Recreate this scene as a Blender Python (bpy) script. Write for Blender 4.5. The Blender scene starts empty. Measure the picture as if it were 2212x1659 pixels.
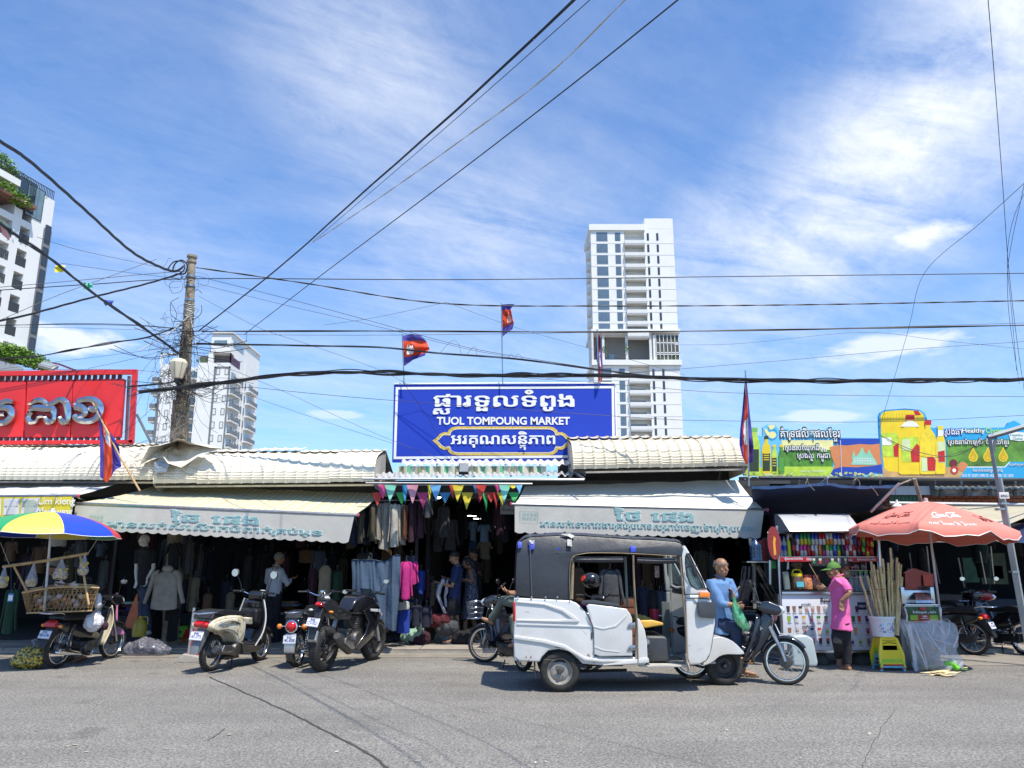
import bpy,bmesh,math,random
from mathutils import Vector,Matrix,noise
V3=Vector;rnd=random.uniform;cos_=math.cos;sin_=math.sin;PI=math.pi;nse=noise.noise
R=math.radians
C=bpy.context.scene.collection
random.seed(7)
scene=bpy.context.scene
FPX=1688.0;PITCH=R(12.98);CAMZ=1.5
cam_d=bpy.data.cameras.new('camera');cam=bpy.data.objects.new('camera',cam_d);C.objects.link(cam)
cam_d.sensor_width=36;cam_d.lens=36*FPX/2212;cam_d.clip_end=3000;cam_d.clip_start=.05
cam.location=(0,0,CAMZ);cam.rotation_euler=(PI/2+PITCH,0,0)
scene.camera=cam
SUN=V3((.27,-.40,1)).normalized()
world=bpy.data.worlds.new('World');scene.world=world;world.use_nodes=True
def build_world():
 nt=world.node_tree;N=nt.nodes;L=nt.links;N.clear()
 out=N.new('ShaderNodeOutputWorld');bg=N.new('ShaderNodeBackground');bg.inputs[1].default_value=.094
 sky=N.new('ShaderNodeTexSky');sky.sky_type='NISHITA';sky.sun_disc=False
 sky.sun_elevation=math.asin(SUN.z);sky.sun_rotation=math.atan2(SUN.x,SUN.y)
 sky.air_density=1.0;sky.dust_density=.6;sky.ozone_density=2.2
 tc=N.new('ShaderNodeTexCoord')
 def math_(op,a,b=None,c=None):
  n=N.new('ShaderNodeMath');n.operation=op
  for i,v in enumerate((a,b,c)):
   if v is None:continue
   if isinstance(v,(int,float)):n.inputs[i].default_value=v
   else:L.new(v,n.inputs[i])
  return n.outputs[0]
 sx=N.new('ShaderNodeSeparateXYZ');L.new(tc.outputs['Generated'],sx.inputs[0])
 X,Y,Z=sx.outputs
 zc=math_('ADD',math_('MAXIMUM',Z,0.0),.10)
 u=math_('DIVIDE',X,zc);v=math_('DIVIDE',Y,zc)
 def tex(ax,ay,ang,scale,detail,rough,dist=0.0,off=0.0):
  cb=N.new('ShaderNodeCombineXYZ');L.new(u,cb.inputs[0]);L.new(v,cb.inputs[1]);cb.inputs[2].default_value=off
  mp=N.new('ShaderNodeMapping');mp.inputs['Rotation'].default_value=(0,0,R(ang));L.new(cb.outputs[0],mp.inputs[0])
  mp2=N.new('ShaderNodeMapping');mp2.inputs['Scale'].default_value=(ax,ay,1);L.new(mp.outputs[0],mp2.inputs[0])
  n=N.new('ShaderNodeTexNoise');n.inputs['Scale'].default_value=scale;n.inputs['Detail'].default_value=detail
  n.inputs['Roughness'].default_value=rough;n.inputs['Distortion'].default_value=dist
  L.new(mp2.outputs[0],n.inputs['Vector']);return n.outputs['Fac']
 def blob(px,py,rx,ry,ang=0):
  a0=math.atan2(px-1106,FPX);e0=math.atan2(829.5-py,math.hypot(px-1106,FPX))+PITCH
  az=math_('ARCTAN2',X,Y);el=math_('ARCSINE',Z)
  dx=math_('SUBTRACT',az,a0);dy=math_('SUBTRACT',el,e0)
  ca,sa=cos_(R(ang)),sin_(R(ang))
  p=math_('DIVIDE',math_('ADD',math_('MULTIPLY',dx,ca),math_('MULTIPLY',dy,sa)),rx/FPX)
  q=math_('DIVIDE',math_('SUBTRACT',math_('MULTIPLY',dy,ca),math_('MULTIPLY',dx,sa)),ry/FPX)
  r2=math_('ADD',math_('MULTIPLY',p,p),math_('MULTIPLY',q,q))
  return math_('POWER',2.718,math_('MULTIPLY',r2,-1.0))
 def mx(a,b):return math_('MAXIMUM',a,b)
 n1=tex(1.0,.30,62,3.6,9,.66,.6)
 n2=tex(1,.6,30,13.0,6,.7,.35,3.0)
 n3=tex(1.0,.55,45,.8,4,.5,.5,9.0)
 cov=mx(mx(math_('MULTIPLY',blob(2080,320,680,200,34),1.25),math_('MULTIPLY',blob(760,130,360,260,-38),.80)),math_('MULTIPLY',blob(1020,520,420,230,10),.66))
 cov=mx(cov,math_('MULTIPLY',blob(1650,520,520,150,26),.8))
 cov=mx(cov,math_('MULTIPLY',blob(1300,830,1500,190,0),.45))
 cov=mx(cov,math_('MULTIPLY',blob(250,620,420,190,5),.42))
 cov=mx(cov,math_('MULTIPLY',n3,.34))
 tx=math_('ADD',math_('MULTIPLY',n1,.75),math_('MULTIPLY',n2,.27))
 tx=math_('MULTIPLY',math_('SUBTRACT',tx,.33),3.3)
 den=math_('MULTIPLY',cov,math_('ADD',math_('MULTIPLY',math_('MINIMUM',mx(tx,0.0),1.25),.86),.10))
 n4=tex(1,1,0,2.6,8,.62,.2,5.0)
 def puff(px,py,rx,ry,k):
  b=math_('ADD',blob(px,py,rx,ry),math_('MULTIPLY',math_('SUBTRACT',n4,.5),1.6))
  return math_('MULTIPLY',math_('MINIMUM',mx(math_('MULTIPLY',math_('SUBTRACT',b,.42),3.2),0.0),1.0),k)
 cum=mx(mx(puff(2050,560,125,50,.95),puff(1960,795,170,36,.75)),mx(puff(120,790,150,38,.85),puff(1800,930,120,20,.6)))
 cum=mx(cum,puff(720,905,80,14,.5))
 low=math_('MULTIPLY',math_('SUBTRACT',1.0,math_('MINIMUM',math_('MULTIPLY',mx(Z,0.0),2.3),1.0)),.12)
 fac=math_('MINIMUM',math_('ADD',mx(math_('MULTIPLY',den,.92),cum),low),.97)
 tint=N.new('ShaderNodeMix');tint.data_type='RGBA';tint.blend_type='MULTIPLY';tint.inputs[0].default_value=1
 L.new(sky.outputs[0],tint.inputs[6]);tint.inputs[7].default_value=SKYTINT
 mix=N.new('ShaderNodeMix');mix.data_type='RGBA'
 L.new(fac,mix.inputs[0]);L.new(tint.outputs[2],mix.inputs[6]);mix.inputs[7].default_value=CLOUD
 L.new(mix.outputs[2],bg.inputs[0]);L.new(bg.outputs[0],out.inputs[0])
SKYTINT=(.74,1.17,1.60,1);CLOUD=(6.9,7.3,8.0,1)
build_world()
sl=bpy.data.lights.new('sun','SUN');sl.energy=4.1;sl.angle=R(.53);sl.color=(1,.925,.80)
sun=bpy.data.objects.new('sun',sl);C.objects.link(sun);sun.rotation_euler=SUN.to_track_quat('Z','Y').to_euler()
vs=scene.view_settings;scene.display_settings.display_device='sRGB'
vs.view_transform='Standard';vs.look='None';vs.gamma=1;vs.use_curve_mapping=False;vs.exposure=.64
scene.cycles.max_bounces=6;scene.cycles.transparent_max_bounces=12;scene.cycles.caustics_reflective=False;scene.cycles.caustics_refractive=False
def ray(px,py):
 up=829.5-py;c,s=cos_(PITCH),sin_(PITCH)
 return V3((px-1106,FPX*c-up*s,FPX*s+up*c))
def W(px,py,Y):
 d=ray(px,py);return V3((0,0,CAMZ))+d*(Y/d.y)
def G(px,py,z=0.0):
 d=ray(px,py);return V3((0,0,CAMZ))+d*((z-CAMZ)/d.z)
VIEW={'Z1':(0,945,.3256),'Z2':(378,945,.3256),'Z3':(756,945,.293),'Z4':(1080,1107,.3174),'Z5':(1566,1080,.2604),'Z6':(1836,999,.293),'T1':(0,297,.4233),'T2':(297,540,.2767),'T3':(1253,453.6,.3058),'T4':(810,637,.2605),'T5':(1566,783,.292),'T6':(1080,918,.2686),'T7':(0,783,.2278),'U4':(0,1080,.1302),'R3':(1458,1188,.1791)}
def V(v,x,y):
 a=VIEW[v];return(a[0]+x*a[2],a[1]+y*a[2])
def Q(v,x,y,Y):return W(*V(v,x,y),Y)
def on_plane(px,py,p0,n):
 d=ray(px,py);o=V3((0,0,CAMZ));return o+d*((p0-o).dot(n)/d.dot(n))
MATS={}
def M(name,col=(.5,.5,.5),rough=.6,metal=0.0,var=.12,scale=6.0,bump=0.0,bscale=None,dirt=0.0,dcol=(.12,.10,.08),alpha=1.0,emit=0.0,trans=0.0,coat=0.0,sub=0.0):
 if name in MATS:return MATS[name]
 m=bpy.data.materials.new(name);m.use_nodes=True;nt=m.node_tree;N=nt.nodes;L=nt.links
 b=N['Principled BSDF'];b.inputs['Roughness'].default_value=rough;b.inputs['Metallic'].default_value=metal
 col=tuple(col)+(1,)
 tc=N.new('ShaderNodeTexCoord')
 src=None
 if var>0:
  n=N.new('ShaderNodeTexNoise');n.inputs['Scale'].default_value=scale;n.inputs['Detail'].default_value=6;n.inputs['Roughness'].default_value=.65
  L.new(tc.outputs['Object'],n.inputs['Vector'])
  mr=N.new('ShaderNodeMapRange');mr.inputs[1].default_value=.3;mr.inputs[2].default_value=.7;mr.inputs[3].default_value=1-var;mr.inputs[4].default_value=1+var*.6
  L.new(n.outputs['Fac'],mr.inputs[0])
  mx=N.new('ShaderNodeMix');mx.data_type='RGBA';mx.blend_type='MULTIPLY';mx.inputs[0].default_value=1;mx.inputs[6].default_value=col
  L.new(mr.outputs[0],mx.inputs[7]);src=mx.outputs[2]
 if dirt>0:
  n=N.new('ShaderNodeTexNoise');n.inputs['Scale'].default_value=scale*.55;n.inputs['Detail'].default_value=9;n.inputs['Roughness'].default_value=.75
  L.new(tc.outputs['Object'],n.inputs['Vector'])
  mr=N.new('ShaderNodeMapRange');mr.inputs[1].default_value=.5;mr.inputs[2].default_value=.72;mr.inputs[3].default_value=0;mr.inputs[4].default_value=dirt
  L.new(n.outputs['Fac'],mr.inputs[0])
  mx=N.new('ShaderNodeMix');mx.data_type='RGBA';L.new(mr.outputs[0],mx.inputs[0])
  if src:L.new(src,mx.inputs[6])
  else:mx.inputs[6].default_value=col
  mx.inputs[7].default_value=tuple(dcol)+(1,);src=mx.outputs[2]
 if src:L.new(src,b.inputs['Base Color'])
 else:b.inputs['Base Color'].default_value=col
 if bump>0:
  n=N.new('ShaderNodeTexNoise');n.inputs['Scale'].default_value=bscale or scale*4;n.inputs['Detail'].default_value=5
  L.new(tc.outputs['Object'],n.inputs['Vector'])
  bp=N.new('ShaderNodeBump');bp.inputs['Strength'].default_value=bump;bp.inputs['Distance'].default_value=.02
  L.new(n.outputs['Fac'],bp.inputs['Height']);L.new(bp.outputs[0],b.inputs['Normal'])
 if alpha<1:b.inputs['Alpha'].default_value=alpha
 if trans:b.inputs['Transmission Weight'].default_value=trans
 if coat:b.inputs['Coat Weight'].default_value=coat;b.inputs['Coat Roughness'].default_value=.08
 if emit:b.inputs['Emission Color'].default_value=col;b.inputs['Emission Strength'].default_value=emit
 MATS[name]=m;return m
def PM(name,fn,rough=.6,metal=0.0):
 """material whose colour fn(nodes, links, texcoord) builds; fn returns a colour socket"""
 if name in MATS:return MATS[name]
 m=bpy.data.materials.new(name);m.use_nodes=True;nt=m.node_tree
 b=nt.nodes['Principled BSDF'];b.inputs['Roughness'].default_value=rough;b.inputs['Metallic'].default_value=metal
 tc=nt.nodes.new('ShaderNodeTexCoord');nt.links.new(fn(nt.nodes,nt.links,tc,b),b.inputs['Base Color'])
 MATS[name]=m;return m
def cloth(name,col=None,rough=.9,var=.22,scale=9):return M('cloth_'+name,col or(.1,.1,.1),rough,0,var,scale,bump=.5,bscale=14)
RUB=M('rubber',(.022,.021,.02),.8,0,.3,20,dirt=.5,dcol=(.12,.105,.09))
CHR=M('chrome',(.75,.75,.76),.16,1,.1,12)
STL=M('steel',(.45,.45,.45),.35,1,.2,8)
GALV=M('galvanised',(.42,.44,.46),.5,.6,.2,5,dirt=.3)
BLK=M('black_plastic',(.018,.018,.02),.42,0,.2,10,dirt=.25,dcol=(.09,.08,.07))
GLB=M('gloss_black',(.012,.012,.015),.16,0,.1,6,coat=.8)
BLM=M('engine_metal',(.13,.125,.12),.5,.8,.35,12,dirt=.5,dcol=(.06,.05,.04))
WHP=M('white_paint',(.68,.68,.66),.35,0,.05,3,dirt=.10,dcol=(.42,.36,.28),coat=.3)
REDL=M('red_lens',(.55,.012,.015),.12,0,.1,20,coat=.5)
ORGL=M('orange_lens',(.85,.22,.02),.15,0,.1,20,coat=.5)
CLRL=M('clear_lens',(.72,.74,.76),.08,.3,.2,30,coat=1)
BAMB=M('bamboo',(.52,.34,.16),.6,0,.35,7)
SKIN=M('skin',(.36,.185,.105),.55,0,.12,9);SKIND=M('skin_dark',(.30,.155,.088),.5,0,.12,9)
HAIR=M('black_hair',(.012,.010,.009),.5,0,.3,30,bump=.6,bscale=60)
def obj(name,me,mat=None,parent=None,smooth=None):
 o=bpy.data.objects.new(name,me);C.objects.link(o)
 if mat is not None and not me.materials:
  for m in(mat if isinstance(mat,(list,tuple))else[mat]):me.materials.append(m)
 if parent is not None:o.parent=parent
 return o
class MB:
 def __init__(s):s.v=[];s.f=[];s.mi=[];s.cur=0
 def raw(s,vs,fs,m=None):
  b=len(s.v);s.v+=[V3(v)for v in vs];s.f+=[tuple(i+b for i in f)for f in fs];s.mi+=[s.cur if m is None else m]*len(fs);return b
 def box(s,x0,x1,y0,y1,z0,z1,T=None):
  vs=[V3((x,y,z))for x in(x0,x1)for y in(y0,y1)for z in(z0,z1)]
  if T:vs=[T@v for v in vs]
  s.raw(vs,[(0,1,3,2),(4,6,7,5),(0,4,5,1),(2,3,7,6),(0,2,6,4),(1,5,7,3)]);return s
 def cbox(s,c,sz,rot=None):
  T=Matrix.Translation(c)@(rot.to_matrix().to_4x4()if rot else Matrix())
  return s.box(-sz[0]/2,sz[0]/2,-sz[1]/2,sz[1]/2,-sz[2]/2,sz[2]/2,T)
 def tube(s,pts,r,n=8,cap=True,closed=False,flat=1.0,up=None):
  pts=[V3(p)for p in pts];k=len(pts)
  rs=list(r)if isinstance(r,(list,tuple))else[r]*k
  prev=None;rings=[]
  for i in range(k):
   a=pts[(i-1)%k]if(closed or i>0)else pts[i];b=pts[(i+1)%k]if(closed or i<k-1)else pts[i]
   t=(b-a);t=t.normalized()if t.length>1e-9 else V3((0,0,1))
   if prev is None:
    ref=V3(up)if up else(V3((0,0,1))if abs(t.z)<.9 else V3((1,0,0)))
    u=ref.cross(t).normalized()
   else:u=(prev-t*prev.dot(t)).normalized()
   prev=u;w=t.cross(u)
   rr=rs[i];rings.append([pts[i]+u*(cos_(2*PI*j/n)*rr)+w*(sin_(2*PI*j/n)*rr*flat)for j in range(n)])
  s.loft(rings,cap and not closed,closed);return s
 def loft(s,rings,cap=True,closed=False):
  n=len(rings[0]);b=len(s.v);k=len(rings);fs=[]
  for i in range(k if closed else k-1):
   i2=(i+1)%k
   for j in range(n):fs.append((i*n+j,i*n+(j+1)%n,i2*n+(j+1)%n,i2*n+j))
  if cap:fs.append(tuple(range(n-1,-1,-1)));fs.append(tuple((k-1)*n+j for j in range(n)))
  s.raw([p for r_ in rings for p in r_],fs);return s
 def grid(s,rows):
  n=len(rows[0]);fs=[]
  for i in range(len(rows)-1):
   for j in range(n-1):fs.append((i*n+j,i*n+j+1,(i+1)*n+j+1,(i+1)*n+j))
  s.raw([p for r_ in rows for p in r_],fs);return s
 def ell(s,c,r,n=12,m=8,T=None):
  c=V3(c);rings=[]
  for i in range(1,m):
   a=PI*i/m
   rings.append([V3((r[0]*sin_(a)*cos_(2*PI*j/n),r[1]*sin_(a)*sin_(2*PI*j/n),-r[2]*cos_(a)))for j in range(n)])
  if T:rings=[[T@p for p in q]for q in rings]
  s.loft([[p+c for p in q]for q in rings]);return s
 def lathe(s,c,prof,n=20,axis='z',cap=False):
  c=V3(c);rings=[]
  for(r,h)in prof:
   q=[]
   for j in range(n):
    a=2*PI*j/n;x,y=r*cos_(a),r*sin_(a)
    q.append(c+(V3((x,y,h))if axis=='z' else V3((x,h,y))if axis=='y' else V3((h,x,y))))
   rings.append(q)
  s.loft(rings,cap);return s
 def prism(s,poly,d,frame=None):
  """poly: list of (a,b) -> x,z ; extruded along y over d=(y0,y1)"""
  n=len(poly)
  vs=[V3((p[0],d[0],p[1]))for p in poly]+[V3((p[0],d[1],p[1]))for p in poly]
  if frame:vs=[frame@v for v in vs]
  s.raw(vs,[tuple(range(n)),tuple(range(2*n-1,n-1,-1))]+[(i,i+n,(i+1)%n+n,(i+1)%n)for i in range(n)]);return s
 def mesh(s,name,smooth=40,bevel=0,seg=2,fix=True,warp=None):
  vs=s.v
  me=bpy.data.meshes.new(name);me.from_pydata([tuple(v)for v in vs],[],s.f)
  if any(s.mi):
   me.polygons.foreach_set('material_index',s.mi)
  if fix or bevel:
   bm=bmesh.new();bm.from_mesh(me)
   if bevel:
    bmesh.ops.remove_doubles(bm,verts=bm.verts,dist=1e-5)
    bmesh.ops.recalc_face_normals(bm,faces=bm.faces)
    es=[e for e in bm.edges if len(e.link_faces)==2 and e.calc_face_angle()>R(30)]
    bmesh.ops.bevel(bm,geom=es,offset=bevel,segments=seg,affect='EDGES',profile=.6,clamp_overlap=True)
   bmesh.ops.recalc_face_normals(bm,faces=bm.faces)
   if warp:
    for v in bm.verts:v.co=warp(v.co)
   bm.to_mesh(me);bm.free()
  if smooth:
   me.polygons.foreach_set('use_smooth',[True]*len(me.polygons))
   me.set_sharp_from_angle(angle=R(smooth))
  me.update();return me
 def build(s,name,mat,parent=None,**k):
  return obj(name,s.mesh(name,**k),mat,parent)
def T(loc=(0,0,0),rz=0,rx=0,ry=0,s=1):
 return Matrix.Translation(loc)@Matrix.Rotation(rz,4,'Z')@Matrix.Rotation(ry,4,'Y')@Matrix.Rotation(rx,4,'X')@Matrix.Scale(s,4)
LABELS=set()
def tag(o,label,cat,group=None,kind=None):
 o['label']=label
 if cat:o['category']=cat
 if group:o['group']=group
 if kind:o['kind']=kind
 return o
def thing(name,label,cat,loc=(0,0,0),rz=0,group=None,rx=0,ry=0):
 o=bpy.data.objects.new(name,None);C.objects.link(o);o.empty_display_size=.1
 o.location=loc;o.rotation_euler=(rx,ry,rz);return tag(o,label,cat,group)
def struct(o):o['kind']='structure';return o
def copy_tree(o,parent=None,loc=None,rz=None,label=None,sc=None):
 c=o.copy();C.objects.link(c)
 if parent is not None:c.parent=parent
 if loc is not None:c.location=loc
 if rz is not None:c.rotation_euler[2]=rz
 if label:c['label']=label
 if sc:c.scale=sc
 for ch in list(o.children):copy_tree(ch,c)
 return c
def part(name,me,parent,loc=(0,0,0),rot=(0,0,0),mat=None,sc=None):
 o=obj(name,me,mat,parent);o.location=loc;o.rotation_euler=rot
 if sc:o.scale=sc
 return o
def lerp(a,b,t):return a+(b-a)*t
def vl(a,b,t):return V3(a).lerp(V3(b),t)
def sag(a,b,d,n=24):
 a,b=V3(a),V3(b);return[a.lerp(b,i/n)-V3((0,0,d*4*(i/n)*(1-i/n)))for i in range(n+1)]
def spline(pts,n=6):
 pts=[V3(p)for p in pts];out=[]
 for i in range(len(pts)-1):
  p0=pts[max(i-1,0)];p1=pts[i];p2=pts[i+1];p3=pts[min(i+2,len(pts)-1)]
  for k in range(n):
   t=k/n;out.append(.5*((2*p1)+(-p0+p2)*t+(2*p0-5*p1+4*p2-p3)*t*t+(-p0+3*p1-3*p2+p3)*t**3))
 out.append(pts[-1]);return out
def sp2(pts,n=5,closed=False):
 if closed:pts=list(pts)+[pts[0]]
 q=spline([(p[0],p[1],0)for p in pts],n);q=[(v.x,v.y)for v in q]
 return q[:-1]if closed else q
TMP=bpy.data.scenes.new('scratch')
def bake(o):
 TMP.collection.objects.link(o);vl_=TMP.view_layers[0];vl_.update();dg=vl_.depsgraph;dg.update()
 me=bpy.data.meshes.new_from_object(o.evaluated_get(dg));bpy.data.objects.remove(o);return me
_GC={}
def _stroke(paths,w=.075):
 vs,fs=[],[]
 for n_,pa in enumerate(paths):
  for i in range(len(pa)-1):
   a,b=V3(pa[i]+(0,)),V3(pa[i+1]+(0,));d=(b-a).normalized();n=V3((-d.y,d.x,0))*w/2;k=len(vs);a=a-d*w*.3;b=b+d*w*.3
   vs+=[q+V3((0,0,.0004*(i+n_*9)))for q in(a+n,a-n,b-n,b+n)];fs.append((k,k+1,k+2,k+3))
 return vs,fs
def _glyph(ch,off):
 k=(ch,off)
 if ch=='ម':return _stroke([[(.05,.55),(.14,.55),(.14,.24),(.07,.13),(.13,.04),(.22,.10),(.30,.22),(.46,.30)],[(.46,.56),(.46,.03),(.30,.22)]])
 if k not in _GC:
  c=bpy.data.curves.new('g','FONT');c.body=ch;c.offset=off;c.resolution_u=3;c.fill_mode='FRONT' if False else 'BOTH'
  o=bpy.data.objects.new('g',c);me=bake(o)
  vs_=[v.co.copy()for v in me.vertices];fs_=[tuple(p.vertices)for p in me.polygons]
  if ord(ch[0])>0x1700 and fs_:
   par=list(range(len(vs_)))
   def fd(i):
    while par[i]!=i:par[i]=par[par[i]];i=par[i]
    return i
   for f in fs_:
    for i in f[1:]:par[fd(i)]=fd(f[0])
   roots=sorted({fd(i)for i in range(len(vs_))})
   for i,v in enumerate(vs_):v.z=.0004*roots.index(fd(i))
  _GC[k]=(vs_,fs_)
  bpy.data.meshes.remove(me);bpy.data.curves.remove(c)
 return _GC[k]
def _mark(ch,off):
 return _glyph(ch,off)
def khmer(txt,off=.01):
 vs=[];fs=[];x=0.0
 def put(g,dx,dy,sx=1,sy=1):
  b=len(vs);vs.extend([V3((p.x*sx+dx,p.y*sy+dy,p.z))for p in g[0]]);fs.extend([tuple(i+b for i in f)for f in g[1]])
 i=0;n=len(txt)
 iscons=lambda c:0x1780<=ord(c)<=0x17B3
 while i<n:
  c=txt[i]
  if not iscons(c):
   if c==' ':x+=.35
   elif ord(c)in(0x17d6,):
    g=_glyph(c,off);put(g,x,0);x+=.5
   else:
    g=_glyph(c,off)
    if g[0]:w=max(p.x for p in g[0]);put(g,x,0);x+=w+.06
   i+=1;continue
  subs=[];vow=[];j=i+1
  while j<n:
   if txt[j]=='្' and j+1<n:subs.append(txt[j+1]);j+=2
   elif 0x17B4<=ord(txt[j])<=0x17D3:vow.append(txt[j]);j+=1
   else:break
  vow=[q for v in vow for q in(('េ','ី','ា')if v in 'ៀឿ' else(v,))]
  pre=any(v in 'េែៃោៅើ' for v in vow)
  if pre:
   pc='ៃ' if 'ៃ' in vow else 'ែ' if 'ែ' in vow else 'េ'
   g=_mark(pc,off);mx0=min(p.x for p in g[0]);w=max(p.x for p in g[0])-mx0
   put(g,x-mx0+.03,0);x+=w+.08
  if 'រ' in subs:
   g=_glyph('រ',off);put(g,x-.02,-.27,.8,1.15);x+=.15
  g=_glyph(c,off);gx=max(p.x for p in g[0]);gm=min(p.x for p in g[0]);put(g,x,0);mid=x+(gx+gm)/2
  for sb in subs:
   if sb=='រ':continue
   h=_glyph(sb,off);hw=max(p.x for p in h[0])+min(p.x for p in h[0]);put(h,mid-hw*.33,-.42,.66,.52)
  x+=gx+.06
  for v in vow:
   if v in 'ាោៅ':
    g=_mark('ា',off)
    if g[0]:m0=min(p.x for p in g[0]);put(g,x-m0-.02,0);x+=max(p.x for p in g[0])-m0+.05
    if v=='ៅ':g=_mark('់',off);put(g,x-.5,.02)
   elif v in 'េែៃ':continue
   else:
    g=_mark('ី' if v=='ើ' else v,off)
    if g[0]:
     dy=-.32 if(v in 'ុូួ' and subs and subs!=['រ'])else 0
     gm2=(max(p.x for p in g[0])+min(p.x for p in g[0]))/2;put(g,mid-gm2,dy)
  i=j
 return vs,fs
def lettering(txt,width,height,mat,parent,M4,name='lettering',off=.012,depth=0.0,kh=None,label=None):
 """text fitted in width x height, lying in local x/z facing -y, centred on M4"""
 kh=kh if kh is not None else any(0x1780<=ord(c)<=0x17ff for c in txt)
 if kh:
  v0,f0=khmer(txt,0.0);d=off;vs=[];fs=[];n0=len(v0)
  for k,(dx,dy)in enumerate([(0,0)]+([(-d,0),(d,0),(-d*.5,d*.6),(d*.5,-d*.6),(d*.5,d*.6),(-d*.5,-d*.6)]if d>.004 else[])):
   vs+=[V3((p.x+dx,p.y+dy,p.z+k*.0013))for p in v0];fs+=[tuple(i+n0*k for i in f)for f in f0]
 else:vs,fs=_glyph(txt,off)
 if not vs:return None
 x0=min(v.x for v in vs);x1=max(v.x for v in vs);y0=min(v.y for v in vs);y1=max(v.y for v in vs)
 sx=width/(x1-x0);sy=height/(y1-y0)
 pts=[M4@V3(((v.x-(x0+x1)/2)*sx,-v.z if kh else 0,(v.y-(y0+y1)/2)*sy))for v in vs]
 mb=MB();mb.raw(pts,fs)
 me=mb.mesh(name,smooth=0,fix=False)
 if depth:
  bm=bmesh.new();bm.from_mesh(me);bmesh.ops.remove_doubles(bm,verts=bm.verts,dist=1e-5)
  r_=bmesh.ops.extrude_face_region(bm,geom=bm.faces[:])
  dv=(M4.to_3x3()@V3((0,-depth,0)))
  bmesh.ops.translate(bm,verts=[g for g in r_['geom']if isinstance(g,bmesh.types.BMVert)],vec=dv)
  bmesh.ops.recalc_face_normals(bm,faces=bm.faces);bm.to_mesh(me);bm.free()
 o=obj(name,me,mat,parent)
 return o
def facing(p,rz=0,rx=0):return Matrix.Translation(p)@Matrix.Rotation(rz,4,'Z')@Matrix.Rotation(rx,4,'X')
def flat(name,pts,mat,parent,off=(0,0,0)):
 mb=MB();mb.raw([V3(p)+V3(off)for p in pts],[tuple(range(len(pts)))]);return mb.build(name,mat,parent,smooth=0)
def asphalt(N,L,tc,b):
 def nz(scale,det,ro,typ='ShaderNodeTexNoise'):
  n=N.new(typ);n.inputs['Scale'].default_value=scale
  if typ=='ShaderNodeTexNoise':n.inputs['Detail'].default_value=det;n.inputs['Roughness'].default_value=ro
  L.new(tc.outputs['Object'],n.inputs['Vector']);return n
 a=nz(42,4,.85);bq=nz(.55,6,.6);c=nz(70,2,.6,'ShaderNodeTexVoronoi')
 r1=N.new('ShaderNodeValToRGB');e=r1.color_ramp;e.elements[0].position=.40;e.elements[0].color=(.088,.081,.072,1);e.elements[1].position=.60;e.elements[1].color=(.30,.285,.26,1)
 L.new(a.outputs['Fac'],r1.inputs[0])
 r2=N.new('ShaderNodeMapRange');r2.inputs[1].default_value=.32;r2.inputs[2].default_value=.68;r2.inputs[3].default_value=.82;r2.inputs[4].default_value=1.12
 L.new(bq.outputs['Fac'],r2.inputs[0])
 m1=N.new('ShaderNodeMix');m1.data_type='RGBA';m1.blend_type='MULTIPLY';m1.inputs[0].default_value=1
 L.new(r1.outputs[0],m1.inputs[6]);L.new(r2.outputs[0],m1.inputs[7])
 st_=nz(1.7,7,.62);mp=N.new('ShaderNodeMapping');mp.inputs['Scale'].default_value=(.14,1,1);L.new(tc.outputs['Object'],mp.inputs[0]);L.new(mp.outputs[0],st_.inputs['Vector'])
 rs=N.new('ShaderNodeMapRange');rs.inputs[1].default_value=.36;rs.inputs[2].default_value=.62;rs.inputs[3].default_value=.90;rs.inputs[4].default_value=1.06;L.new(st_.outputs['Fac'],rs.inputs[0])
 oi=nz(1.1,3,.5);ro=N.new('ShaderNodeMapRange');ro.inputs[1].default_value=.64;ro.inputs[2].default_value=.72;ro.inputs[3].default_value=1;ro.inputs[4].default_value=.68;L.new(oi.outputs['Fac'],ro.inputs[0])
 for sck in(rs.outputs[0],ro.outputs[0]):
  mm=N.new('ShaderNodeMix');mm.data_type='RGBA';mm.blend_type='MULTIPLY';mm.inputs[0].default_value=1;L.new(m1.outputs[2],mm.inputs[6]);L.new(sck,mm.inputs[7]);m1=mm
 r3=N.new('ShaderNodeValToRGB');r3.color_ramp.elements[0].color=(.45,.45,.45,1);r3.color_ramp.elements[1].position=.8;r3.color_ramp.elements[1].color=(1.35,1.35,1.33,1)
 L.new(c.outputs['Color'],r3.inputs[0])
 m2=N.new('ShaderNodeMix');m2.data_type='RGBA';m2.blend_type='MULTIPLY';m2.inputs[0].default_value=.8
 L.new(m1.outputs[2],m2.inputs[6]);L.new(r3.outputs[0],m2.inputs[7])
 bp=N.new('ShaderNodeBump');bp.inputs['Strength'].default_value=.6;bp.inputs['Distance'].default_value=.006
 L.new(a.outputs['Fac'],bp.inputs['Height']);L.new(bp.outputs[0],b.inputs['Normal'])
 return m2.outputs[2]
ASPH=PM('asphalt',asphalt,.85)
def sheet(name,x0,x1,y0,y1,z,mat,kind='structure',parent=None):
 o=MB().raw([(x0,y0,z),(x1,y0,z),(x1,y1,z),(x0,y1,z)],[(0,1,2,3)])
 mb=MB();mb.raw([(x0,y0,z),(x1,y0,z),(x1,y1,z),(x0,y1,z)],[(0,1,2,3)])
 o=mb.build(name,mat,parent,smooth=0)
 if kind:o['kind']=kind
 return o
EARTH=M('dry_earth',(.26,.23,.19),.95,0,.3,.6,bump=.4,bscale=9)
CONC=M('concrete',(.36,.33,.29),.9,0,.25,2.2,bump=.5,bscale=30,dirt=.5,dcol=(.16,.14,.12))
sheet('ground',-700,700,-30,1200,-.02,EARTH)
road=sheet('road',-60,60,-12,14.2,0,ASPH)
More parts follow.
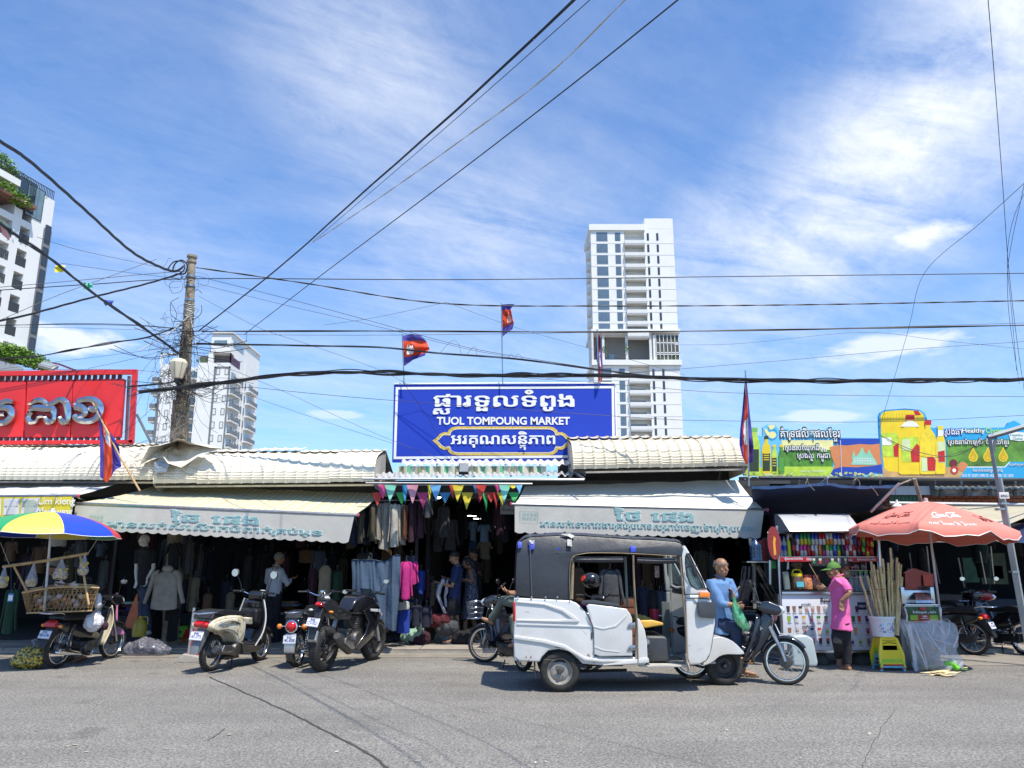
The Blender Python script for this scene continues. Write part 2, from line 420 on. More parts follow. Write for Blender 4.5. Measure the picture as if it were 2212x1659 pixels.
def worn(x0,x1,base,amp,seed,z,name,mat,far):
 random.seed(seed);n=70;pts=[]
 for i in range(n+1):
  x=lerp(x0,x1,i/n);pts.append((x,base+amp*nse(V3((x*.9,seed,0)))+amp*.35*nse(V3((x*4.1,seed,3))),z))
 mb=MB();mb.grid([pts,[(p[0],far,z)for p in pts]]);return struct(mb.build(name,mat,None,smooth=0))
DUST=M('dusty_asphalt',(.25,.225,.19),.95,0,.3,3,bump=.5,bscale=40,dirt=.5,dcol=(.15,.135,.12))
worn(5.0,60,12.5,.35,3,.004,'dusty_verge',DUST,14.2)
worn(-60,5.0,13.55,.12,5,.004,'dusty_verge',DUST,14.2)
pav=struct(MB().box(-60,60,14.2,22.6,-.02,.045).build('pavement',CONC,None,smooth=0))
slab_me=MB().box(-.595,.595,0,.78,0,.03).mesh('paving_slab',smooth=0,bevel=.008,seg=1)
slab_me.materials.append(M('paving_concrete',(.33,.29,.245),.9,0,.3,1.7,bump=.4,bscale=30,dirt=.6,dcol=(.15,.13,.11)))
random.seed(11)
for i in range(22):
 for r_ in range(2):
  o=part('paving_slab',slab_me,pav,(-13+i*1.2+.6*r_+rnd(-.004,.004),14.215+.79*r_,.045+rnd(-.006,.006)),(rnd(-.004,.004),rnd(-.004,.004),0))
CRK=M('crack_tar',(.055,.053,.05),.9,0,.3,12)
def crack(pts,w,seed):
 random.seed(seed);g=[G(*p,.004)for p in pts];g=spline(g,14);L_=[];R_=[]
 for i,p in enumerate(g):
  t=(g[min(i+1,len(g)-1)]-g[max(i-1,0)]);t.z=0;t.normalize();nrm=V3((-t.y,t.x,0))
  j=nrm*(nse(p*2.7)*.018+nse(p*9)*.012);ww=w*(.6+.6*abs(nse(p*6+V3((seed,0,0)))))
  L_.append(p+j+nrm*ww);R_.append(p+j-nrm*ww)
 mb=MB();mb.grid([L_,R_]);struct(mb.build('road_crack',CRK,None,smooth=0))
crack([(452,1462),(520,1492),(620,1536),(720,1588),(800,1630),(862,1680)],.019,1)
crack([(700,1468),(860,1500),(1050,1540),(1290,1596),(1520,1650),(1620,1690)],.003,2)
crack([(1935,1530),(1900,1580),(1870,1640),(1850,1690)],.003,3)
crack([(440,1600),(465,1590),(487,1572)],.006,5)
random.seed(21)
lit=MB()
for i in range(130):
 px=rnd(0,2212);py=rnd(1422,1475)if random.random()<.75 else rnd(1475,1650)
 p=G(px,py,.008);a=rnd(0,6.28);s_=rnd(.008,.03)*(1.6 if random.random()<.1 else 1)
 u=V3((cos_(a),sin_(a),rnd(-.1,.2)))*s_;w=V3((-sin_(a),cos_(a),0))*s_*rnd(.3,.8)
 lit.raw([p-u,p-w,p+u,p+w],[(0,1,2,3)])
tag(lit.build('litter',M('litter_scraps',(.5,.45,.34),.9,0,.6,3),None,smooth=0),'small pale scraps of litter and husk scattered over the road edge',None,kind='stuff')
BW=M('tower_render',(.74,.74,.72),.8,0,.06,.25,dirt=.12,dcol=(.5,.49,.46));BW2=M('render_band',(.66,.66,.64),.8,0,.05,.4)
GLS=M('window_glass',(.11,.16,.21),.06,0,.3,.35,coat=1.0);GLD=M('dark_glass',(.03,.04,.05),.08,0,.3,.6,coat=1.0)
GLT=M('teal_glass',(.16,.24,.26),.08,0,.3,.6,coat=1);FRD=M('dark_frame',(.05,.055,.06),.5);GREYP=M('grey_band',(.17,.18,.19),.8,0,.08,.5)
TRC=M('terracotta',(.22,.11,.08),.7);PLG=M('leafy_green',(.07,.17,.025),.7,0,.5,3);BRW=M('balcony_soffit',(.16,.10,.075),.7)
def windowmesh(w,h,fr=.07,mull=1,glass=GLS,frame=FRD,cross=False,depth=.12):
 f=MB();f.cur=0
 for a in(-1,1):f.box(a*w/2-fr/2,a*w/2+fr/2,-.06,depth,0,h)
 for b in(0,h):f.box(-w/2,w/2,-.05,depth,b-fr/2,b+fr/2)
 for k in range(mull):x=-w/2+w*(k+1)/(mull+1);f.box(x-fr/3,x+fr/3,-.03,depth,0,h)
 if cross:f.box(-w/2,w/2,-.025,depth,h*.32-fr/3,h*.32+fr/3)
 g=MB();g.box(-w/2,w/2,-.03,.0,0,h)
 fm=f.mesh('window',smooth=0,fix=False);fm.materials.append(frame)
 gm=g.mesh('pane',smooth=0,fix=False);gm.materials.append(glass)
 return fm,gm
def put_window(mm,parent,loc,rz=0,frame_off=-.0):
 o=part('window',mm[0],parent,loc,(0,0,rz));part('pane',mm[1],o);return o
YT=225.0
def tw(x,y):return Q('T3',x,y,YT)
def tower():
 z_t=tw(300,105).z;zb=0
 xl=tw(90,800).x;xr=tw(690,800).x;W_=xr-xl
 root=thing('residential_tower','tall white apartment tower with stacked balconies rising behind the market roof','building',(xl,YT,0))
 def X(x):return tw(x,800).x-xl
 def Z(y):return tw(400,y).z
 D=17
 zt=Z(133);ztr=Z(60);xs=X(484)
 b0,b1=Z(882),Z(1062)
 bx0,bx1=X(333),X(478)
 w=MB()
 for(za,zb_)in((0,b0 and Z(1100)),(Z(850),zt)):
  w.box(0,bx0,0,D,za,zb_);w.box(bx1,W_,0,D,za,zb_);w.box(bx0,bx1,2.0,D,za,zb_)
 w.box(xs,W_,-.02,D,zt,ztr)
 w.box(X(333),X(700),5,D,Z(1060),Z(882));w.box(X(510),X(525),0,5,Z(1062),Z(882))
 w.build('wall',BW,root,smooth=0)
 MB().box(-.5,xs,-.5,D,zt-.6,Z(104)).build('parapet',BW,root,smooth=0)
 MB().box(-.6,W_+.5,-.7,D,Z(868),Z(845)).box(-.6,W_+.55,-.75,D,Z(1098),Z(1062)).build('floor_slab',BW,root,smooth=0)
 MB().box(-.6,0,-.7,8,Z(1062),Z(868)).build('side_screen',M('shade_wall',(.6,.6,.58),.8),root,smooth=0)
 for xx in(160,325,492):MB().box(X(xx)-.35,X(xx)+.35,.1,.8,Z(1062),Z(868)).build('column',BW2,root,smooth=0)
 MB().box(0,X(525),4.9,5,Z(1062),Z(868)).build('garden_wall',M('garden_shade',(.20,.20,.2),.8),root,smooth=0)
 MB().box(X(210),X(250),4.7,4.85,Z(1050),Z(985)).build('glazed_door',GLT,root,smooth=0)
 lt=MB()
 for i in range(7):x=X(530)+i*(X(690)-X(530))/6;lt.box(x-.09,x+.09,-.1,.3,Z(1062),Z(878))
 for y in(938,1008,1020):lt.box(X(525),X(692),-.1,.3,Z(y)-.12,Z(y)+.12)
 lt.build('screen_frame',BW,root,smooth=0)
 dk=M('screen_dark',(.08,.08,.07),.6)
 sp=MB().box(0,(X(690)-X(530))/6-.2,.12,.2,0,Z(885)-Z(935)).mesh('screen_panel',smooth=0);sp.materials.append(dk)
 for i in range(6):
  for y in(935,1003,1060):part('screen_panel',sp,root,(X(530)+i*(X(690)-X(530))/6+.1,0,Z(y)))
 tops=[152+i*80.2 for i in range(9)];lows=[1112,1196,1280,1364,1448,1532]
 big=windowmesh(X(212)-X(130),4.9*.62,mull=1,glass=GLS,frame=BW2);mid=windowmesh(X(303)-X(266),3.3*.62+.6,mull=1,glass=GLS)
 nar=windowmesh(X(511)-X(497),2.4,mull=0,glass=GLD);blk=MB()
 sg=MB();zz=zt-1
 slab=MB();slab.box(0,bx1-bx0+.2,-1.0,0,0,1.15);slab.box(0,bx1-bx0+.2,-.9,2,-.35,0)
 slm=slab.mesh('balcony',smooth=0,bevel=.04,seg=1);slm.materials.append(BW2)
 inn=MB().box(0,5.2,1.9,2.0,0,1.9).mesh('balcony_door',smooth=0);inn.materials.append(GLD)
 ac=MB().box(0,.8,1.0,1.4,.9,1.5).mesh('aircon_unit',smooth=0);ac.materials.append(BW2)
 for k,y in enumerate(tops+lows):
  zf=Z(y)
  put_window(big,root,(X(171),0,zf-3.3));put_window(mid,root,(X(285),0,zf-3.1))
  put_window(nar,root,(X(504),0,zf-3.0));put_window(nar,root,(X(573),0,zf-3.0))
  bz=zf-4.6 if k else zf-4.4
  part('balcony',slm,root,(bx0-.1,0,bz));part('balcony_door',inn,root,(bx0+.3,0,bz+.2));part('aircon_unit',ac,root,(bx1-1.1,0,bz+.5))
  sg.box(-.02,W_+.02,-.035,0,zf-4.05,zf-3.97)
  if k<14:sg.box(bx0,bx1,2-.03,2,zf-1.2,zf-1.1)
 sg.build('floor_groove',M('groove',(.42,.42,.41),.8),root,smooth=0)
 for k in range(9):MB().box(-1.1,0,2,5,Z(tops[k])-4.2,Z(tops[k])-2.6).build('side_balcony',BW2,root,smooth=0)
 random.seed(4);sh=MB()
 for(cx,cy,zz,n)in((X(220),1,zt+1.3,40),(X(170),.2,Z(985),70),(X(325),.2,Z(975),80),(X(560),.05,Z(1045),30),(X(650),.05,Z(1045),30)):
  for i in range(n):
   p=V3((cx+random.gauss(0,.5),cy+random.gauss(0,.2)-.2,zz+random.gauss(0,.9 if n>50 else .3)));a=[V3((rnd(-.3,.3),rnd(-.3,.3),rnd(-.3,.3)))for _ in range(3)]
   sh.raw([p+q for q in a],[(0,1,2)])
 o=sh.build('foliage',PLG,root,smooth=0);o['kind']='stuff'
tower()
def blockB():
 YB=185.0
 def q(x,y):return Q('T2',x,y,YB)
 cx=q(700,1100).x;c0=V3((cx,YB,0))
 root=thing('hotel_block','white hotel block with grey trimmed windows behind the cable strewn pole','building',c0)
 def X(x):return q(x,1100).x-cx
 def Z(y):return q(650,y).z
 D=22.0
 xl=X(160);xm=X(455);w=MB()
 top=Z(875);w.box(xl,X(310),0,D,0,Z(890));w.box(X(310),xm,1.6,D,0,Z(905));w.box(xm,0,0,D,0,Z(880))
 w.box(X(545),0,.0,D,Z(800),Z(650));w.box(X(430),X(545),3,D,Z(880),Z(800));w.box(X(540),0,2.5,D,Z(880),Z(800))
 w.box(X(530),X(565),0,1,Z(880),Z(800));w.box(X(700),0,0,1,Z(880),Z(800))
 w.box(X(150),X(300),0,.5,Z(815),Z(805));w.box(X(150),X(165),0,.5,Z(890),Z(805));w.box(X(290),X(300),0,.5,Z(890),Z(805))
 w.build('wall',BW,root,smooth=0)
 MB().box(X(545),.4,-.4,D,Z(650),Z(640)).build('roof_slab',BW,root,smooth=0)
 MB().box(X(565),-1,-.05,0,Z(745),Z(705)).build('glazing_band',GLT,root,smooth=0)
 gb=MB();gb.box(X(585),X(600),-.08,0,0,Z(910));gb.box(X(700),X(712),-.08,0,0,Z(910));gb.box(X(585),X(712),-.08,0,Z(922),Z(910));gb.box(xl-.05,xl+.6,-.08,0,0,Z(1000))
 gb.build('grey_trim',GREYP,root,smooth=0)
 wn=windowmesh(.8,1.5,fr=.15,mull=0,frame=GREYP,glass=BW2)
 fl=104.5
 for k in range(7):
  y=985+k*fl
  for x in(617,684):put_window(wn,root,(X(x-k*2),0,Z(y)+.4))
  for x in(148+30,212+30):put_window(wn,root,(X(x),0,Z(y+0)))
 bal=MB();W2=X(455)-X(310);bal.box(0,W2,-.9,1.6,-.25,0);bm_=bal.mesh('balcony',smooth=0);bm_.materials.append(BW2)
 rail=MB()
 for i in range(15):rail.box(i*W2/14-.03,i*W2/14+.03,-.9,-.84,0,1.0)
 rail.box(0,W2,-.92,-.82,.95,1.05);rm=rail.mesh('balcony_rail',smooth=0);rm.materials.append(GREYP)
 dr=windowmesh(3.6,2.2,mull=3,fr=.1,frame=BW2,glass=GLT);acm=MB().box(0,1,0,.5,0,.8).mesh('aircon_unit',smooth=0);acm.materials.append(BW2)
 for k in range(7):
  z=Z(1005+k*fl)
  b_=part('balcony',bm_,root,(X(310),0,z));part('balcony_rail',rm,b_)
  put_window(dr,root,(X(380),1.58,z+.2));part('aircon_unit',acm,root,(X(425),1.0,z+2.0))
 for k in range(7):
  z=Z(1015+k*fl);b_=MB().box(xl-2.2,xl,1,4,z-.3,z).build('balcony',BW2,root,smooth=0);MB().box(xl-2.2,xl,.95,1.05,z,z+1).build('balcony_rail',GREYP,b_,smooth=0)
 def F(u):return u
 for k in range(7):
  z=Z(1012+k*fl)
  for(u0,u1)in((.8,6.5),(13,19.5)):
   b_=MB().box(0,1.1,u0,u1,z-.25,z+.15).build('balcony',BW2,root,smooth=0);MB().box(1.02,1.12,u0,u1,z+.15,z+1.1).build('balcony_rail',GREYP,b_,smooth=0)
  g=windowmesh(3.4,2.1,mull=3,fr=.12,frame=BW2,glass=GLT);g2=windowmesh(.9,1.7,mull=0,fr=.2,frame=GREYP,glass=GLD)
  put_window(g,root,(.03,3.2,z+.3),R(90));put_window(g,root,(.03,16.2,z+.3),R(90))
  for u in(8.2,10,12):put_window(g2,root,(.03,u,z+.2),R(90))
  part('aircon_unit',acm,root,(.3,6.2,z+2))
 MB().box(0,.2,11,11.4,0,Z(800)).build('drain_pipe',BW2,root,smooth=0)
 MB().box(-.05,.04,1.5,9,Z(745),Z(690)).build('glazing_band',GLT,root,smooth=0)
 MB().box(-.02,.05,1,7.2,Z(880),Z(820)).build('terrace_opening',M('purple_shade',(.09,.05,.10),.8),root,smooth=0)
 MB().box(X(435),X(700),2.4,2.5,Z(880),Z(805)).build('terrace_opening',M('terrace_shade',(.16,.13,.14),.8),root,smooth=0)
 for(x,y)in((520,30),(760,10)):MB().tube([(X(x)-1,8,Z(650)),(X(x)-1,8,Z(560))],.06,5).build('antenna',FRD,root)
 MB().box(X(515),X(528),2,3,Z(780),Z(740)).build('water_tank',M('navy',(.03,.05,.12),.4),root,smooth=0)
 random.seed(6);sh=MB()
 for i in range(160):
  p=V3((rnd(X(435),X(535)),.3,Z(870)+rnd(-.2,1)));a=[V3((rnd(-.25,.25),rnd(-.2,.2),rnd(-.3,.3)))for _ in range(3)]
  sh.raw([p+q_ for q_ in a],[(0,1,2)])
 sh.build('foliage',PLG,root,smooth=0)['kind']='stuff'
blockB()
def blockA():
 n_=V3((8,-1.8,0)).normalized()
 tdir=V3((-1.8*-1,8,0)).normalized()*-1
 tdir=V3((-1.8,-8,0)).normalized()
 pc=V3((-57.1,90,0))
 n_=V3((tdir.y*-1,tdir.x,0));n_=n_ if n_.x>0 else -n_
 root=thing('apartment_block','white and grey apartment block with roof garden at the left edge of the view','building',pc)
 root.rotation_euler[2]=math.atan2(tdir.y,tdir.x)
 inv=root.matrix_basis.inverted()
 sgn=(Matrix.Rotation(-root.rotation_euler[2],3,'Z')@n_).y
 def U(x,y):
  p=on_plane(*V('T1',x,y),pc,n_);q=inv@p;return q.x,q.z
 O=-1 if sgn<0 else 1
 def bx(mb,u0,u1,d0,d1,z0,z1):mb.box(u0,u1,O*d0,O*d1,z0,z1)
 ztop=U(268,318)[1];zlow=U(150,1095)[1]
 u1=U(0,160)[0]+6
 w=MB();rows=[U(190,480+k*122.5)[1]for k in range(6)]
 fh=abs(rows[0]-rows[1])
 a0,a1=U(150,500)[0],U(98,500)[0]
 bays=[(a0,a1),(U(60,560)[0]+.4,U(0,560)[0]+4)]
 us=[0,a0,a1,bays[1][0],bays[1][1],u1+4]
 zg=U(100,360)[1]
 bx(w,0,u1+4,-14,-2.2,zlow,ztop)
 bx(w,us[0],us[1],-2.2,0,zlow,ztop);bx(w,us[2],us[3],-2.2,0,zlow,ztop-8.4*.0-fh*.0)
 bx(w,us[4],us[5],-2.2,0,zlow,ztop-fh*1.2)
 for k in range(-1,6):
  z=U(120,540+k*122.5)[1]-fh*.02
  bx(w,us[1],us[2],-2.2,0,z-fh*.28,z+.0);bx(w,us[3],us[4],-2.2,0,z-fh*.28,z+.0)
 bx(w,us[1],us[2],-2.2,0,ztop-fh*.5,ztop);bx(w,us[3],us[5],-2.2,.3,ztop-fh*.28,ztop)
 w.build('wall',BW,root,smooth=0)
 s_=MB();bx(s_,.0,u1+4,-14,.5,zlow-1.2,zlow);s_.build('overhang_slab',BW2,root,smooth=0)
 s_=MB();bx(s_,.2,u1+4,-13,.45,zlow-1.32,zlow-1.2);s_.build('overhang_soffit',TRC,root,smooth=0)
 s_=MB();bx(s_,us[3]-2,u1+4,-2.2,1.1,ztop-fh*1.0,ztop-fh*.86);s_.build('canopy_slab',TRC,root,smooth=0)
 gs=MB();bx(gs,a0-3.1,a0-1.9,0,.06,zlow,U(195,445)[1]);gs.build('grey_trim',GREYP,root,smooth=0)
 nw=windowmesh(.75,2.2,mull=0,glass=GLD)
 rzw=PI if O>0 else 0
 for k in range(6):
  z=U(190,515+k*122.5)[1];put_window(nw,root,(a0-2.5,O*.08,z),rzw)
 tall=windowmesh(2.4,fh*1.35,mull=2,glass=GLT,cross=True);tall2=windowmesh(2.4,fh*1.35,mull=1,glass=GLD,cross=True)
 put_window(tall,root,(U(167,400)[0],O*.03,U(160,405)[1]),rzw);put_window(tall2,root,(U(124,370)[0],O*.03,U(120,372)[1]),rzw)
 rl=MB();wid=a1-a0
 for i in range(20):rl.box(i*wid/19-.025,i*wid/19+.025,-.03,.03,0,1.05)
 rl.box(0,wid,-.03,.03,1.0,1.07);rlm=rl.mesh('balcony_rail',smooth=0);rlm.materials.append(FRD)
 dd=windowmesh(wid*.55,fh*.66,mull=1,glass=GLD);shd=MB().box(0,1.0,0,.45,0,.8).mesh('aircon_unit',smooth=0);shd.materials.append(BW2)
 for k in range(0,6):
  z=U(120,540+k*122.5)[1]
  for(p0,p1,nm)in((a0,a1,0),(bays[1][0],bays[1][1],1)):
   part('balcony_rail',rlm,root,(p0,O*.0,z+.0),sc=((p1-p0)/wid,1,1))
   put_window(dd,root,((p0+p1)/2+.4,O*-2.15,z),rzw)
   if nm:part('aircon_unit',shd,root,(p0+.8,O*-1.6,z+1.7))
  if k<5:
   f=MB();bx(f,us[1],us[2],-2.2,-2.19,z,z+fh*.72);f.build('balcony_back',M('warm_grey',(.45,.45,.46),.8),root,smooth=0)
 rl=MB()
 for i in range(70):u=i*(u1+3)/69;rl.box(u-.03,u+.03,O*-.3-.03,O*-.3+.03,ztop,ztop+1.3)
 rl.box(0,u1+3,O*-.3-.04,O*-.3+.04,ztop+1.25,ztop+1.33);rl.build('roof_rail',FRD,root,smooth=0)
 pod=MB();bx(pod,3,u1+8,-10,2,zlow-12,U(100,1195)[1]);pod.build('podium',M('podium_grey',(.33,.35,.37),.8),root,smooth=0)
 bx2=MB();bx(bx2,1.5,u1+4,-13,-1,zlow-8,zlow-1.3);bx2.build('recessed_storey',BW2,root,smooth=0)
 random.seed(9)
 def bush(u,d,z,ru,rz_,n,dark=0):
  m=MB()
  for i in range(n):
   th=rnd(0,6.28);rr=random.random()**.4
   p=V3((u+ru*rr*cos_(th),O*d+random.gauss(0,.4),z+rz_*rr*sin_(th)*(1 if sin_(th)>0 else .5)));a=[V3((rnd(-.28,.28),rnd(-.28,.28),rnd(-.2,.2)))for _ in range(4)]
   m.raw([p+a[0],p+a[1],p+a[2]],[(0,1,2)])
  m.build('foliage',M('bright_leaf',(.16,.30,.03),.6,0,.6,1.5),root,smooth=0)['kind']='stuff'
 u,z=U(38,150);bush(u,-1,z+.4,2.0,1.4,800);u,z=U(108,205);bush(u,-1,z+.2,1.6,.6,320)
 u,z=U(215,285);bush(u,-1,z,1.3,.6,160);u,z=U(20,280);bush(u,.6,z,1.8,1.0,500);u,z=U(75,325);bush(u,.6,z,1.5,.9,450)
 u,z=U(85,1155);bush(u,1.2,z+.3,4.0,1.1,1500);u,z=U(20,1135);bush(u,1.2,z+.5,3.5,1.2,1300)
blockA()
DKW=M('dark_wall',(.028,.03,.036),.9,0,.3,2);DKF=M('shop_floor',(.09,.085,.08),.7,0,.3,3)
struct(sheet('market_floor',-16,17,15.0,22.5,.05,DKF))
hall=thing('market_hall','dark open fronted market hall under the cream roofs','market hall',(0,0,0))
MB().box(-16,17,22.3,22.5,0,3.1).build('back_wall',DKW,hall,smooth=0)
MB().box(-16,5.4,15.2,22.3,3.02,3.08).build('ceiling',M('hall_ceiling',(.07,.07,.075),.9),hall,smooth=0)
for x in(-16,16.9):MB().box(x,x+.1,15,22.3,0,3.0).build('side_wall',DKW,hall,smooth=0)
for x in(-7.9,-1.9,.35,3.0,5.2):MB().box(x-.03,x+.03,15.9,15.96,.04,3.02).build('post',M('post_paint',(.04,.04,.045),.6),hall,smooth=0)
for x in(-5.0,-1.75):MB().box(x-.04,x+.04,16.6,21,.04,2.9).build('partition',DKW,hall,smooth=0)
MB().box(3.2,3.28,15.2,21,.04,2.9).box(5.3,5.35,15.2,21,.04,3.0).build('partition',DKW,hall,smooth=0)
MB().box(-16,4.9,14.9,15.0,2.75,3.05).box(.9,4.25,15.28,15.38,2.9,3.5).build('fascia_void_board',M('fascia_void_dark',(.05,.05,.05),.8),hall,smooth=0)  # second box: dark board added to stand for the shaded void under the roof
def roofmat(name,col,dirt=.3):
 return M(name,col,.62,0,.14,2.2,dirt=dirt,dcol=(.36,.30,.21),bump=.15,bscale=3)
CREAM=roofmat('cream_roof',(.72,.67,.54),.42);CREAM2=roofmat('cream_roof_old',(.66,.59,.45),.55)
def roof(name,label,px0,px1,pe0,pe1,zt0,zt1,pitch,mat,ribw=.03,ribh=.021,crimp=True,seed=1,top_in=0):
 """curved-eave metal tile roof; px0..px1 at the eave, pe = eave row in the view, zt = ridge row"""
 Y0=14.0;a=W(px0,pe0,Y0);b=W(px1,pe1,Y0);ra=W(px0,zt0,15.25);rb=W(px1,zt1,15.25)
 root=thing(name,label,'roof',((a.x+b.x)/2,Y0,min(a.z,b.z)))
 Ltot=b.x-a.x;ns=4;sw=pitch*ns;n=max(1,round(Ltot/sw));sw=Ltot/n;pit=sw/ns
 def prof(H):
  P=[(0.02,0),(0,.05),(0.0,H*.16),(.03,H*.30),(.10,H*.45),(.20,H*.57),(.34,H*.67),(.55,H*.76),(.85,H*.86),(1.1,H*.93),(1.3,H*.99)]
  return P
 def section(x):
  u=(x%pit)/pit;d=min(u,1-u)*pit
  return ribh*max(0,1-(d/ribw))**.6 if d<ribw else 0.004*sin_(u*PI*3)
 def make(w,H,nm,y0=0,y1=99,lift=0,cr=True):
  P=[p for p in prof(H)];Pd=[]
  for i in range(len(P)-1):
   k=4
   for j in range(k):
    t=j/k;Pd.append((lerp(P[i][0],P[i+1][0],t),lerp(P[i][1],P[i+1][1],t)))
  Pd.append(P[-1]);Pd=[p for p in Pd if y0<=p[0]<=y1]
  xs=[]
  for k in range(ns):
   for f in(0,.04,.10,.17,.5,.83,.90,.96):xs.append((k+f)*pit)
  xs.append(ns*pit+.02)
  rows=[]
  for i,(y,z)in enumerate(Pd):
   j=min(i+1,len(Pd)-1);i0=max(i-1,0);ty,tz=Pd[j][0]-Pd[i0][0],Pd[j][1]-Pd[i0][1];l=math.hypot(ty,tz)or 1
   ny,nz=-tz/l,ty/l
   c=(.011 if(i%2)else -.002)if(cr and .0<=y<.34 and i>4)else 0
   rows.append([V3((x,y+ny*(section(x)+c+lift),z+nz*(section(x)+c+lift)))for x in xs])
  mb=MB();mb.grid(rows);base=list(mb.v);nb=len(base)
  mb2=MB();mb2.grid(rows)
  return mb2.mesh(nm,smooth=28,fix=True)
 H0=ra.z-a.z;H1=rb.z-b.z
 me=make(sw,(H0+H1)/2,'roof_sheet',cr=crimp);me.materials.append(mat)
 me2=make(sw,(H0+H1)/2,'ridge_sheet',y0=.85,y1=1.31,lift=.03,cr=False);me2.materials.append(mat)
 random.seed(seed)
 for i in range(n):
  x=a.x+i*sw;t=(i+.5)/n;z=lerp(a.z,b.z,t)
  s=part('roof_sheet',me,root,(x-root.location.x,rnd(-.015,.015),z-root.location.z+rnd(-.01,.01)),(rnd(-.01,.01),math.atan2(a.z-b.z,b.x-a.x),0),sc=(1,1,lerp(H0,H1,t)/((H0+H1)/2)))
  s2=part('ridge_sheet',me2,root,(x-root.location.x+.0,0.0,z-root.location.z+rnd(-.01,.015)),(rnd(-.015,.015),math.atan2(a.z-b.z,b.x-a.x),rnd(-.01,.01)),sc=(1,1,lerp(H0,H1,t)/((H0+H1)/2)))
 m=MB();P=prof(H0)
 for(xx,zz,HH)in((a.x,a.z,H0),(b.x,b.z,H1)):
  P=prof(HH);poly=[(p[0]+.02,p[1]-.03)for p in P]+[(1.3,-.1),(.25,-.1)]
  m.raw([(xx-root.location.x,y,zz-root.location.z+z)for(y,z)in poly],[tuple(range(len(poly)))])
 m.build('gable',M('gable_cream',(.55,.5,.4),.7,0,.2,3,dirt=.4),root,smooth=0)
 m=MB();m.raw([(a.x-root.location.x,1.32,ra.z-root.location.z-.0),(b.x-root.location.x,1.32,rb.z-root.location.z),(b.x-root.location.x,3.2,rb.z-root.location.z-.6),(a.x-root.location.x,3.2,ra.z-root.location.z-.6)],[(0,1,2,3)])
 m.build('back_slope',mat,root,smooth=0)
 m=MB();l=V3((a.x,Y0+.12,a.z-.03))-root.location;r_=V3((b.x,Y0+.12,b.z-.03))-root.location;m.tube([l,r_],.03,4);m.build('purlin',STL,root)
 return root
roof('cream_roof','long cream curved roof under the red sign at the far left',-140,336,1034,1036,962,958,.15,CREAM,seed=1)
roof('cream_roof','cream curved roof between the cable pole and the blue market sign',330,806,1045,1041,975,973,.215,CREAM,seed=2)
roof('cream_roof','cream ribbed roof above the white awning behind the three wheeler',1238,1616,1014,1007,948,944,.2,CREAM2,ribh=.028,crimp=True,seed=3)
def tarp_collar():
 root=thing('roof_tarpaulin','crumpled cream tarpaulin wrapped round the foot of the cable pole on the roof','tarpaulin',W(385,985,14.6))
 o=root.location
 outline=[(300,1006),(322,965),(345,962),(366,955),(384,948),(402,951),(420,960),(455,968),(478,966),(462,975),(430,984),(408,1000),(392,1010),(362,1002),(352,990),(330,992)]
 ctr=(384,955);mb=MB();rings=[]
 for k in range(7):
  t=k/6;r_=[]
  for i,p in enumerate(outline):
   x=lerp(ctr[0],p[0],t);y=lerp(ctr[1],p[1],t);Yd=14.75-.85*t+.12*nse(V3((i*.9,k*.8,0)))
   q=W(x,y,Yd)-o;q.z+=.05*nse(V3((i*1.3,k*1.7,5)))*min(1,t*2);r_.append(q)
  rings.append(r_)
 mb.loft(rings,cap=False);mb.build('sheet',M('old_tarp',(.70,.65,.54),.7,0,.15,3,dirt=.35,dcol=(.38,.33,.25)),root,smooth=15)
 mb=MB();mb.raw([W(*p,Y)-o for p,Y in(((332,1000),13.93),((352,985),13.95),((366,1004),13.9),((358,1021),13.93),((336,1022),13.95))],[(0,1,2,3,4)])
 mb.build('patch',M('patch_blue',(.30,.36,.42),.6),root,smooth=0)
tarp_collar()
def tin(name,mat,quad,nw,amp,parent,n=6):
 """corrugated sheet: quad = front-left, front-right, back-right, back-left world points"""
 fl,fr,br,bl=[V3(p)for p in quad];k=nw*6;rows=[]
 for j in range(n+1):
  t=j/n;rows.append([fl.lerp(fr,i/k).lerp(bl.lerp(br,i/k),t)+V3((0,0,amp*sin_(2*PI*i/6)+.02*nse(V3((i*.2,j,nw)))))for i in range(k+1)])
 mb=MB();mb.grid(rows);return mb.build(name,mat,parent,smooth=50)
TIN=M('zinc_sheet',(.50,.50,.50),.55,.25,.2,2.5,dirt=.5,dcol=(.26,.20,.15));TIN2=M('zinc_light',(.66,.65,.62),.55,.1,.15,2.5,dirt=.4,dcol=(.35,.27,.2))
can=thing('tin_canopy','rusty corrugated tin canopy below the blue market sign','canopy',W(1010,1030,14.2));co=can.location
for i in range(5):
 xa,xb=868+i*74,868+(i+1)*74+4;tin('tin_sheet',TIN2,[W(xa,1004+rnd(-1,2),14.5)-co,W(xb,1004,14.5)-co,W(xb,994,15.0)-co,W(xa,994,15.0)-co],5,.022,can,2)
for i in range(6):
 xa,xb=782+i*80,782+(i+1)*80+4;tin('tin_sheet',TIN,[W(xa,1033-i*1.2,14.05)-co,W(xb,1032-i*1.2,14.05)-co,W(xb,1021,14.6)-co,W(xa,1021-i*.5,14.6)-co],6,.02,can,2)
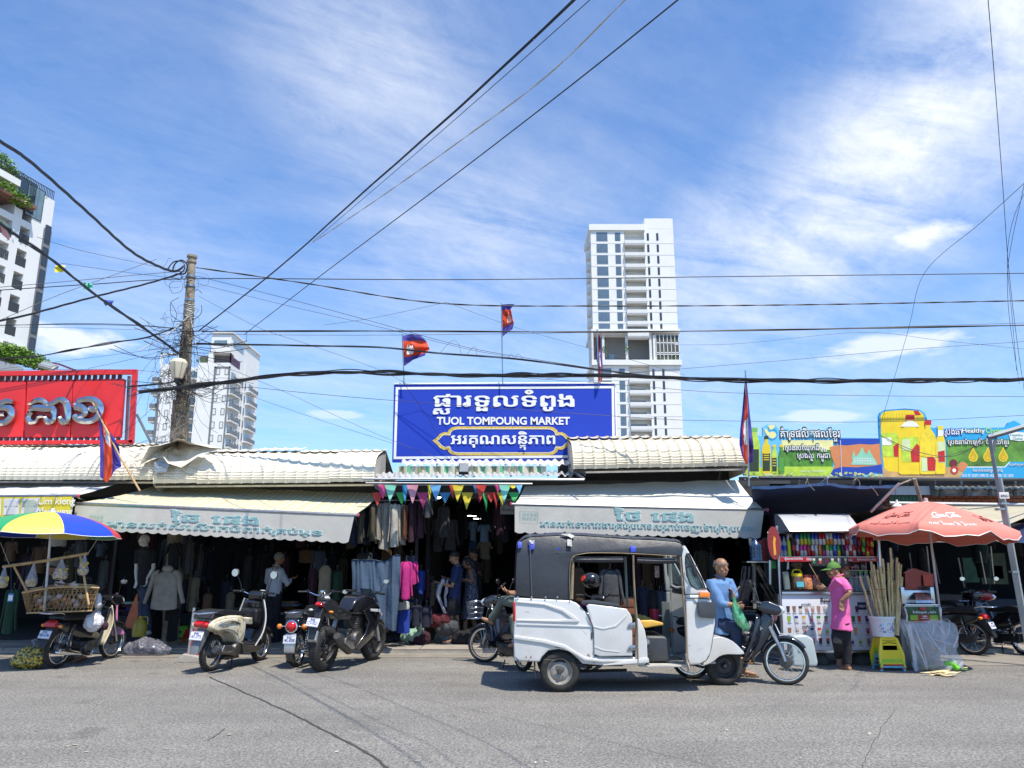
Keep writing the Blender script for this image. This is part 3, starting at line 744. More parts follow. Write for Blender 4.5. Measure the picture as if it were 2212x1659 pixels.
def stripes(N,L,tc,b):
 sx=N.new('ShaderNodeSeparateXYZ');L.new(tc.outputs['Object'],sx.inputs[0])
 m=N.new('ShaderNodeMath');m.operation='MULTIPLY';L.new(sx.outputs[0],m.inputs[0]);m.inputs[1].default_value=2.9
 f=N.new('ShaderNodeMath');f.operation='FRACT';L.new(m.outputs[0],f.inputs[0])
 r=N.new('ShaderNodeValToRGB');r.color_ramp.interpolation='CONSTANT';e=r.color_ramp.elements
 e[0].color=(.52,.50,.38,1);e[1].position=.25;e[1].color=(.20,.22,.12,1)
 for p,c in((.5,(.55,.52,.42,1)),(.68,(.12,.38,.20,1)),(.9,(.60,.58,.48,1))):x=e.new(p);x.color=c
 L.new(f.outputs[0],r.inputs[0]);return r.outputs[0]
mb=MB();rows=[]
for j in range(4):
 rows.append([W(860+i*3.2,lerp(1007,1027-2*(i/100),j/3)+(1.2*sin_(i*1.3)if j==3 else 0),14.52+.03*sin_(i*.8))-co for i in range(101)])
mb.grid(rows);mb.build('striped_valance',PM('striped_sheet',stripes,.8),can,smooth=60)
MB().tube([W(783,1034,13.75)-co,W(1262,1036,13.75)-co],.022,6).build('gutter_rail',GALV,can)
MB().tube([W(790,1043,13.7)-co,W(1150,1045,13.7)-co],.014,6).build('gutter_rail',GALV,can)
MB().tube([W(1232,1013,14.3)-co,W(1262,1034,13.75)-co],.02,6).build('brace',STL,can)
m=MB()
m.box(-.09,.09,-.04,.04,-.10,.10);fl_=thing('floodlight','black floodlight fixed below the middle of the blue sign','floodlight',W(1002,1013,14.1),rx=R(-25))
m.build('housing',BLK,fl_,bevel=.01);MB().box(-.075,.075,-.05,-.04,-.085,.085).build('lens',M('lamp_glass',(.25,.27,.28),.1),fl_,smooth=0)
MB().tube([(-.15,0,.0),(-.15,.06,-.17),(.15,.06,-.17),(.15,0,0)],.008,6).build('bracket',STL,fl_)
def wavy(s,t,seed):return(-.006-.012*nse(V3((s*10,seed*3,t*.8))))*t-.01
def awning(label,Lt,Lb,Rt,Rb,topL,topR,Yf,Yb,mtop,mval,scal=22,sagv=.03,bar=STL,seed=1,name='shop_awning',bow=0):
 root=thing(name,label,'awning',W((Lt[0]+Rt[0])/2,(Lt[1]+Rt[1])/2,Yf));o=root.location
 root['seed']=seed;n=48;rows=[]
 a,b=W(*Lt,Yf),W(*Rt,Yf);c,d=W(*topL,Yb),W(*topR,Yb)
 random.seed(seed)
 for j in range(9):
  t=j/8;r_=[]
  for i in range(n+1):
   s=i/n;p=a.lerp(b,s).lerp(c.lerp(d,s),t);p.z-=(sagv+.05*abs(nse(V3((s*3,seed,0)))))*sin_(PI*t)
   p.z+=.02*nse(V3((s*9,t*3,seed)));r_.append(p-o)
  rows.append(r_)
 mb=MB();mb.grid(rows);top=mb.build('canopy',mtop,root,smooth=60)
 la,lb=W(*Lb,Yf),W(*Rb,Yf);rows=[]
 n=scal*8
 for j in range(7):
  t=j/6;r_=[]
  for i in range(n+1):
   s=i/n;p=a.lerp(b,s).lerp(la.lerp(lb,s),t)
   p.y+=wavy(s,t,seed)
   if j==6:p.z+=-.026*abs(sin_(PI*scal*s))+.01
   r_.append(p-o)
  rows.append(r_)
 mb=MB();mb.grid(rows);val=mb.build('valance',mval,root,smooth=60)
 MB().tube([a-o+V3((-.05,0,0)),b-o+V3((.05,0,0))],.025,8).build('front_bar',bar,root)
 for p in(a,b):
  MB().ell((0,0,0),(.03,.03,.03),8,6).mesh('x')
  e=MB();e.ell(p-o+V3((.06 if p is b else -.06,0,0)),(.025,.035,.035),8,6);e.build('end_cap',M('pink_cap',(.55,.08,.14),.5)if name=='shop_awning' else WHP,root)
  q=V3((p.x+(-.25 if p is b else .25),Yb+.2,p.z+.0));MB().tube([p-o,vl(p,q,.5)-o+V3((0,0,-.12)),q-o],.014,6).build('folding_arm',STL,root)
 return root,a,b,la,lb
def fabric(name,col,dirt=.2,trans=.25):
 m=M(name,col,.85,0,.10,1.8,dirt=dirt,dcol=(.38,.34,.27),bump=.35,bscale=5);return m
def awn_stripes(N,L,tc,b):
 sx=N.new('ShaderNodeSeparateXYZ');L.new(tc.outputs['Object'],sx.inputs[0])
 nn=N.new('ShaderNodeTexNoise');nn.inputs['Scale'].default_value=1.2;L.new(tc.outputs['Object'],nn.inputs['Vector'])
 a=N.new('ShaderNodeMath');a.operation='MULTIPLY_ADD';L.new(sx.outputs[1],a.inputs[0]);a.inputs[1].default_value=-.10;L.new(sx.outputs[0],a.inputs[2])
 m=N.new('ShaderNodeMath');m.operation='MULTIPLY';L.new(a.outputs[0],m.inputs[0]);m.inputs[1].default_value=4.2
 f=N.new('ShaderNodeMath');f.operation='FRACT';L.new(m.outputs[0],f.inputs[0])
 r=N.new('ShaderNodeValToRGB');e=r.color_ramp.elements;r.color_ramp.interpolation='CONSTANT'
 e[0].color=(.62,.60,.48,1);e[1].position=.12;e[1].color=(.46,.38,.17,1)
 for p,c in((.3,(.66,.64,.54,1)),(.38,(.50,.43,.22,1)),(.55,(.68,.66,.56,1)),(.66,(.36,.40,.31,1)),(.9,(.68,.66,.56,1))):x=e.new(p);x.color=c
 L.new(f.outputs[0],r.inputs[0])
 mx=N.new('ShaderNodeMix');mx.data_type='RGBA';L.new(nn.outputs['Fac'],mx.inputs[0]);L.new(r.outputs[0],mx.inputs[6]);mx.inputs[7].default_value=(.52,.47,.30,1)
 mp=N.new('ShaderNodeMapRange');mp.inputs[3].default_value=.0;mp.inputs[4].default_value=.8;L.new(nn.outputs['Fac'],mp.inputs[0]);L.new(mp.outputs[0],mx.inputs[0])
 return mx.outputs[2]
VAL=fabric('valance_grey',(.50,.48,.43),.3);AWT=fabric('awning_white',(.62,.60,.53),.3)
TEAL=M('teal_print',(.25,.42,.41),.8,0,.1,4);TEALO=M('teal_halo',(.62,.70,.68),.8)
def on_valance(root,a,b,la,lb,s0,s1,t0,t1,txt,mat,off=.012,halo=True,kh=None):
 o=root.location;p=lambda s,t:a.lerp(b,s).lerp(la.lerp(lb,s),t)
 c=(p(s0,t0)+p(s1,t0)+p(s0,t1)+p(s1,t1))/4;w=(p(s1,t0)-p(s0,t0)).length;h=abs((p(s0,t1)-p(s0,t0)).length)
 ang=math.atan2((b-a).z,(b-a).x)
 F=Matrix.Translation(c-o+V3((0,-.030,0)))@Matrix.Rotation(-ang,4,'Y')
 obs=[]
 if halo:obs.append((lettering(txt,w*1.012,h*1.10,TEALO,root,F,'lettering_outline',off=off+.035,kh=kh),-.004))
 obs.append((lettering(txt,w,h,mat,root,F,'lettering',off=off,kh=kh),-.010))
 for ob,dy in obs:
  y0=(F.to_translation()).y
  for v in ob.data.vertices:
   q=v.co+o;s=(q.x-a.x)/(b.x-a.x);tp,bt=a.lerp(b,s),la.lerp(lb,s);t=(tp.z-q.z)/(tp.z-bt.z)
   v.co.y=lerp(tp.y,bt.y,t)+wavy(s,t,root['seed'])+dy+(v.co.y-y0)*.5-o.y
rt,a,b,la,lb=awning('pale striped awning with a grey valance in teal writing left of the market entrance',(163,1087),(161,1143),(766,1113),(753,1172),(345,1048),(822,1066),13.2,14.8,PM('awning_stripes',awn_stripes,.85),VAL,26)
on_valance(rt,a,b,la,lb,.345,.665,.08,.52,'ឆៃ ផេង',TEAL,.03)
on_valance(rt,a,b,la,lb,.125,.895,.54,.88,'មានលក់សំលៀកបំពាក់គ្រប់មុខ',TEAL)
on_valance(rt,a,b,la,lb,.055,.105,.42,.52,'078 82 86 80',TEAL,.0,False);on_valance(rt,a,b,la,lb,.055,.105,.58,.68,'096 89 82 287',TEAL,.0,False)
rt2,a,b,la,lb=awning('plain white awning with a grey valance in teal writing behind the three wheeler',(1112,1089),(1112,1150),(1650,1101),(1642,1162),(1134,1050),(1592,1037),13.4,14.8,AWT,VAL,24,seed=4)
on_valance(rt2,a,b,la,lb,.40,.72,.03,.48,'ថៃ ផេង',TEAL,.03)
on_valance(rt2,a,b,la,lb,.105,.555,.52,.84,'មានលក់ខោអាវរងារគ្រប់ប្រភេទ',TEAL);on_valance(rt2,a,b,la,lb,.565,.975,.52,.86,'សម្រាប់ចេញទៅក្រៅប្រទេស',TEAL)
on_valance(rt2,a,b,la,lb,.03,.09,.28,.38,'078 82 86 80',TEAL,.0,False);on_valance(rt2,a,b,la,lb,.03,.09,.42,.52,'096 89 82 287',TEAL,.0,False)
o_=rt2.location;m=MB()
p=lambda s,t:a.lerp(b,s).lerp(la.lerp(lb,s),t)-o_+V3((0,-.033,0))
for(s0,t0,s1,t1)in((.022,.14,.096,.15),(.022,.57,.096,.58),(.022,.14,.0235,.57),(.0945,.14,.096,.57)):m.raw([p(s0,t0),p(s1,t0),p(s1,t1),p(s0,t1)],[(0,1,2,3)])
m.build('printed_box',TEAL,rt2,smooth=0)
YEL=M('yellow_print',(.66,.56,.04),.8,0,.15,5,dirt=.15)
rt3,a,b,la,lb=awning('grey awning with a yellow menswear valance printed with shirts at the far left',(-60,1073),(-60,1124),(161,1071),(154,1123),(-60,1040),(290,1031),13.05,14.8,fabric('awning_grey',(.55,.55,.53)),fabric('valance_white',(.62,.62,.60)),11,seed=8)
o_=rt3.location
p=lambda s,t:a.lerp(b,s).lerp(la.lerp(lb,s),t)-o_+V3((0,-.032,0))
def patch(s0,s1,t0,t1,mat,dy=0,nm='printed_panel'):
 m=MB();m.raw([p(s0,t0)+V3((0,dy,0)),p(s1,t0)+V3((0,dy,0)),p(s1,t1)+V3((0,dy,0)),p(s0,t1)+V3((0,dy,0))],[(0,1,2,3)]);m.build(nm,mat,rt3,smooth=0)
patch(.0,.99,.04,.86,YEL)
PW=M('print_grey',(.58,.58,.56),.8,0,.1,9);PG=M('print_sage',(.40,.46,.36),.8,0,.2,14)
for(s0,s1,m_)in((.02,.30,PW),(.325,.48,PW),(.50,.665,PG)):
 patch(s0,s1,.10,.80,M('print_pale',(.66,.66,.63),.8),-.006)
 for q in((.22,.78,.16,.76),(.08,.92,.22,.42)):patch(lerp(s0,s1,q[0]),lerp(s0,s1,q[1]),q[2],q[3],m_,-.012-.002*(q[0]<.1))
F=lambda s,t:facing(p(s,t)+V3((0,-.014,0)))
PWH=M('print_white',(.75,.75,.72),.8)
lettering('Lim kieng',.60,.15,PWH,rt3,F(.85,.26),off=.01);lettering('Menswear',.58,.14,PWH,rt3,F(.84,.66),off=.01)
BLUE=M('sign_blue',(.003,.040,.44),.75,0,.04,1.2,bump=.06,bscale=2);WHT=M('sign_white',(.82,.82,.82),.5,0,.02,3)
def bluesign():
 YS=15.3
 tl,tr,bl,br=(851,831),(1328,829),(847,998),(1332,996)
 c=(W(*tl,YS)+W(*br,YS))/2;root=thing('market_sign','big blue Tuol Tompoung Market sign board with white lettering and a gold cartouche','sign board',c);o=root.location
 A,B,D,E_=[W(*q,YS)-o for q in(tl,tr,br,bl)]
 m=MB();m.raw([A,B,D,E_]+[q+V3((0,.09,0))for q in(A,B,D,E_)],[(0,1,2,3),(7,6,5,4),(0,4,5,1),(1,5,6,2),(2,6,7,3),(3,7,4,0)])
 m.build('board',BLUE,root,smooth=0)
 def P(x,y):return Q('T4',x,y,YS)-o
 def strip(pts,w,mat,nm,dy=-.006):
  m=MB();pts=[V3((q.x,q.y+dy,q.z))for q in pts];n=len(pts);I=[];O=[]
  for i,q in enumerate(pts):
   t1=(q-pts[i-1]).normalized();t2=(pts[(i+1)%n]-q).normalized();t=(t1+t2).normalized();nn=V3((-t.z,0,t.x));k=1/max(.5,abs(t1.dot(t)))
   I.append(q+nn*w/2*k);O.append(q-nn*w/2*k)
  m.raw(I+O,[(i,(i+1)%n,(i+1)%n+n,i+n)for i in range(n)]);return m.build(nm,mat,root,smooth=0)
 strip([P(183,775),P(1972,765),P(1980,1338),P(165,1352)],.05,WHT,'border_line')
 m=MB()
 for(q,r_)in((A,B),(B,D)):m.tube([q+V3((0,.02,.01)),r_+V3((0,.02,.01))],.028,4)
 m.build('frame',WHT,root,smooth=0)
 def fit(txt,x0,y0,x1,y1,off,mat=WHT,ol=None):
  a,b=P(x0,y1),P(x1,y0);cc=(a+b)/2
  if ol:lettering(txt,(b.x-a.x)*1.008,(b.z-a.z)*1.05,ol,root,facing(cc+V3((0,-.006,0))),'lettering_outline',off=off+.02)
  lettering(txt,b.x-a.x,b.z-a.z,mat,root,facing(cc+V3((0,-.010,0))),off=off)
 fit('ផ្សារទួលទំពូង',480,788,1652,992,.026)
 fit('TUOL TOMPOUNG MARKET',512,1012,1616,1078,.03)
 fit('អរគុណសន្តិភាព',628,1132,1494,1288,.026)
 half=[(1062,1104),(1250,1104),(1440,1104),(1478,1112),(1500,1130),(1508,1155),(1545,1150),(1575,1165),(1595,1190),(1622,1209)]
 cx,cy=1060,1211;pts=list(half)+[(x,2*cy-y)for x,y in half[::-1][1:]]
 pts=pts+[(2*cx-x,y)for x,y in pts[::-1]][1:-1]
 GOLD=M('gold_print',(.72,.50,.08),.5,0,.45,26)
 strip([P(*q)for q in pts],.062,GOLD,'gold_cartouche');strip([P(cx+(x-cx)*.975,cy+(y-cy)*.93)for x,y in pts],.010,WHT,'cartouche_line',-.009)
 for x in(851+30,1090,1300):pass
 for x in(-1.9,0,1.9):MB().tube([(x,.12,-1.0),(x,.12,.75)],.03,6).build('support',STL,root)
bluesign()
def redsign():
 YS=14.9
 def P(x,y,d=0):return Q('T7',x,y,YS+d)-o
 root=thing('red_shop_sign','large red shop sign with chrome letters in a red ladder frame at the left','sign board',Q('T7',640,420,YS));o=root.location
 RED=M('sign_red',(.68,.020,.018),.35,0,.05,.9,coat=.3);RD=M('red_inner',(.10,.015,.02),.6);CH2=M('letter_chrome',(.55,.56,.56),.12,1,.1,5)
 RP=M('red_panel',(.74,.026,.024),.35,0,.05,.8,coat=.15)
 for(xa,xb,ta,tb)in((-620,-210,184,176),(-205,245,176,167),(258,690,166,160),(694,1172,160,152)):
  m=MB();A,B,D,E_=P(xa,ta),P(xb,tb),P(xb-(40 if xb>1000 else 30),706),P(xa-(25 if xa<900 else 30),714)
  vs=[A,B,D,E_];m.raw(vs+[v+V3((0,.12,0))for v in vs],[(0,1,2,3),(7,6,5,4),(0,4,5,1),(1,5,6,2),(2,6,7,3),(3,7,4,0)]);m.build('panel',RP,root,smooth=0,bevel=.006,seg=1)
 def bar(a,b,h,dep,mat,nm,y=0):
  m=MB();d=(b-a).normalized();n_=V3((-d.z,0,d.x))*h/2;vs=[a-n_,b-n_,b+n_,a+n_];vs=[v+V3((0,y,0))for v in vs]
  m.raw(vs+[v+V3((0,dep,0))for v in vs],[(0,1,2,3),(7,6,5,4),(0,4,5,1),(1,5,6,2),(2,6,7,3),(3,7,4,0)]);return m.build(nm,mat,root,smooth=0,bevel=.006,seg=1)
 bar(P(-620,118),P(1306,92),.098,.07,RED,'frame_bar',-.05);bar(P(-650,768),P(1268,755),.075,.07,RED,'frame_bar',-.05)
 bar(P(1286,75),P(1250,765),.095,.07,RED,'frame_bar',-.05)
 for(x,yy)in((1184,0),(1238,0)):bar(P(x,108),P(x-30,742),.06,.06,STL,'frame_post',.16)
 blk=MB().box(-.028,.028,0,.06,-.06,.06).mesh('spacer',smooth=0);blk.materials.append(RD)
 blk2=MB().box(-.028,.028,0,.06,-.055,.055).mesh('spacer',smooth=0);blk2.materials.append(RD)
 for k in range(28):
  x=1129-k*59;part('spacer',blk,root,P(x,142+k*.8));part('spacer',blk2,root,P(x-15,728+k*.2))
 def letter(strokes,nm='chrome_letter'):
  m=MB()
  for st in strokes:
   pts=spline([P(x,y,-.10)for x,y,w in st],5);ws=[]
   for i in range(len(st)-1):
    for k in range(5):ws.append(lerp(st[i][2],st[i+1][2],k/5))
   ws.append(st[-1][2]);L_,R_=[],[]
   for i,q in enumerate(pts):
    t=(pts[min(i+1,len(pts)-1)]-pts[max(i-1,0)]).normalized();n_=V3((-t.z,0,t.x))*ws[i]*.2278/112/2
    L_.append(q+n_);R_.append(q-n_)
   rings=[[L_[i]+V3((0,-.05,0))*0,vl(L_[i],R_[i],.5)+V3((0,-.03,0)),R_[i],R_[i]+V3((0,.10,0)),L_[i]+V3((0,.10,0))]for i in range(len(pts))]
   m.loft(rings)
  return m.build(nm,CH2,root,smooth=35)
 letter([[(262,400,16),(300,380,40),(345,358,48),(400,360,50),(450,395,44),(500,385,48),(560,352,50),(615,370,62),(640,430,66),(645,500,56),(630,555,50),(590,560,60),(560,520,36)],[(275,450,36),(330,430,60),(420,435,66),(500,440,60),(508,500,48),(500,550,46),(450,560,56),(420,520,36)],[(290,470,50),(265,520,52),(280,560,50),(330,560,38),(360,515,36),(415,510,26)]])
 letter([[(700,400,30),(740,365,48),(800,350,52),(870,350,62),(935,390,70),(950,450,64),(925,515,60),(860,555,52),(780,555,52),(725,530,60),(700,500,50)],[(705,420,60),(760,425,74),(805,460,58),(790,500,50),(740,520,44)],[(840,430,40),(880,445,60),(930,440,56)]])
 letter([[(-60,400,30),(0,390,50),(60,365,50),(120,375,30)],[(-60,440,40),(20,430,50),(90,440,70),(105,500,60),(60,560,60),(0,575,50),(-60,560,40)],[(-30,495,26),(40,490,40)]])
 letter([[(-420,400,40),(-340,355,52),(-250,360,60),(-190,430,66),(-190,510,56),(-230,560,50)],[(-420,440,50),(-330,470,60),(-350,550,55),(-420,560,40)]])
 MB().tube([P(735,82,-.05),P(560,15,-.5),P(495,2,-.8)],.018,6).build('lamp_arm',STL,root)
 fl=thing('floodlight','floodlight on a bent arm above the red sign','floodlight',Q('T7',458,35,YS-.85),rx=R(-50),ry=R(15))
 MB().box(-.15,.15,-.03,.03,-.08,.08).build('housing',GALV,fl,bevel=.01);MB().box(-.13,.13,-.04,-.03,-.06,.06).build('lens',M('lamp_glass'),fl,smooth=0)
 MB().tube([P(1296,490,.2),P(1430,760,.5)],.025,6).build('brace',STL,root)
redsign()
def billboards():
 YS=15.6
 SKY1=M('print_sky',(.16,.55,.82),.5,0,.2,1.4);GRN=M('print_leaf',(.10,.30,.04),.5,0,.6,9);GRN2=M('print_field',(.10,.30,.03),.5,0,.6,7);YLW=M('print_oil',(.85,.62,.02),.4,0,.12,5)
 LIM=M('print_lime',(.52,.72,.06),.5,0,.3,6);DKL=M('print_dark',(.03,.05,.02),.5);ORG=M('print_orange',(.66,.24,.09),.5,0,.1,3);NVY=M('print_navy',(.015,.06,.42),.5,0,.1,3);REDP=M('print_red',(.55,.02,.02),.5,0,.2,9)
 WOOD=M('print_wood',(.58,.36,.15),.5,0,.3,4);CYN=M('print_cyan',(.03,.36,.66),.5,0,.05,3);PWHT=M('sign_white');MINT=M('print_mint',(.25,.62,.42),.5);PNT=M('print_peanut',(.52,.58,.22),.6,0,.5,24);BLR=M('print_blur',(.12,.30,.04),.6,0,.7,2.5);SUNM=M('print_sun',(.85,.80,.35),.5)
 def board(label,outline,back):
  root=thing('billboard',label,'billboard',Q('T5',outline[0][0],outline[0][1],YS));o=root.location
  P=lambda x,y,k=0:Q('T5',x,y,YS-k*.0016)-o
  m=MB();n=len(outline);f=[P(*q)for q in outline];m.raw(f+[v+V3((0,.07,0))for v in f],[tuple(range(n)),tuple(range(2*n-1,n-1,-1))]+[(i,i+n,(i+1)%n+n,(i+1)%n)for i in range(n)])
  m.build('board',back,root,smooth=0)
  def sh(pts,mat,k,nm='print'):
   m=MB();m.raw([P(x,y,k)for x,y in pts],[tuple(range(len(pts)))]);return m.build(nm,mat,root,smooth=0)
  def tx(t,x0,y0,x1,y1,mat,k,off=.01,ol=None):
   a,b=P(x0,y1,k),P(x1,y0,k)
   if ol:lettering(t,(b.x-a.x)*1.03,(b.z-a.z)*1.2,ol,root,facing((a+b)/2),'lettering_outline',off=off+.06)
   lettering(t,b.x-a.x,b.z-a.z,mat,root,facing((a+b)/2+V3((0,-.004 if ol else 0,0))),off=off)
  return root,sh,tx,P
 def bottle(sh,x,w,y0,y1,body,cap,k,neck=.3,label=None,capm=None,jug=False):
  h=y1-y0;nw=w*neck;pts=[(x-nw/2,y0),(x+nw/2,y0),(x+nw/2,y0+h*.14),(x+w*.42,y0+h*.26),(x+w/2,y0+h*.36),(x+w/2,y1-h*.03),(x+w*.4,y1),(x-w*.4,y1),(x-w/2,y1-h*.03),(x-w/2,y0+h*.36),(x-w*.42,y0+h*.26),(x-nw/2,y0+h*.14)]
  sh(pts,body,k,'bottle_print');sh([(x-nw*.62,y0-h*.02),(x+nw*.62,y0-h*.02),(x+nw*.62,y0+h*.07),(x-nw*.62,y0+h*.07)],cap,k+1)
  if label:sh([(x-w*.42,y0+h*.45),(x+w*.42,y0+h*.45),(x+w*.42,y0+h*.93),(x-w*.42,y0+h*.93)],label,k+1)
 top1=[(100,600),(150,560),(190,545),(196,490),(212,480),(226,500),(232,540),(282,545),(280,480),(310,460),(372,462),(400,500),(430,490),(470,490),(480,505),(740,500),(770,475),(800,495),(848,520),(856,555),(1140,560),(1168,860),(140,835),(104,640)]
 root,sh,tx,P=board('bright billboard of green and yellow oil bottles beside a national flag print',top1,SKY1)
 sh([(420,575),(800,575),(800,645),(420,660)],SUNM,1);sh([(430,650),(800,645),(800,780),(430,790)],GRN2,1);sh([(140,780),(440,770),(800,770),(800,858),(140,834)],LIM,2)
 def wave(y0,y1,x0=776,x1=1142,s0=0,s1=0):
  n=14;T_=[(lerp(x0+(14 if True else 0)*sin_(0),x1+s1,i/n),y0-7*sin_(i/n*5.5))for i in range(n+1)];B_=[(lerp(x0+s0,x1+s1+6,i/n),y1-7*sin_(i/n*5.5))for i in range(n+1)];return T_+B_[::-1]
 sh([(830,562),(1140,562),(1143,600),(1080,606),(1000,602),(900,612),(838,608)],NVY,3)
 sh([(775,625),(838,610),(900,614),(1000,603),(1080,608),(1143,600),(1160,770),(1080,766),(980,775),(860,772),(800,790),(815,760),(790,700)],ORG,4)
 sh([(778,830),(800,792),(860,774),(980,777),(1080,768),(1160,752),(1166,820),(1100,812),(1000,836),(860,842)],NVY,5)
 tem=[(934,756),(934,742),(945,735),(940,700),(946,670),(952,650),(958,668),(962,690),(975,690),(985,680),(994,665),(1000,660),(1010,632),(1020,632),(1028,660),(1040,672),(1052,680),(1058,652),(1064,640),(1072,655),(1080,672),(1095,690),(1100,710),(1112,715),(1124,745),(1120,760)]
 sh(tem,MINT,6,'temple_print')
 for i in range(4):sh([(940+i*4,752-i*14),(1116-i*5,746-i*12),(1115-i*5,749-i*12),(940+i*4,755-i*14)],PWHT,7)
 for i in range(7):sh([(960+i*19,735),(963+i*19,735),(962+i*19,700),(959+i*19,700)],PWHT,7)
 random.seed(3)
 for i in range(64):
  x=rnd(150,1158);y=rnd(815,852)+(x-150)*.004;
  if 500<x<780:y=rnd(838,856)
  a=rnd(-.6,.6);l,w=rnd(10,17),rnd(6,9)
  pts=[(x+l*cos_(t)*cos_(a)-w*sin_(t)*sin_(a),min(858,y+l*cos_(t)*sin_(a)+w*sin_(t)))for t in[j*PI/4 for j in range(8)]];sh(pts,[PNT,M('print_peanut_dark',(.36,.42,.14),.6),M('print_peanut_pale',(.62,.66,.34),.6)][i%3],8+.05*i,'peanut_print')
 bottle(sh,215,86,488,830,LIM,M('print_capg',(.2,.5,.1),.5),3,.5,DKL);bottle(sh,306,66,548,822,YLW,DKL,5,.35,DKL);bottle(sh,366,40,612,820,LIM,YLW,6,.5,DKL);bottle(sh,418,44,612,820,GRN,YLW,7,.45,M('print_midgreen',(.1,.35,.05),.5))
 for j in range(4):sh([(286,668+j*16),(326,668+j*16),(326,675+j*16),(286,675+j*16)],YLW,8);sh([(354,700+j*20),(378,700+j*20),(378,706+j*20),(354,706+j*20)],YLW,9)
 sh([(312+40*cos_(t)+38,528+46*sin_(t))for t in[j*PI/8 for j in range(16)]],CYN,3,'emblem_print');sh([(350+30*cos_(t),536+26*sin_(t))for t in[j*PI/6 for j in range(12)]],SUNM,4,'emblem_print')
 sh([(290,488),(310,496),(330,520),(318,545),(298,520)],SUNM,5,'leaf_print');sh([(316,468),(340,462),(372,466),(360,490),(336,500)],SUNM,5.5,'leaf_print')
 tx('គាំទ្រផលិតផលខ្មែរ',414,482,845,588,WHT,6,.02,DKL);tx('ប្រេងសណ្តែកដី',444,602,692,672,WHT,6,.02,DKL);tx('និង',708,618,748,660,WHT,6,.01);tx('ប្រេងល្ង កម្ពុជា',535,670,775,738,WHT,6,.02,DKL);tx('ផេក៖ ខ្មែរ ហែលស៊ី អីស',560,792,740,822,WHT,6,.0)
 sh([(852,575),(857,575),(866,840),(861,840)],M('print_seam',(.6,.6,.6),.4),9)
 top2=[(1140,400),(1150,370),(1180,352),(1330,340),(1440,350),(1478,375),(1504,440),(1516,478),(1550,486),(1590,466),(1610,490),(2080,480),(2100,445),(2140,430),(2180,450),(2230,500),(2700,490),(2700,858),(1168,860),(1150,640)]
 root,sh,tx,P=board('bright billboard of yellow cooking oil bottles with Healthy Choice lettering',top2,M('print_sky2',(.03,.38,.72),.5,0,.1,2))
 sh([(1640,575),(2700,560),(2700,775),(1640,775)],BLR,1);sh([(1168,775),(2700,770),(2700,856),(1168,858)],WOOD,2)
 jug=[(1150,400),(1165,372),(1190,360),(1330,350),(1435,358),(1466,382),(1490,450),(1500,700),(1500,780),(1470,822),(1210,806),(1176,780),(1160,640)]
 sh(jug,YLW,3,'bottle_print')
 for k in range(12):sh([(1180+k*22,370),(1183+k*22,370),(1183+k*22,440),(1180+k*22,440)],M('print_oil_dark',(.72,.46,.01),.4),4)
 sh([(1155,525),(1270,520),(1300,600),(1305,700),(1170,695)],LIM,5);sh([(1245,620),(1290,590),(1300,700),(1250,695)],REDP,6);sh([(1160,560),(1230,556),(1232,612),(1164,612)],PWHT,7)
 sh([(1396,356),(1430,356),(1450,388),(1410,390)],REDP,5)
 bottle(sh,1370,170,395,828,YLW,REDP,8,.3);sh([(1300,555),(1430,550),(1436,735),(1310,735)],LIM,10);sh([(1372,660),(1420,600),(1440,620),(1440,735),(1380,735)],REDP,11)
 sh([(1325,445),(1370,428),(1415,445),(1438,475),(1300,475)],PWHT,10);sh([(1310,570),(1370,566),(1372,650),(1312,650)],M('print_palelime',(.62,.72,.4),.5),12)
 bottle(sh,1502,122,435,826,M('print_oil2',(.86,.66,.03),.4,0,.2,8),REDP,12,.32);sh([(1452,705),(1560,700),(1560,800),(1456,805)],M('print_palelime'),14);sh([(1495,700),(1540,696),(1560,720),(1556,800),(1500,800)],REDP,15)
 bottle(sh,1595,72,475,824,YLW,M('print_capy',(.8,.66,.05),.5),15,.45);sh([(1570,585),(1625,585),(1628,740),(1574,740)],M('print_palelime'),17);sh([(1575,660),(1625,650),(1628,735),(1580,735)],REDP,18)
 sh([(1575,545),(1612,545),(1612,500),(1575,500)],PWHT,17)
 for(x,y,r_,m_)in((1690,745,30,M('print_plum',(.16,.02,.03),.4)),(1760,770,36,ORG),(1698,795,30,M('print_redfruit',(.5,.05,.03),.4)),(1696,798,14,PWHT)):
  sh([(x+r_*cos_(t),y+r_*sin_(t))for t in[j*PI/7 for j in range(14)]],m_,4+r_*.0+(3 if r_<20 else(2 if r_==30 else 0))+(x%5)*.3,'fruit_print')
 for a in range(4):sh([(1720,745),(1740+a*20,715+a*8),(1790+a*6,722+a*16)],GRN,3+a*.2,'leaf_print')
 for x,t in((1837,'E'),(1945,'6'),(2058,'3')):
  sh([(x,625),(x+14,655),(x+32,685),(x+35,705),(x+24,728),(x,736),(x-24,728),(x-35,705),(x-32,685),(x-14,655)],YLW,4,'drop_print');sh([(x,640),(x+11,663),(x+26,690),(x+28,704),(x+19,722),(x,728),(x-19,722),(x-28,704),(x-26,690),(x-11,663)],M('print_amber',(.62,.40,.01),.4),5,'drop_print')
  tx(t,x-9,692,x+9,716,YLW,6,.01);tx('VITAMIN' if t=='E' else 'OMEGA',x-22,678,x+22,688,YLW,6,.0)
 tx('ប្រេងឆា',1612,490,1748,552,WHT,5,.01,NVY);tx('Healthy',1756,486,1920,530,WHT,6,.02,M('print_forest',(.02,.14,.06),.5));tx('Choice',1930,484,2072,522,M('print_lime_text',(.38,.72,.10),.5),6,.02)
 tx('ប្រេងឆាម៉ាឡេស៊ី ចំហុយខ្មែរ',1650,562,2095,625,WHT,6,.015,DKL)
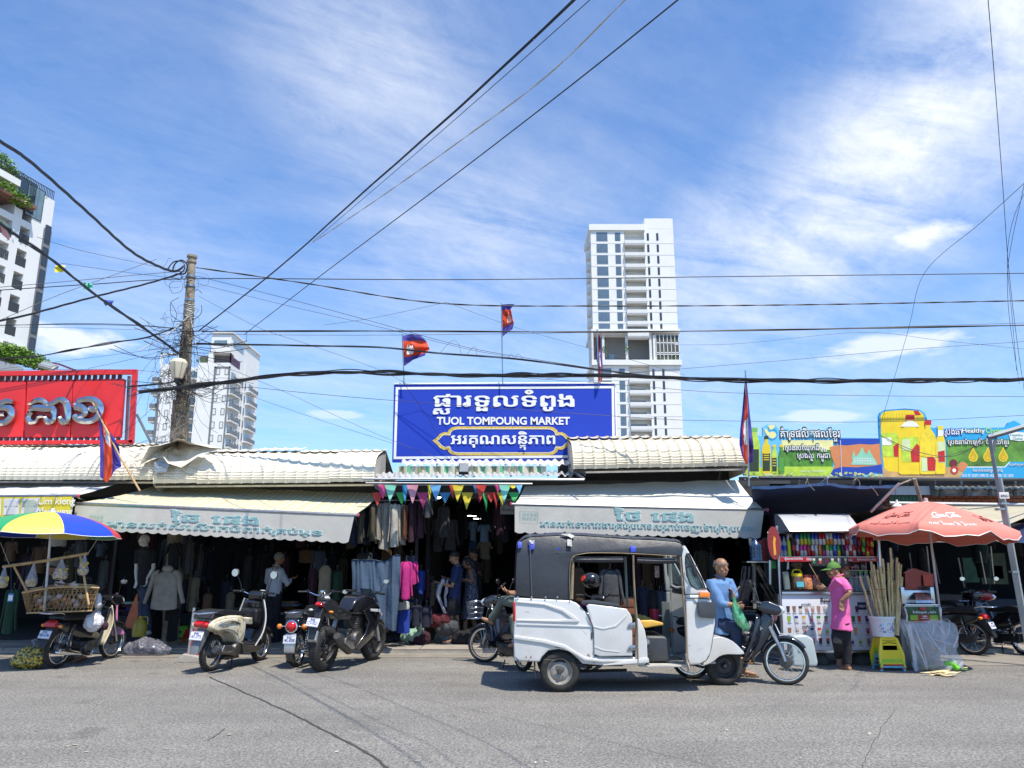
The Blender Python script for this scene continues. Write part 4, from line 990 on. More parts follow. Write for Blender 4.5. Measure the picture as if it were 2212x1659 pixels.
 sh([(1735,856),(1790,772),(2070,772),(2110,735),(2700,735),(2700,856)],CYN,6);sh([(1790,770),(2068,770),(2106,733),(2110,738),(2072,777),(1793,777)],PWHT,7)
 tx('ទំនាក់ទំនងផ្នែកលក់ដុំ',1835,785,2050,818,WHT,8,.01);tx('012 77 1629 / 098 55 1629 / 081 33 1629',1757,826,2132,846,WHT,8,.012);tx('សូមស្កែននៅទីនេះ',2105,744,2290,770,WHT,8,.005)
 tx('Healthy',2112,528,2205,552,M('print_teal',(.02,.25,.20),.5),8,.015);tx('Choice',2130,552,2200,574,M('print_teal'),8,.015)
 sh([(2100,528),(2140,512),(2230,520),(2235,575),(2180,582),(2112,572)],PWHT,7)
 for k in range(14):MB().tube([Q('T5',150+k*200,862,YS)-root.location,Q('T5',150+k*200,900,YS+.3)-root.location],.02,4).build('support',STL,root)
billboards()
VIEW.update({'X1':(1922.6,891,.179),'X2':(1944.2,1161,.179),'X3':(1593,1015.3,.16925),'X4':(1755,1161,.1139)})
WOODP=M('weathered_wood',(.29,.235,.165),.85,0,.55,3.5,bump=.8,bscale=18,dirt=.5,dcol=(.07,.055,.045))
CAB=M('cable_black',(.016,.016,.018),.55,0,.3,6);CABG=M('cable_grey',(.12,.12,.12),.6);CABW=M('cable_beige',(.50,.46,.38),.6)
pb=W(392,985,14.9);pt=W(414,566,14.9)
pole=thing('utility_pole','weathered wooden utility pole swamped in tangled cables','utility pole',(pb.x-.05,14.9,0))
po=pole.location
lean=(pt-pb)/(pt.z-pb.z)
at_z=lambda z:V3((pb.x,14.9,0))+V3((lean.x*(z-pb.z),0,z))-po
MB().tube([at_z(z)+V3((-.03,0,0))for z in(0,2,3.5,4.6,5.6)]+[at_z(6.3),at_z(6.95)],[.15,.145,.14,.13,.115,.10,.085],12).build('shaft',WOODP,pole)
MB().tube([at_z(z)for z in(6.2,7.0,7.62)],[.075,.08,.072],14).build('upper_tube',M('rusty_tube',(.30,.24,.17),.7,0,.4,6,dirt=.4),pole)
MB().lathe(at_z(7.5),[(.073,-.05),(.095,-.045),(.095,.0),(.075,.005),(.075,.06),(.10,.065),(.10,.11),(.06,.12)],14).build('cap',M('rusty_tube'),pole)
MB().tube([at_z(z)+V3((-.13,-.05,0))for z in(3.6,4.6)],[.09,.07],10).build('splint',WOODP,pole)
for z in(6.65,6.95,7.15):MB().lathe(at_z(z),[(.09,-.02),(.10,-.02),(.10,.02),(.09,.02)],14).build('clamp',STL,pole)
m=MB();random.seed(2)
for i in range(14):
 z=6.3+.02*i;m.tube([at_z(z)+V3((.105*cos_(a),.105*sin_(a),.03*sin_(a*2+i)))for a in[k*PI/5 for k in range(11)]],.006,4)
m.tube([at_z(6.3)+V3((.05,-.1,0)),at_z(5.9)+V3((-.2,-.3,0)),at_z(5.5)+V3((-.75,-.4,0))],.01,4);m.tube([at_z(6.25)+V3((.08,-.1,0)),at_z(5.4)+V3((.3,-.15,0))],.01,4)
m.build('rope_binding',M('pale_rope',(.62,.60,.55),.8),pole)['kind']='stuff'
lamp=thing('street_lamp','old cream street lamp lantern tied to the cable pole','street lamp',W(385,795,14.55))
MB().lathe((0,0,0),[(.05,.19),(.12,.17),(.17,.10),(.17,.09),(.10,-.20),(.07,-.21)],8,cap=True).build('shade',M('lamp_cream',(.62,.56,.42),.5,0,.2,6,dirt=.4),lamp,smooth=20)
MB().lathe((0,0,0),[(.06,-.20),(.06,-.27),(.03,-.3)],8,cap=True).build('base',BLK,lamp)
for a in range(8):MB().tube([(.172*cos_(a*PI/4),.172*sin_(a*PI/4),.09),(.10*cos_(a*PI/4),.10*sin_(a*PI/4),-.2)],.008,4).build('rib',M('lamp_rib',(.3,.26,.2),.6),lamp)
MB().tube([(0,.05,-.25),(.0,.35,-.3)],.02,6).build('bracket',STL,lamp)
def cable(label,pts,r=.006,strands=1,twist=0,mat=None,name='cable',spread=1.5,seed=0,n=10,jitter=0,group=None):
 """pts: (px, py, Y)"""
 w_=[W(*p)for p in pts]
 for i,j,far in((-1,-2,pts[-1][0]>2205),(0,1,pts[0][0]<-5)):
  if far and abs(pts[i][0]-pts[j][0])>abs(pts[i][1]-pts[j][1]):
   e=w_[i]+(w_[i]-w_[j]).normalized()*6;w_=w_+[e]if i else[e]+w_
 P_=spline(w_,n);c=P_[0].copy();mb=MB();random.seed(seed+len(label))
 for s in range(strands):
  ph=2*PI*s/max(1,strands);off=r*spread if strands>1 else 0;q=[];L_=0;rj=off*(1 if strands<4 else rnd(.25,1.0))
  for i,p in enumerate(P_):
   if i:L_+=(p-P_[i-1]).length
   a=ph+twist*L_;k=1
   j=V3((0,nse(V3((L_*1.3,s,seed))),nse(V3((L_*1.3,s,seed+7)))))*jitter
   q.append(p-c+V3((0,cos_(a)*rj,sin_(a)*rj))+j)
  mb.tube(q,r if strands<4 else r*rnd(.6,1.1),5 if strands>2 else 6)
 o=mb.build(name,mat or CAB);o.location=c
 return tag(o,label,'cable',group)
cable('thick double cable rising from the pole to the top of the view, leftmost overhead',[(428,716,14.7),(604,577,12.3),(780,420,9.6),(1000,225,6.8),(1240,0,5.0),(1420,-170,4.0)],.0065,3,1.2,spread=1.3)
cable('thin cable branching just right of the thick overhead cable',[(676,522,11.5),(900,330,7.9),(1100,155,6.0),(1274,0,5.0),(1460,-165,4)],.0035)
cable('beige twisted cable crossing the upper middle sky',[(676,524,11.5),(826,423,9.2),(1000,300,7.2),(1180,165,5.8),(1350,0,4.9),(1500,-150,4)],.0035,2,5,mat=CABW)
cable('straight black cable crossing the sky below the beige one',[(528,722,15),(700,590,12),(960,395,8.8),(1220,195,6.5),(1464,0,5.1),(1650,-150,4.2)],.0065,1)
cable('heavy twisted cable sweeping from the upper left edge to the pole top',[(-40,278,8.5),(60,345,9.4),(180,450,10.8),(280,540,12.4),(340,574,13.6),(378,586,14.5),(396,575,14.8)],.013,3,5,spread=1.1,n=22)
cable('twisted cable running left from the pole top down to the left edge',[(-30,700,11),(60,680,11.6),(200,642,12.8),(320,612,14),(392,590,14.8)],.009,3,5,spread=1.15,n=22)
cable('thick cable bundle with coloured scraps slanting from the left edge to the pole middle',[(-30,460,9.5),(20,498,10),(110,560,11),(210,640,12.3),(310,708,13.8),(388,765,14.8)],.009,9,.8,spread=2.3,jitter=.03,n=16)
cable('loose cable bundle slanting gently to the pole from the lower left edge',[(-30,776,12),(90,768,12.6),(230,742,13.6),(320,728,14.4),(400,700,14.9)],.006,6,.6,spread=2.6,jitter=.03,n=14)
cable('sagging main bundle of black cables crossing the whole market front',[(300,846,13.9),(380,838,14.3),(440,832,14.4),(520,822,14.0),(640,808,13.6),(810,804,13.4),(1010,810,13.3),(1300,812,13.3),(1560,820,13.3),(1780,822,13.3),(2230,820,13.3)],.010,14,.9,spread=3.2,jitter=.045,n=30)
cable('taut black cable running level to the right from the pole top',[(-20,628,14.4),(200,614,14.6),(430,602,14.9),(1000,604,14.9),(1600,597,14.9),(2240,590,14.9)],.009,1)
cable('twisted black cable dropping slightly right from the pole top',[(424,578,14.9),(660,612,14.9),(950,655,14.8),(1300,661,14.8),(1750,658,14.8),(2240,649,14.8)],.008,2,5,spread=1,n=30)
cable('thick level cable behind the middle flag',[(436,716,14.9),(810,715,14.9),(1290,717,14.9),(1700,712,14.9),(2240,702,14.9)],.010,2,1,spread=1,n=14)
cable('thin level cable just below the thick level one',[(436,722,14.9),(810,724,14.9),(1290,718,15.2),(1800,709,15),(2240,697,15)],.004)
cable('black cable pair sloping down in front of the left market flag',[(420,742,14.8),(620,746,14.4),(810,750,14.2),(951,763,14.1),(1130,777,13.9),(1300,800,13.7),(1420,815,13.4)],.008,3,1,spread=1.5,n=14)
cable('thin cable sloping from the pole top across the left flag',[(424,596,14.9),(620,645,14.9),(810,696,14.8),(960,738,14.6),(1080,764,14.4),(1377,810,14)],.005)
cable('second thin cable sloping from the pole across the left flag',[(424,612,14.9),(620,660,14.9),(810,704,14.8),(1000,752,14.6),(1100,770,14.4)],.004)
cable('thin cable falling steeply right from the pole toward the blue sign',[(430,640,14.9),(560,708,14.9),(660,742,14.9),(810,795,15.1),(880,830,15.2)],.004)
cable('thin cable falling from the middle of the pole onto the blue sign corner',[(430,770,14.8),(600,840,14.9),(810,936,15.1),(992,1007,15.2)],.004)
cable('thin cable falling from the pole to the roof beside the blue sign',[(430,815,14.8),(560,862,14.9),(700,910,15.0),(846,957,15.2)],.004)
cable('thin cable hanging diagonally across the front of the blue sign',[(868,822,13.4),(930,912,14.2),(980,1000,14.6)],.004)
cable('long thin cable crossing the blue sign lettering and the tower',[(540,836,14.7),(810,862,14.8),(1377,902,14.8),(1566,909,14.8),(1900,911,14.8),(2240,896,14.8)],.005)
cable('thin cable just under the main bundle on the right',[(1120,815,13.6),(1377,834,13.6),(1566,848,13.7),(1900,855,13.7),(2240,857,13.7)],.0045)
cable('thin cable rising from the tower base to the right edge',[(1180,818,14),(1430,800,14),(1700,778,14),(1960,755,14),(2240,736,14)],.004)
cable('thin cable from the upper wires to the flag pole on the right',[(1440,745,14),(1600,742,14),(1860,718,14),(2030,735,14),(2240,757,14)],.003)
cable('thin cable forming a shallow peak left of the middle flag',[(700,702,14.5),(810,686,14.5),(965,653,14.5)],.003)
cable('thin cable descending right from the twisted wire past the middle flag',[(965,653,14.5),(1110,706,14.4),(1290,757,14.3),(1480,810,14)],.0035)
cable('thin wire dropping from the right edge and bending to the billboard',[(2230,380,8),(2120,480,9.5),(1997,590,11.5),(1960,720,12.4),(1900,925,14.5)],.0035,n=8)
cable('long wire hanging down the right side of the sky',[(2132,-30,6),(2150,190,7),(2166,400,8.4),(2180,590,10),(2200,760,12),(2222,900,13)],.0035)
cable('wire looping near the right edge from above',[(2240,240,7),(2212,400,8),(2186,520,9.3),(2176,600,10),(2182,700,11),(2202,830,12.5)],.003)
cable('slanting wire at the right edge joining the looping one',[(2230,385,8),(2190,470,9),(2176,560,10),(2186,680,11),(2196,800,12)],.003)
cable('thin wire from the left edge to the pole above the bundles',[(-20,622,13),(120,610,13.6),(340,590,14.8),(400,586,14.9)],.006)
cable('black wire crossing the left bundles at a slant',[(-20,700,12.6),(120,640,13.4),(240,596,14),(338,560,14.6)],.006)
cable('thin wire crossing the left sky above the yellow scrap',[(80,512,12),(170,540,12.8),(300,568,14),(400,590,14.8)],.0035)
cable('thin wire just below it toward the pole',[(130,568,12.6),(240,584,13.6),(400,604,14.8)],.0035)
cable('level dark wire left of the pole behind the block',[(-20,703,14.4),(160,700,14.5),(300,703,14.6),(400,712,14.9)],.006,2,1,spread=1.6)
cable('thin level wire under it',[(-20,706,14.6),(150,708,14.6),(400,716,14.9)],.003)
cable('slack wire above the red sign running to the pole',[(-20,800,14),(140,798,14.2),(300,800,14.4),(400,812,14.8)],.004)
cable('thin wire rising from the red sign lamp to the pole',[(190,796,14),(300,772,14.3),(400,742,14.8)],.0035)
cable('faint wire behind the pole at mid height',[(-20,800,15),(200,772,15.1),(420,744,15.2)],.003)
cable('cable running from the red sign frame to the pole',[(280,835,14.2),(330,830,14.3),(400,822,14.7)],.010,5,1,spread=1.8,jitter=.03)
cable('sagging wire over the right billboard',[(1900,940,13.2),(1980,975,13),(2060,985,12.8),(2130,948,12.7)],.006)
cable('thin wire sagging lower over the right billboard',[(1915,950,13.4),(2000,988,13),(2080,975,12.8),(2140,950,12.7),(2230,910,12.4)],.0045)
random.seed(31);m=MB()
for i in range(105):
 y0=random.choice([610,700,735,750,800,850,840,835,870,900])+random.gauss(0,16);x0=408-(y0-566)*.055+random.gauss(-6,16)
 rad=abs(random.gauss(0,11))+4;pts=[];k=9;a0=rnd(0,6.28);tot=rnd(2.5,6.6);el=rnd(.5,1.4)
 for j in range(k):
  a=a0+tot*j/(k-1);pts.append(W(x0+rad*cos_(a)*1.1+random.gauss(0,2),y0+rad*el*sin_(a)+random.gauss(0,2),14.72+rnd(-.18,.05)))
 m.tube(spline(pts,3),random.choice([.0025,.003,.004,.006]),4)
for i in range(34):
 x0=random.gauss(385,22);y0=rnd(700,860);x1=x0+random.gauss(-10,60);y1=y0+rnd(40,190);y1=min(y1,975)
 a,b=W(x0,y0,14.7),W(x1,y1,14.4 if y1>900 else 14.7);m.tube(spline([a,a.lerp(b,.5)+V3((random.gauss(0,.12),0,random.gauss(0,.1))),b],6),.003,4)
for i in range(40):
 s_=random.choice([-1,1]);x0=400;y0=random.choice([715,745,835,838,760]);x1=x0+s_*rnd(40,170);y1=y0+random.gauss(-8 if s_<0 else 2,12)
 a,b=W(x0,y0,14.75),W(x1,y1,14.3);mid=a.lerp(b,.5)+V3((0,0,random.gauss(-.05,.08)));m.tube(spline([a,mid,b],6),random.choice([.004,.006]),4)
tag(m.build('cable_tangle',CAB),'dense tangle of black loops of cable round the wooden pole',None,kind='stuff')
random.seed(33);m=MB()
for i in range(14):
 x0=random.gauss(372,22);y0=rnd(640,860);pts=[W(x0+j*rnd(-9,9)+random.gauss(0,5),y0+j*rnd(2,16),14.65)for j in range(6)];m.tube(spline(pts,3),.0035,4)
for k in range(6):pts=[W(*q)for q in((random.gauss(395,12),rnd(880,950),14.6),(random.gauss(380,50),rnd(940,975),14.2),(random.gauss(350,90),rnd(975,1010),13.96),(random.gauss(420,120),rnd(1020,1040),13.9))];m.tube(spline(pts,6),.004,4)
tag(m.build('cable_tangle',CABG),'pale thin strands of wire trailing from the pole over the roof',None,kind='stuff')
m=MB();m.tube(spline([W(*q)for q in((372,588,14.7),(378,570,14.6),(392,562,14.6),(404,572,14.6),(400,590,14.65),(385,592,14.7))],8),.014,6)
m.tube(spline([W(*q)for q in((360,585,14.6),(375,566,14.5),(395,566,14.5),(398,582,14.5),(380,595,14.6),(360,600,14.6))],8),.012,6);tag(m.build('cable_loop',CAB),'thick looped cable ends at the very top of the wooden pole','cable')
for(x,y,Y,c,nm)in((130,578,11.6,(.75,.62,.02),'yellow'),(191,616,12.1,(.08,.45,.28),'green'),(236,652,12.8,(.05,.1,.45),'blue')):
 p=W(x,y,Y);m=MB();random.seed(int(x));rows=[[V3((u*.035+random.gauss(0,.008),random.gauss(0,.02),-v*.035+random.gauss(0,.008)))for u in range(-2,3)]for v in range(-1,3)];m.grid(rows);o=m.build('plastic_scrap',M('scrap_'+nm,c,.6));o.location=p;tag(o,f'{nm} plastic scrap caught on the thick cable bundle at the left','plastic scrap')
for(pts,c,nm)in(([(0,480),(10,488),(22,512),(20,520),(4,506)],(.72,.35,.38),'pink'),([(-4,470),(8,475),(30,500),(20,502),(0,488)],(.35,.62,.55),'mint')):
 c0=W(*pts[0],9.9);m=MB();f=[W(*q,9.9+.05*i)-c0 for i,q in enumerate(pts)];m.raw(f,[tuple(range(len(f)))]);o=m.build('torn_pennant',M('pennant_'+nm,c,.7),smooth=0);o.location=c0;tag(o,f'torn {nm} pennant hanging from the cable at the left edge','pennant')
for(pts,lb)in(([(951,762),(975,737),(990,742),(996,766)],'left'),([(1008,766),(1022,750),(1028,752),(1030,768)],'middle'),([(1100,772),(1104,764),(1112,775)],'small'),([(1112,775),(1120,764),(1132,780)],'right')):
 cable(f'{lb} little wire arch standing on the sloping cables over the sign',[(x,y,14.1)for x,y in pts],.003,n=5)
NAVYF=M('flag_navy',(.055,.045,.30),.75,0,.10,3);REDF=M('flag_red',(.62,.06,.015),.75,0,.10,3);WHTF=M('flag_white',(.75,.72,.68),.75,0,.1,20)
def flag(label,staff,ctrl,Y,wave=.06,seed=1,emb=(.5,.5),bamboo=False,hor=True,swap=False,staffmat=None):
 """ctrl: rows (top to bottom of the cloth) of view points; bands run along the rows"""
 root=thing('national_flag',label,'flag',W(*staff[0],Y));o=root.location
 MB().tube([W(*p,Y)-o for p in staff],.014 if not bamboo else[.012,.016,.018][:len(staff)]if len(staff)<4 else .014,6).build('staff',staffmat or STL,root)
 nr,nc=len(ctrl),len(ctrl[0]);NR,NC=36,30;rows=[]
 for i in range(NR+1):
  v=i/NR*(nr-1);r_=[]
  i0=min(int(v),nr-2);fv=v-i0
  for j in range(NC+1):
   u=j/NC*(nc-1);j0=min(int(u),nc-2);fu=u-j0
   A,B,C_,D=ctrl[i0][j0],ctrl[i0][j0+1],ctrl[i0+1][j0],ctrl[i0+1][j0+1]
   x=lerp(lerp(A[0],B[0],fu),lerp(C_[0],D[0],fu),fv);y=lerp(lerp(A[1],B[1],fu),lerp(C_[1],D[1],fu),fv)
   w=wave*(sin_(u*2.6+v*1.1+seed)+.6*nse(V3((u*1.4,v*1.4,seed))))*min(1,j/NC*2.5+.15)
   r_.append(W(x,y,Y+w+.03)-o)
  rows.append(r_)
 mb=MB();mb.grid(rows);mb.mi=[]
 for i in range(NR):
  for j in range(NC):
   v,u=(i+.5)/NR,(j+.5)/NC
   if swap:v,u=u,v
   m_=1 if .25<v<.75 else 0
   du,dv=(u-emb[0])/.17,(v-.5)
   if abs(du)<1 and dv<.17 and dv>-.17*(1-.5*abs(sin_(du*4.7))-.2*abs(du))and m_==1:m_=2
   mb.mi.append(m_)
 mb.build('cloth',[NAVYF,REDF,WHTF],root,smooth=180)
 return root
flag('national flag flying open on the left pole above the blue sign',[(869,722),(873,830)],[[(870,726),(888,721),(908,724)],[(871,737),(893,735),(921,737)],[(871,757),(893,755),(928,754)],[(872,772),(893,769),(920,762)],[(873,791),(893,777),(918,768)]],15.2,.10,1,(.33,.5))
flag('national flag flying highest on the middle pole above the blue sign',[(1083,655),(1086,830)],[[(1083,658),(1094,657),(1112,657)],[(1084,670),(1096,669),(1103,668)],[(1084,690),(1098,688),(1107,686)],[(1084,708),(1099,702),(1110,698)],[(1085,728),(1094,720),(1107,711)]],15.2,.09,3,(.62,.5))
flag('limp national flag hanging on the right pole above the blue sign',[(1290,712),(1293,830)],[[(1290,722),(1293,722),(1295,724)],[(1289,745),(1294,745),(1298,748)],[(1286,765),(1294,768),(1301,772)],[(1290,785),(1296,788),(1302,790)],[(1292,822),(1297,826),(1300,822)]],15.2,.05,5,(.6,.5),swap=True)
flag('limp national flag hanging beside the right end of the cream roof',[(1610,800),(1614,900),(1618,1050)],[[(1609,822),(1611,822),(1613,822)],[(1603,890),(1612,885),(1620,895)],[(1599,925),(1609,925),(1624,930)],[(1597,960),(1610,965),(1628,965)],[(1603,985),(1612,1004),(1626,998)]],13.4,.09,7,(.55,.5),swap=True)
flag('national flag drooping from a slanted bamboo staff by the red sign',[(200,870),(258,985),(302,1060)],[[(212,880),(218,892),(228,910),(240,934),(258,968)],[(214,905),(221,915),(229,930),(241,950),(259,980)],[(215,940),(223,950),(231,960),(243,975),(262,1008)],[(216,985),(224,990),(234,1000),(244,1005),(255,1012)],[(216,1030),(223,1036),(231,1043),(240,1030),(248,1015)]],13.5,.05,9,(.30,.5),bamboo=True,swap=True,staffmat=BAMB)
TARPN=M('navy_tarp',(.010,.025,.085),.6,0,.35,1.5,bump=.4,bscale=5,dirt=.2,dcol=(.03,.05,.10))
rt=thing('navy_tarpaulin','sagging navy tarpaulin stretched on poles above the drinks stall','tarpaulin',W(1780,1060,13))
o=rt.location;T_=[(1622,1051),(1676,1050),(1745,1046),(1784,1043),(1830,1049),(1881,1050),(1942,1047)];B_=[(1630,1112),(1652,1112),(1700,1111),(1760,1110),(1800,1108),(1840,1106),(1881,1103)]
rows=[]
for j in range(13):
 t=j/12;rows.append([W(lerp(a[0],b[0],t),lerp(a[1],b[1],t)+2.5*sin_(PI*t),lerp(12.7,15.0,t)+.05*nse(V3((a[0]*.02,t*3,2)))+.02*sin_(a[0]*.04+t*3))-o for a,b in zip(sp2(T_,8),sp2(B_,8))])
m=MB();m.grid(rows);m.build('sheet',TARPN,rt,smooth=60)
m=MB();m.grid([[p+V3((0,-.03,.004*sin_(i*1.9)))for i,p in enumerate(rows[0])],[p+V3((0,-.02,-.045+.006*sin_(i*.8)))for i,p in enumerate(rows[0])]]);m.build('hem',M('tarp_hem',(.05,.12,.26),.5),rt)
for a,b in(((1789,1030,12.6),(1733,1091,14.5)),((1943,1044,12.6),(1881,1106,12.9))):MB().tube([W(*a)-o,W(*b)-o],.022,6).build('strut',GALV,rt)
for pts in([(1741,1030),(1748,1046),(1760,1060)],[(1745,1034),(1740,1045)],[(1786,1030),(1789,1048)],[(1845,1038),(1850,1034),(1857,1042),(1857,1056)],[(1880,1050),(1890,1060),(1897,1071)]):
 m=MB();m.tube(spline([W(x,y,12.6)-o for x,y in pts],4),.012,4,flat=.3);m.build('tie_strip',M('pale_tie',(.55,.52,.48),.8),rt)
MB().tube([W(1610,1030,13.6),W(1618,1110,13.6)],.05,8).build
p_=thing('shelter_frame','steel and timber frame of the dark stalls at the right edge','shelter',W(2060,1088,15.8));o=p_.location
def shbox(nm,x0,x1,y0,y1,Y,mat,d=.03,par=None):
 a,b=W(x0,y1,Y)-o,W(x1,y0,Y)-o;return MB().box(a.x,b.x,a.y,a.y+d,a.z,b.z).build(nm,mat,par or p_,smooth=0)
GREENC=M('green_sheet',(.06,.16,.10),.7,0,.2,4);ZGREY=M('zinc_strip',(.22,.25,.28),.55,.2,.25,3,dirt=.3)
shbox('white_fascia',1919,2016,1050,1069,15.9,M('bluish_board',(.42,.47,.50),.6,0,.1,2));shbox('fascia_edge',2013,2019,1049,1071,15.85,FRD)
m=MB();rows=[]
for j in range(5):rows.append([W(2018+i*2,lerp(1055,1071,j/4)+(1.5*nse(V3((i*.15,0,0)))if j in(0,4)else 0),15.9+.06*nse(V3((i*.13,j*.6,1))))-o for i in range(110)])
m.grid(rows);m.build('zinc_strip',ZGREY,p_,smooth=30)
for i in range(5):x=2032+i*53;shbox('strip_bracket',x,x+4,1054,1073,15.8,FRD)
tin('tin_sheet',CREAM2,[W(2018,1056,15.7)-o,W(2230,1056,15.7)-o,W(2230,1049,16.4)-o,W(2018,1049,16.4)-o],16,.012,p_,2)
m=MB();rows=[[W(1921+i*2,y,16.1+(.015 if i%4<2 else 0))-o for i in range(34)]for y in(1071,1088)];m.grid(rows);m.build('green_sheet',GREENC,p_,smooth=0)
MB().tube([W(1922,1087,15.5)-o,W(2230,1091,15.5)-o],.035,4).build('beam',M('pale_beam',(.45,.45,.46),.6,0,.2,3,dirt=.3),p_)
MB().tube([W(1640,1032,13.4)-o,W(2230,1036,15.4)-o],.03,4).build('beam',FRD,p_)
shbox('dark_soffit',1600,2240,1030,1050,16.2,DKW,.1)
tl=MB();tl.tube([W(1975,1034,13.4)-o,W(1992,1092,13.6)-o],.032,5);tl.build('timber_post',WOODP,p_)
tl=MB();tl.tube([W(1910,1060,13.3)-o,W(1968,1036,13.4)-o],.013,5);tl.build('timber_strut',WOODP,p_)
BG=M('beige_canvas',(.42,.38,.28),.85,0,.15,2);m=MB()
m.grid([[W(x,1094,15.4)-o for x in(1925,2000,2080,2160,2240)],[W(x,y,13.9)-o for x,y in((1935,1100),(2010,1106),(2090,1122),(2160,1140),(2240,1108))]]);m.build('canvas_awning',BG,p_,smooth=60)
m=MB();m.grid([[W(x,y,14.2)-o for x,y in((2110,1150),(2150,1148),(2190,1138),(2240,1118))],[W(x,y,13.2)-o for x,y in((2085,1172),(2130,1168),(2180,1170),(2240,1176))]]);m.build('dark_awning',TARPN,p_,smooth=60)
m=MB();m.grid([[W(x,1163,14.6)-o for x in(1950,2040,2120,2170)],[W(x,1172,13.9)-o for x in(1930,2040,2130,2190)]]);m.build('green_awning',M('grey_green_canvas',(.14,.20,.16),.8),p_,smooth=60)
for(a,b)in(((2015,1190),(2030,1260)),((2070,1205),(2083,1268)),((2117,1192),(2130,1260)),((1965,1195),(1970,1232)),((2002,1180),(2014,1300)),((2140,1180),(2148,1260))):MB().tube([W(*a,14.8)-o,W(*b,15.2)-o],.014,5).build('stay_pole',GALV,p_)
hr=thing('stall_hall','dim stalls with hanging goods behind the motorbikes at the right','market hall',(11,15,0))
ho=hr.location
MB().box(-5.6,8,1.7,7.2,2.62,2.68).build('ceiling',M('hall_ceiling'),hr,smooth=0)
BRK=M('brick',(.36,.13,.07),.9,0,.35,2.4,bump=.5,bscale=22,dirt=.25)
bw=thing('brick_wall','strip of bare brick wall showing under the zinc strip at the right','brick wall',W(2013,1100,16.35));o2=bw.location
xr_=W(2240,1088,16.35).x-o2.x;MB().box(-1.0,xr_,.02,.2,0,.46).build('mortar',M('mortar',(.12,.10,.09),.95),bw,smooth=0)
bme=MB().box(-.075,.075,-.012,.06,-.03,.03).mesh('brick',smooth=0,bevel=.004,seg=1);bme.materials.append(BRK)
random.seed(8)
for r_ in range(6):
 for i in range(int((xr_+1)/.16)+1):part('brick',bme,bw,(-.95+i*.16+(.08 if r_%2 else 0)+rnd(-.003,.003),rnd(-.004,.004),.04+r_*.072),(0,0,rnd(-.01,.01)))
for(x0,x1,y0,y1,c)in((2085,2110,1205,1258,(.05,.14,.08)),(2122,2170,1195,1262,(.10,.12,.06)),(2140,2165,1222,1250,(.30,.26,.30)),(1960,2000,1228,1238,(.1,.1,.1))):
 a,b=W(x0,y1,20)-ho,W(x1,y0,20)-ho;MB().box(a.x,b.x,a.y,a.y+.04,a.z,b.z).build('poster',M('poster_%d'%x0,c,.6,0,.5,3),hr,smooth=0)
DRK=[cloth('dark%d'%i,c)for i,c in enumerate(((.03,.032,.04),(.06,.05,.05),(.04,.05,.07),(.08,.06,.05),(.03,.05,.04)))]
random.seed(12)
for i in range(40):
 x=rnd(-4.5,7);y=rnd(1.8,6.5);z=rnd(1.5,2.5);w=rnd(.12,.3);h=rnd(.3,.8)
 MB().tube([(x,y,z),(x+random.gauss(0,.02),y,z-h*.5),(x+random.gauss(0,.04),y,z-h)],[w*.5,w,w*.8],8,flat=.4).build('hanging_goods',random.choice(DRK),hr)
for i in range(7):x=-4+i*1.8+random.gauss(0,.3);MB().box(x,x+1.2,2+rnd(0,2),3.5+rnd(0,2),.04,rnd(.5,.9)).build('counter',DRK[i%5],hr,smooth=0)
cp=thing('red_board','dark red board leaning on the table behind the sugar cane cart','board',W(1990,1252,13.8));o=cp.location
m=MB();pts=[(1955,1238),(1975,1228),(2016,1240),(2018,1262),(2012,1285),(1956,1285)];f=[W(x,y,13.7)-o for x,y in pts];m.raw(f+[v+V3((0,.08,0))for v in f],[tuple(range(6)),tuple(range(11,5,-1))]+[(i,i+6,(i+1)%6+6,(i+1)%6)for i in range(6)]);m.build('panel',M('dark_red_board',(.085,.010,.008),.4),cp,smooth=0)
a,b=W(2000,1266,13.6)-o,W(2016,1242,13.6)-o;MB().box(a.x,b.x,-.14,-.1,a.z,b.z).build('edge_panel',M('dark_red_board2',(.13,.015,.008),.4),cp,smooth=0)
bulb=thing('hanging_bulb','white bulb lamp hanging left of the red umbrella top','lamp',W(1938,1094,13.2))
MB().lathe((0,0,0),[(.0,-.05),(.06,-.03),(.08,0),(.06,.03),(.02,.05),(.018,.11),(.0,.11)],12).build('bulb',M('sign_white'),bulb);MB().tube([(0,0,.1),(0,0,.3)],.004,4).build('wire',CAB,bulb)
sp=thing('steel_post','leaning grey box steel post with bracket arm at the right edge','post',G(2240,1428));o=sp.location
a=W(2203,1290,12.45)-o;t_=W(2157,1033,12.45)-o;dirv=(t_-a).normalized();base=V3((a.x-dirv.x*a.z/dirv.z,a.y-dirv.y*a.z/dirv.z,0))
MB().tube([base,t_],.058,4,up=(0,1,0)).build('post_lower',M('post_steel',(.30,.33,.33),.6,.3,.25,3,dirt=.35),sp,smooth=20)
MB().tube([a.lerp(t_,.75)+V3((-.05,-.03,0)),W(2137,943,12.45)-o],.034,4,up=(0,1,0)).build('post_upper',M('post_steel2',(.16,.18,.20),.5,.3,.2,3),sp,smooth=20)
MB().tube([W(2134,945,12.45)-o,W(2260,908,12.45)-o],.042,4).build('arm',M('post_steel2'),sp,smooth=20)
MB().tube([W(2143,985,12.45)-o,W(2152,945,12.45)-o],.025,4).build('brace',M('post_steel2'),sp,smooth=20)
q=W(2169,1070,12.33)-o;MB().cbox(q,(.15,.012,.10)).build('number_plate',PM('plate_white',lambda N,L,tc,b:(lambda r:(setattr(r.outputs[0],'default_value',(.7,.7,.68,1)),r.outputs[0])[1])(N.new('ShaderNodeRGB')),.5),sp,smooth=0)
lettering('849651',.12,.045,BLK,sp,facing(q+V3((0,-.009,-.01))),off=.01)
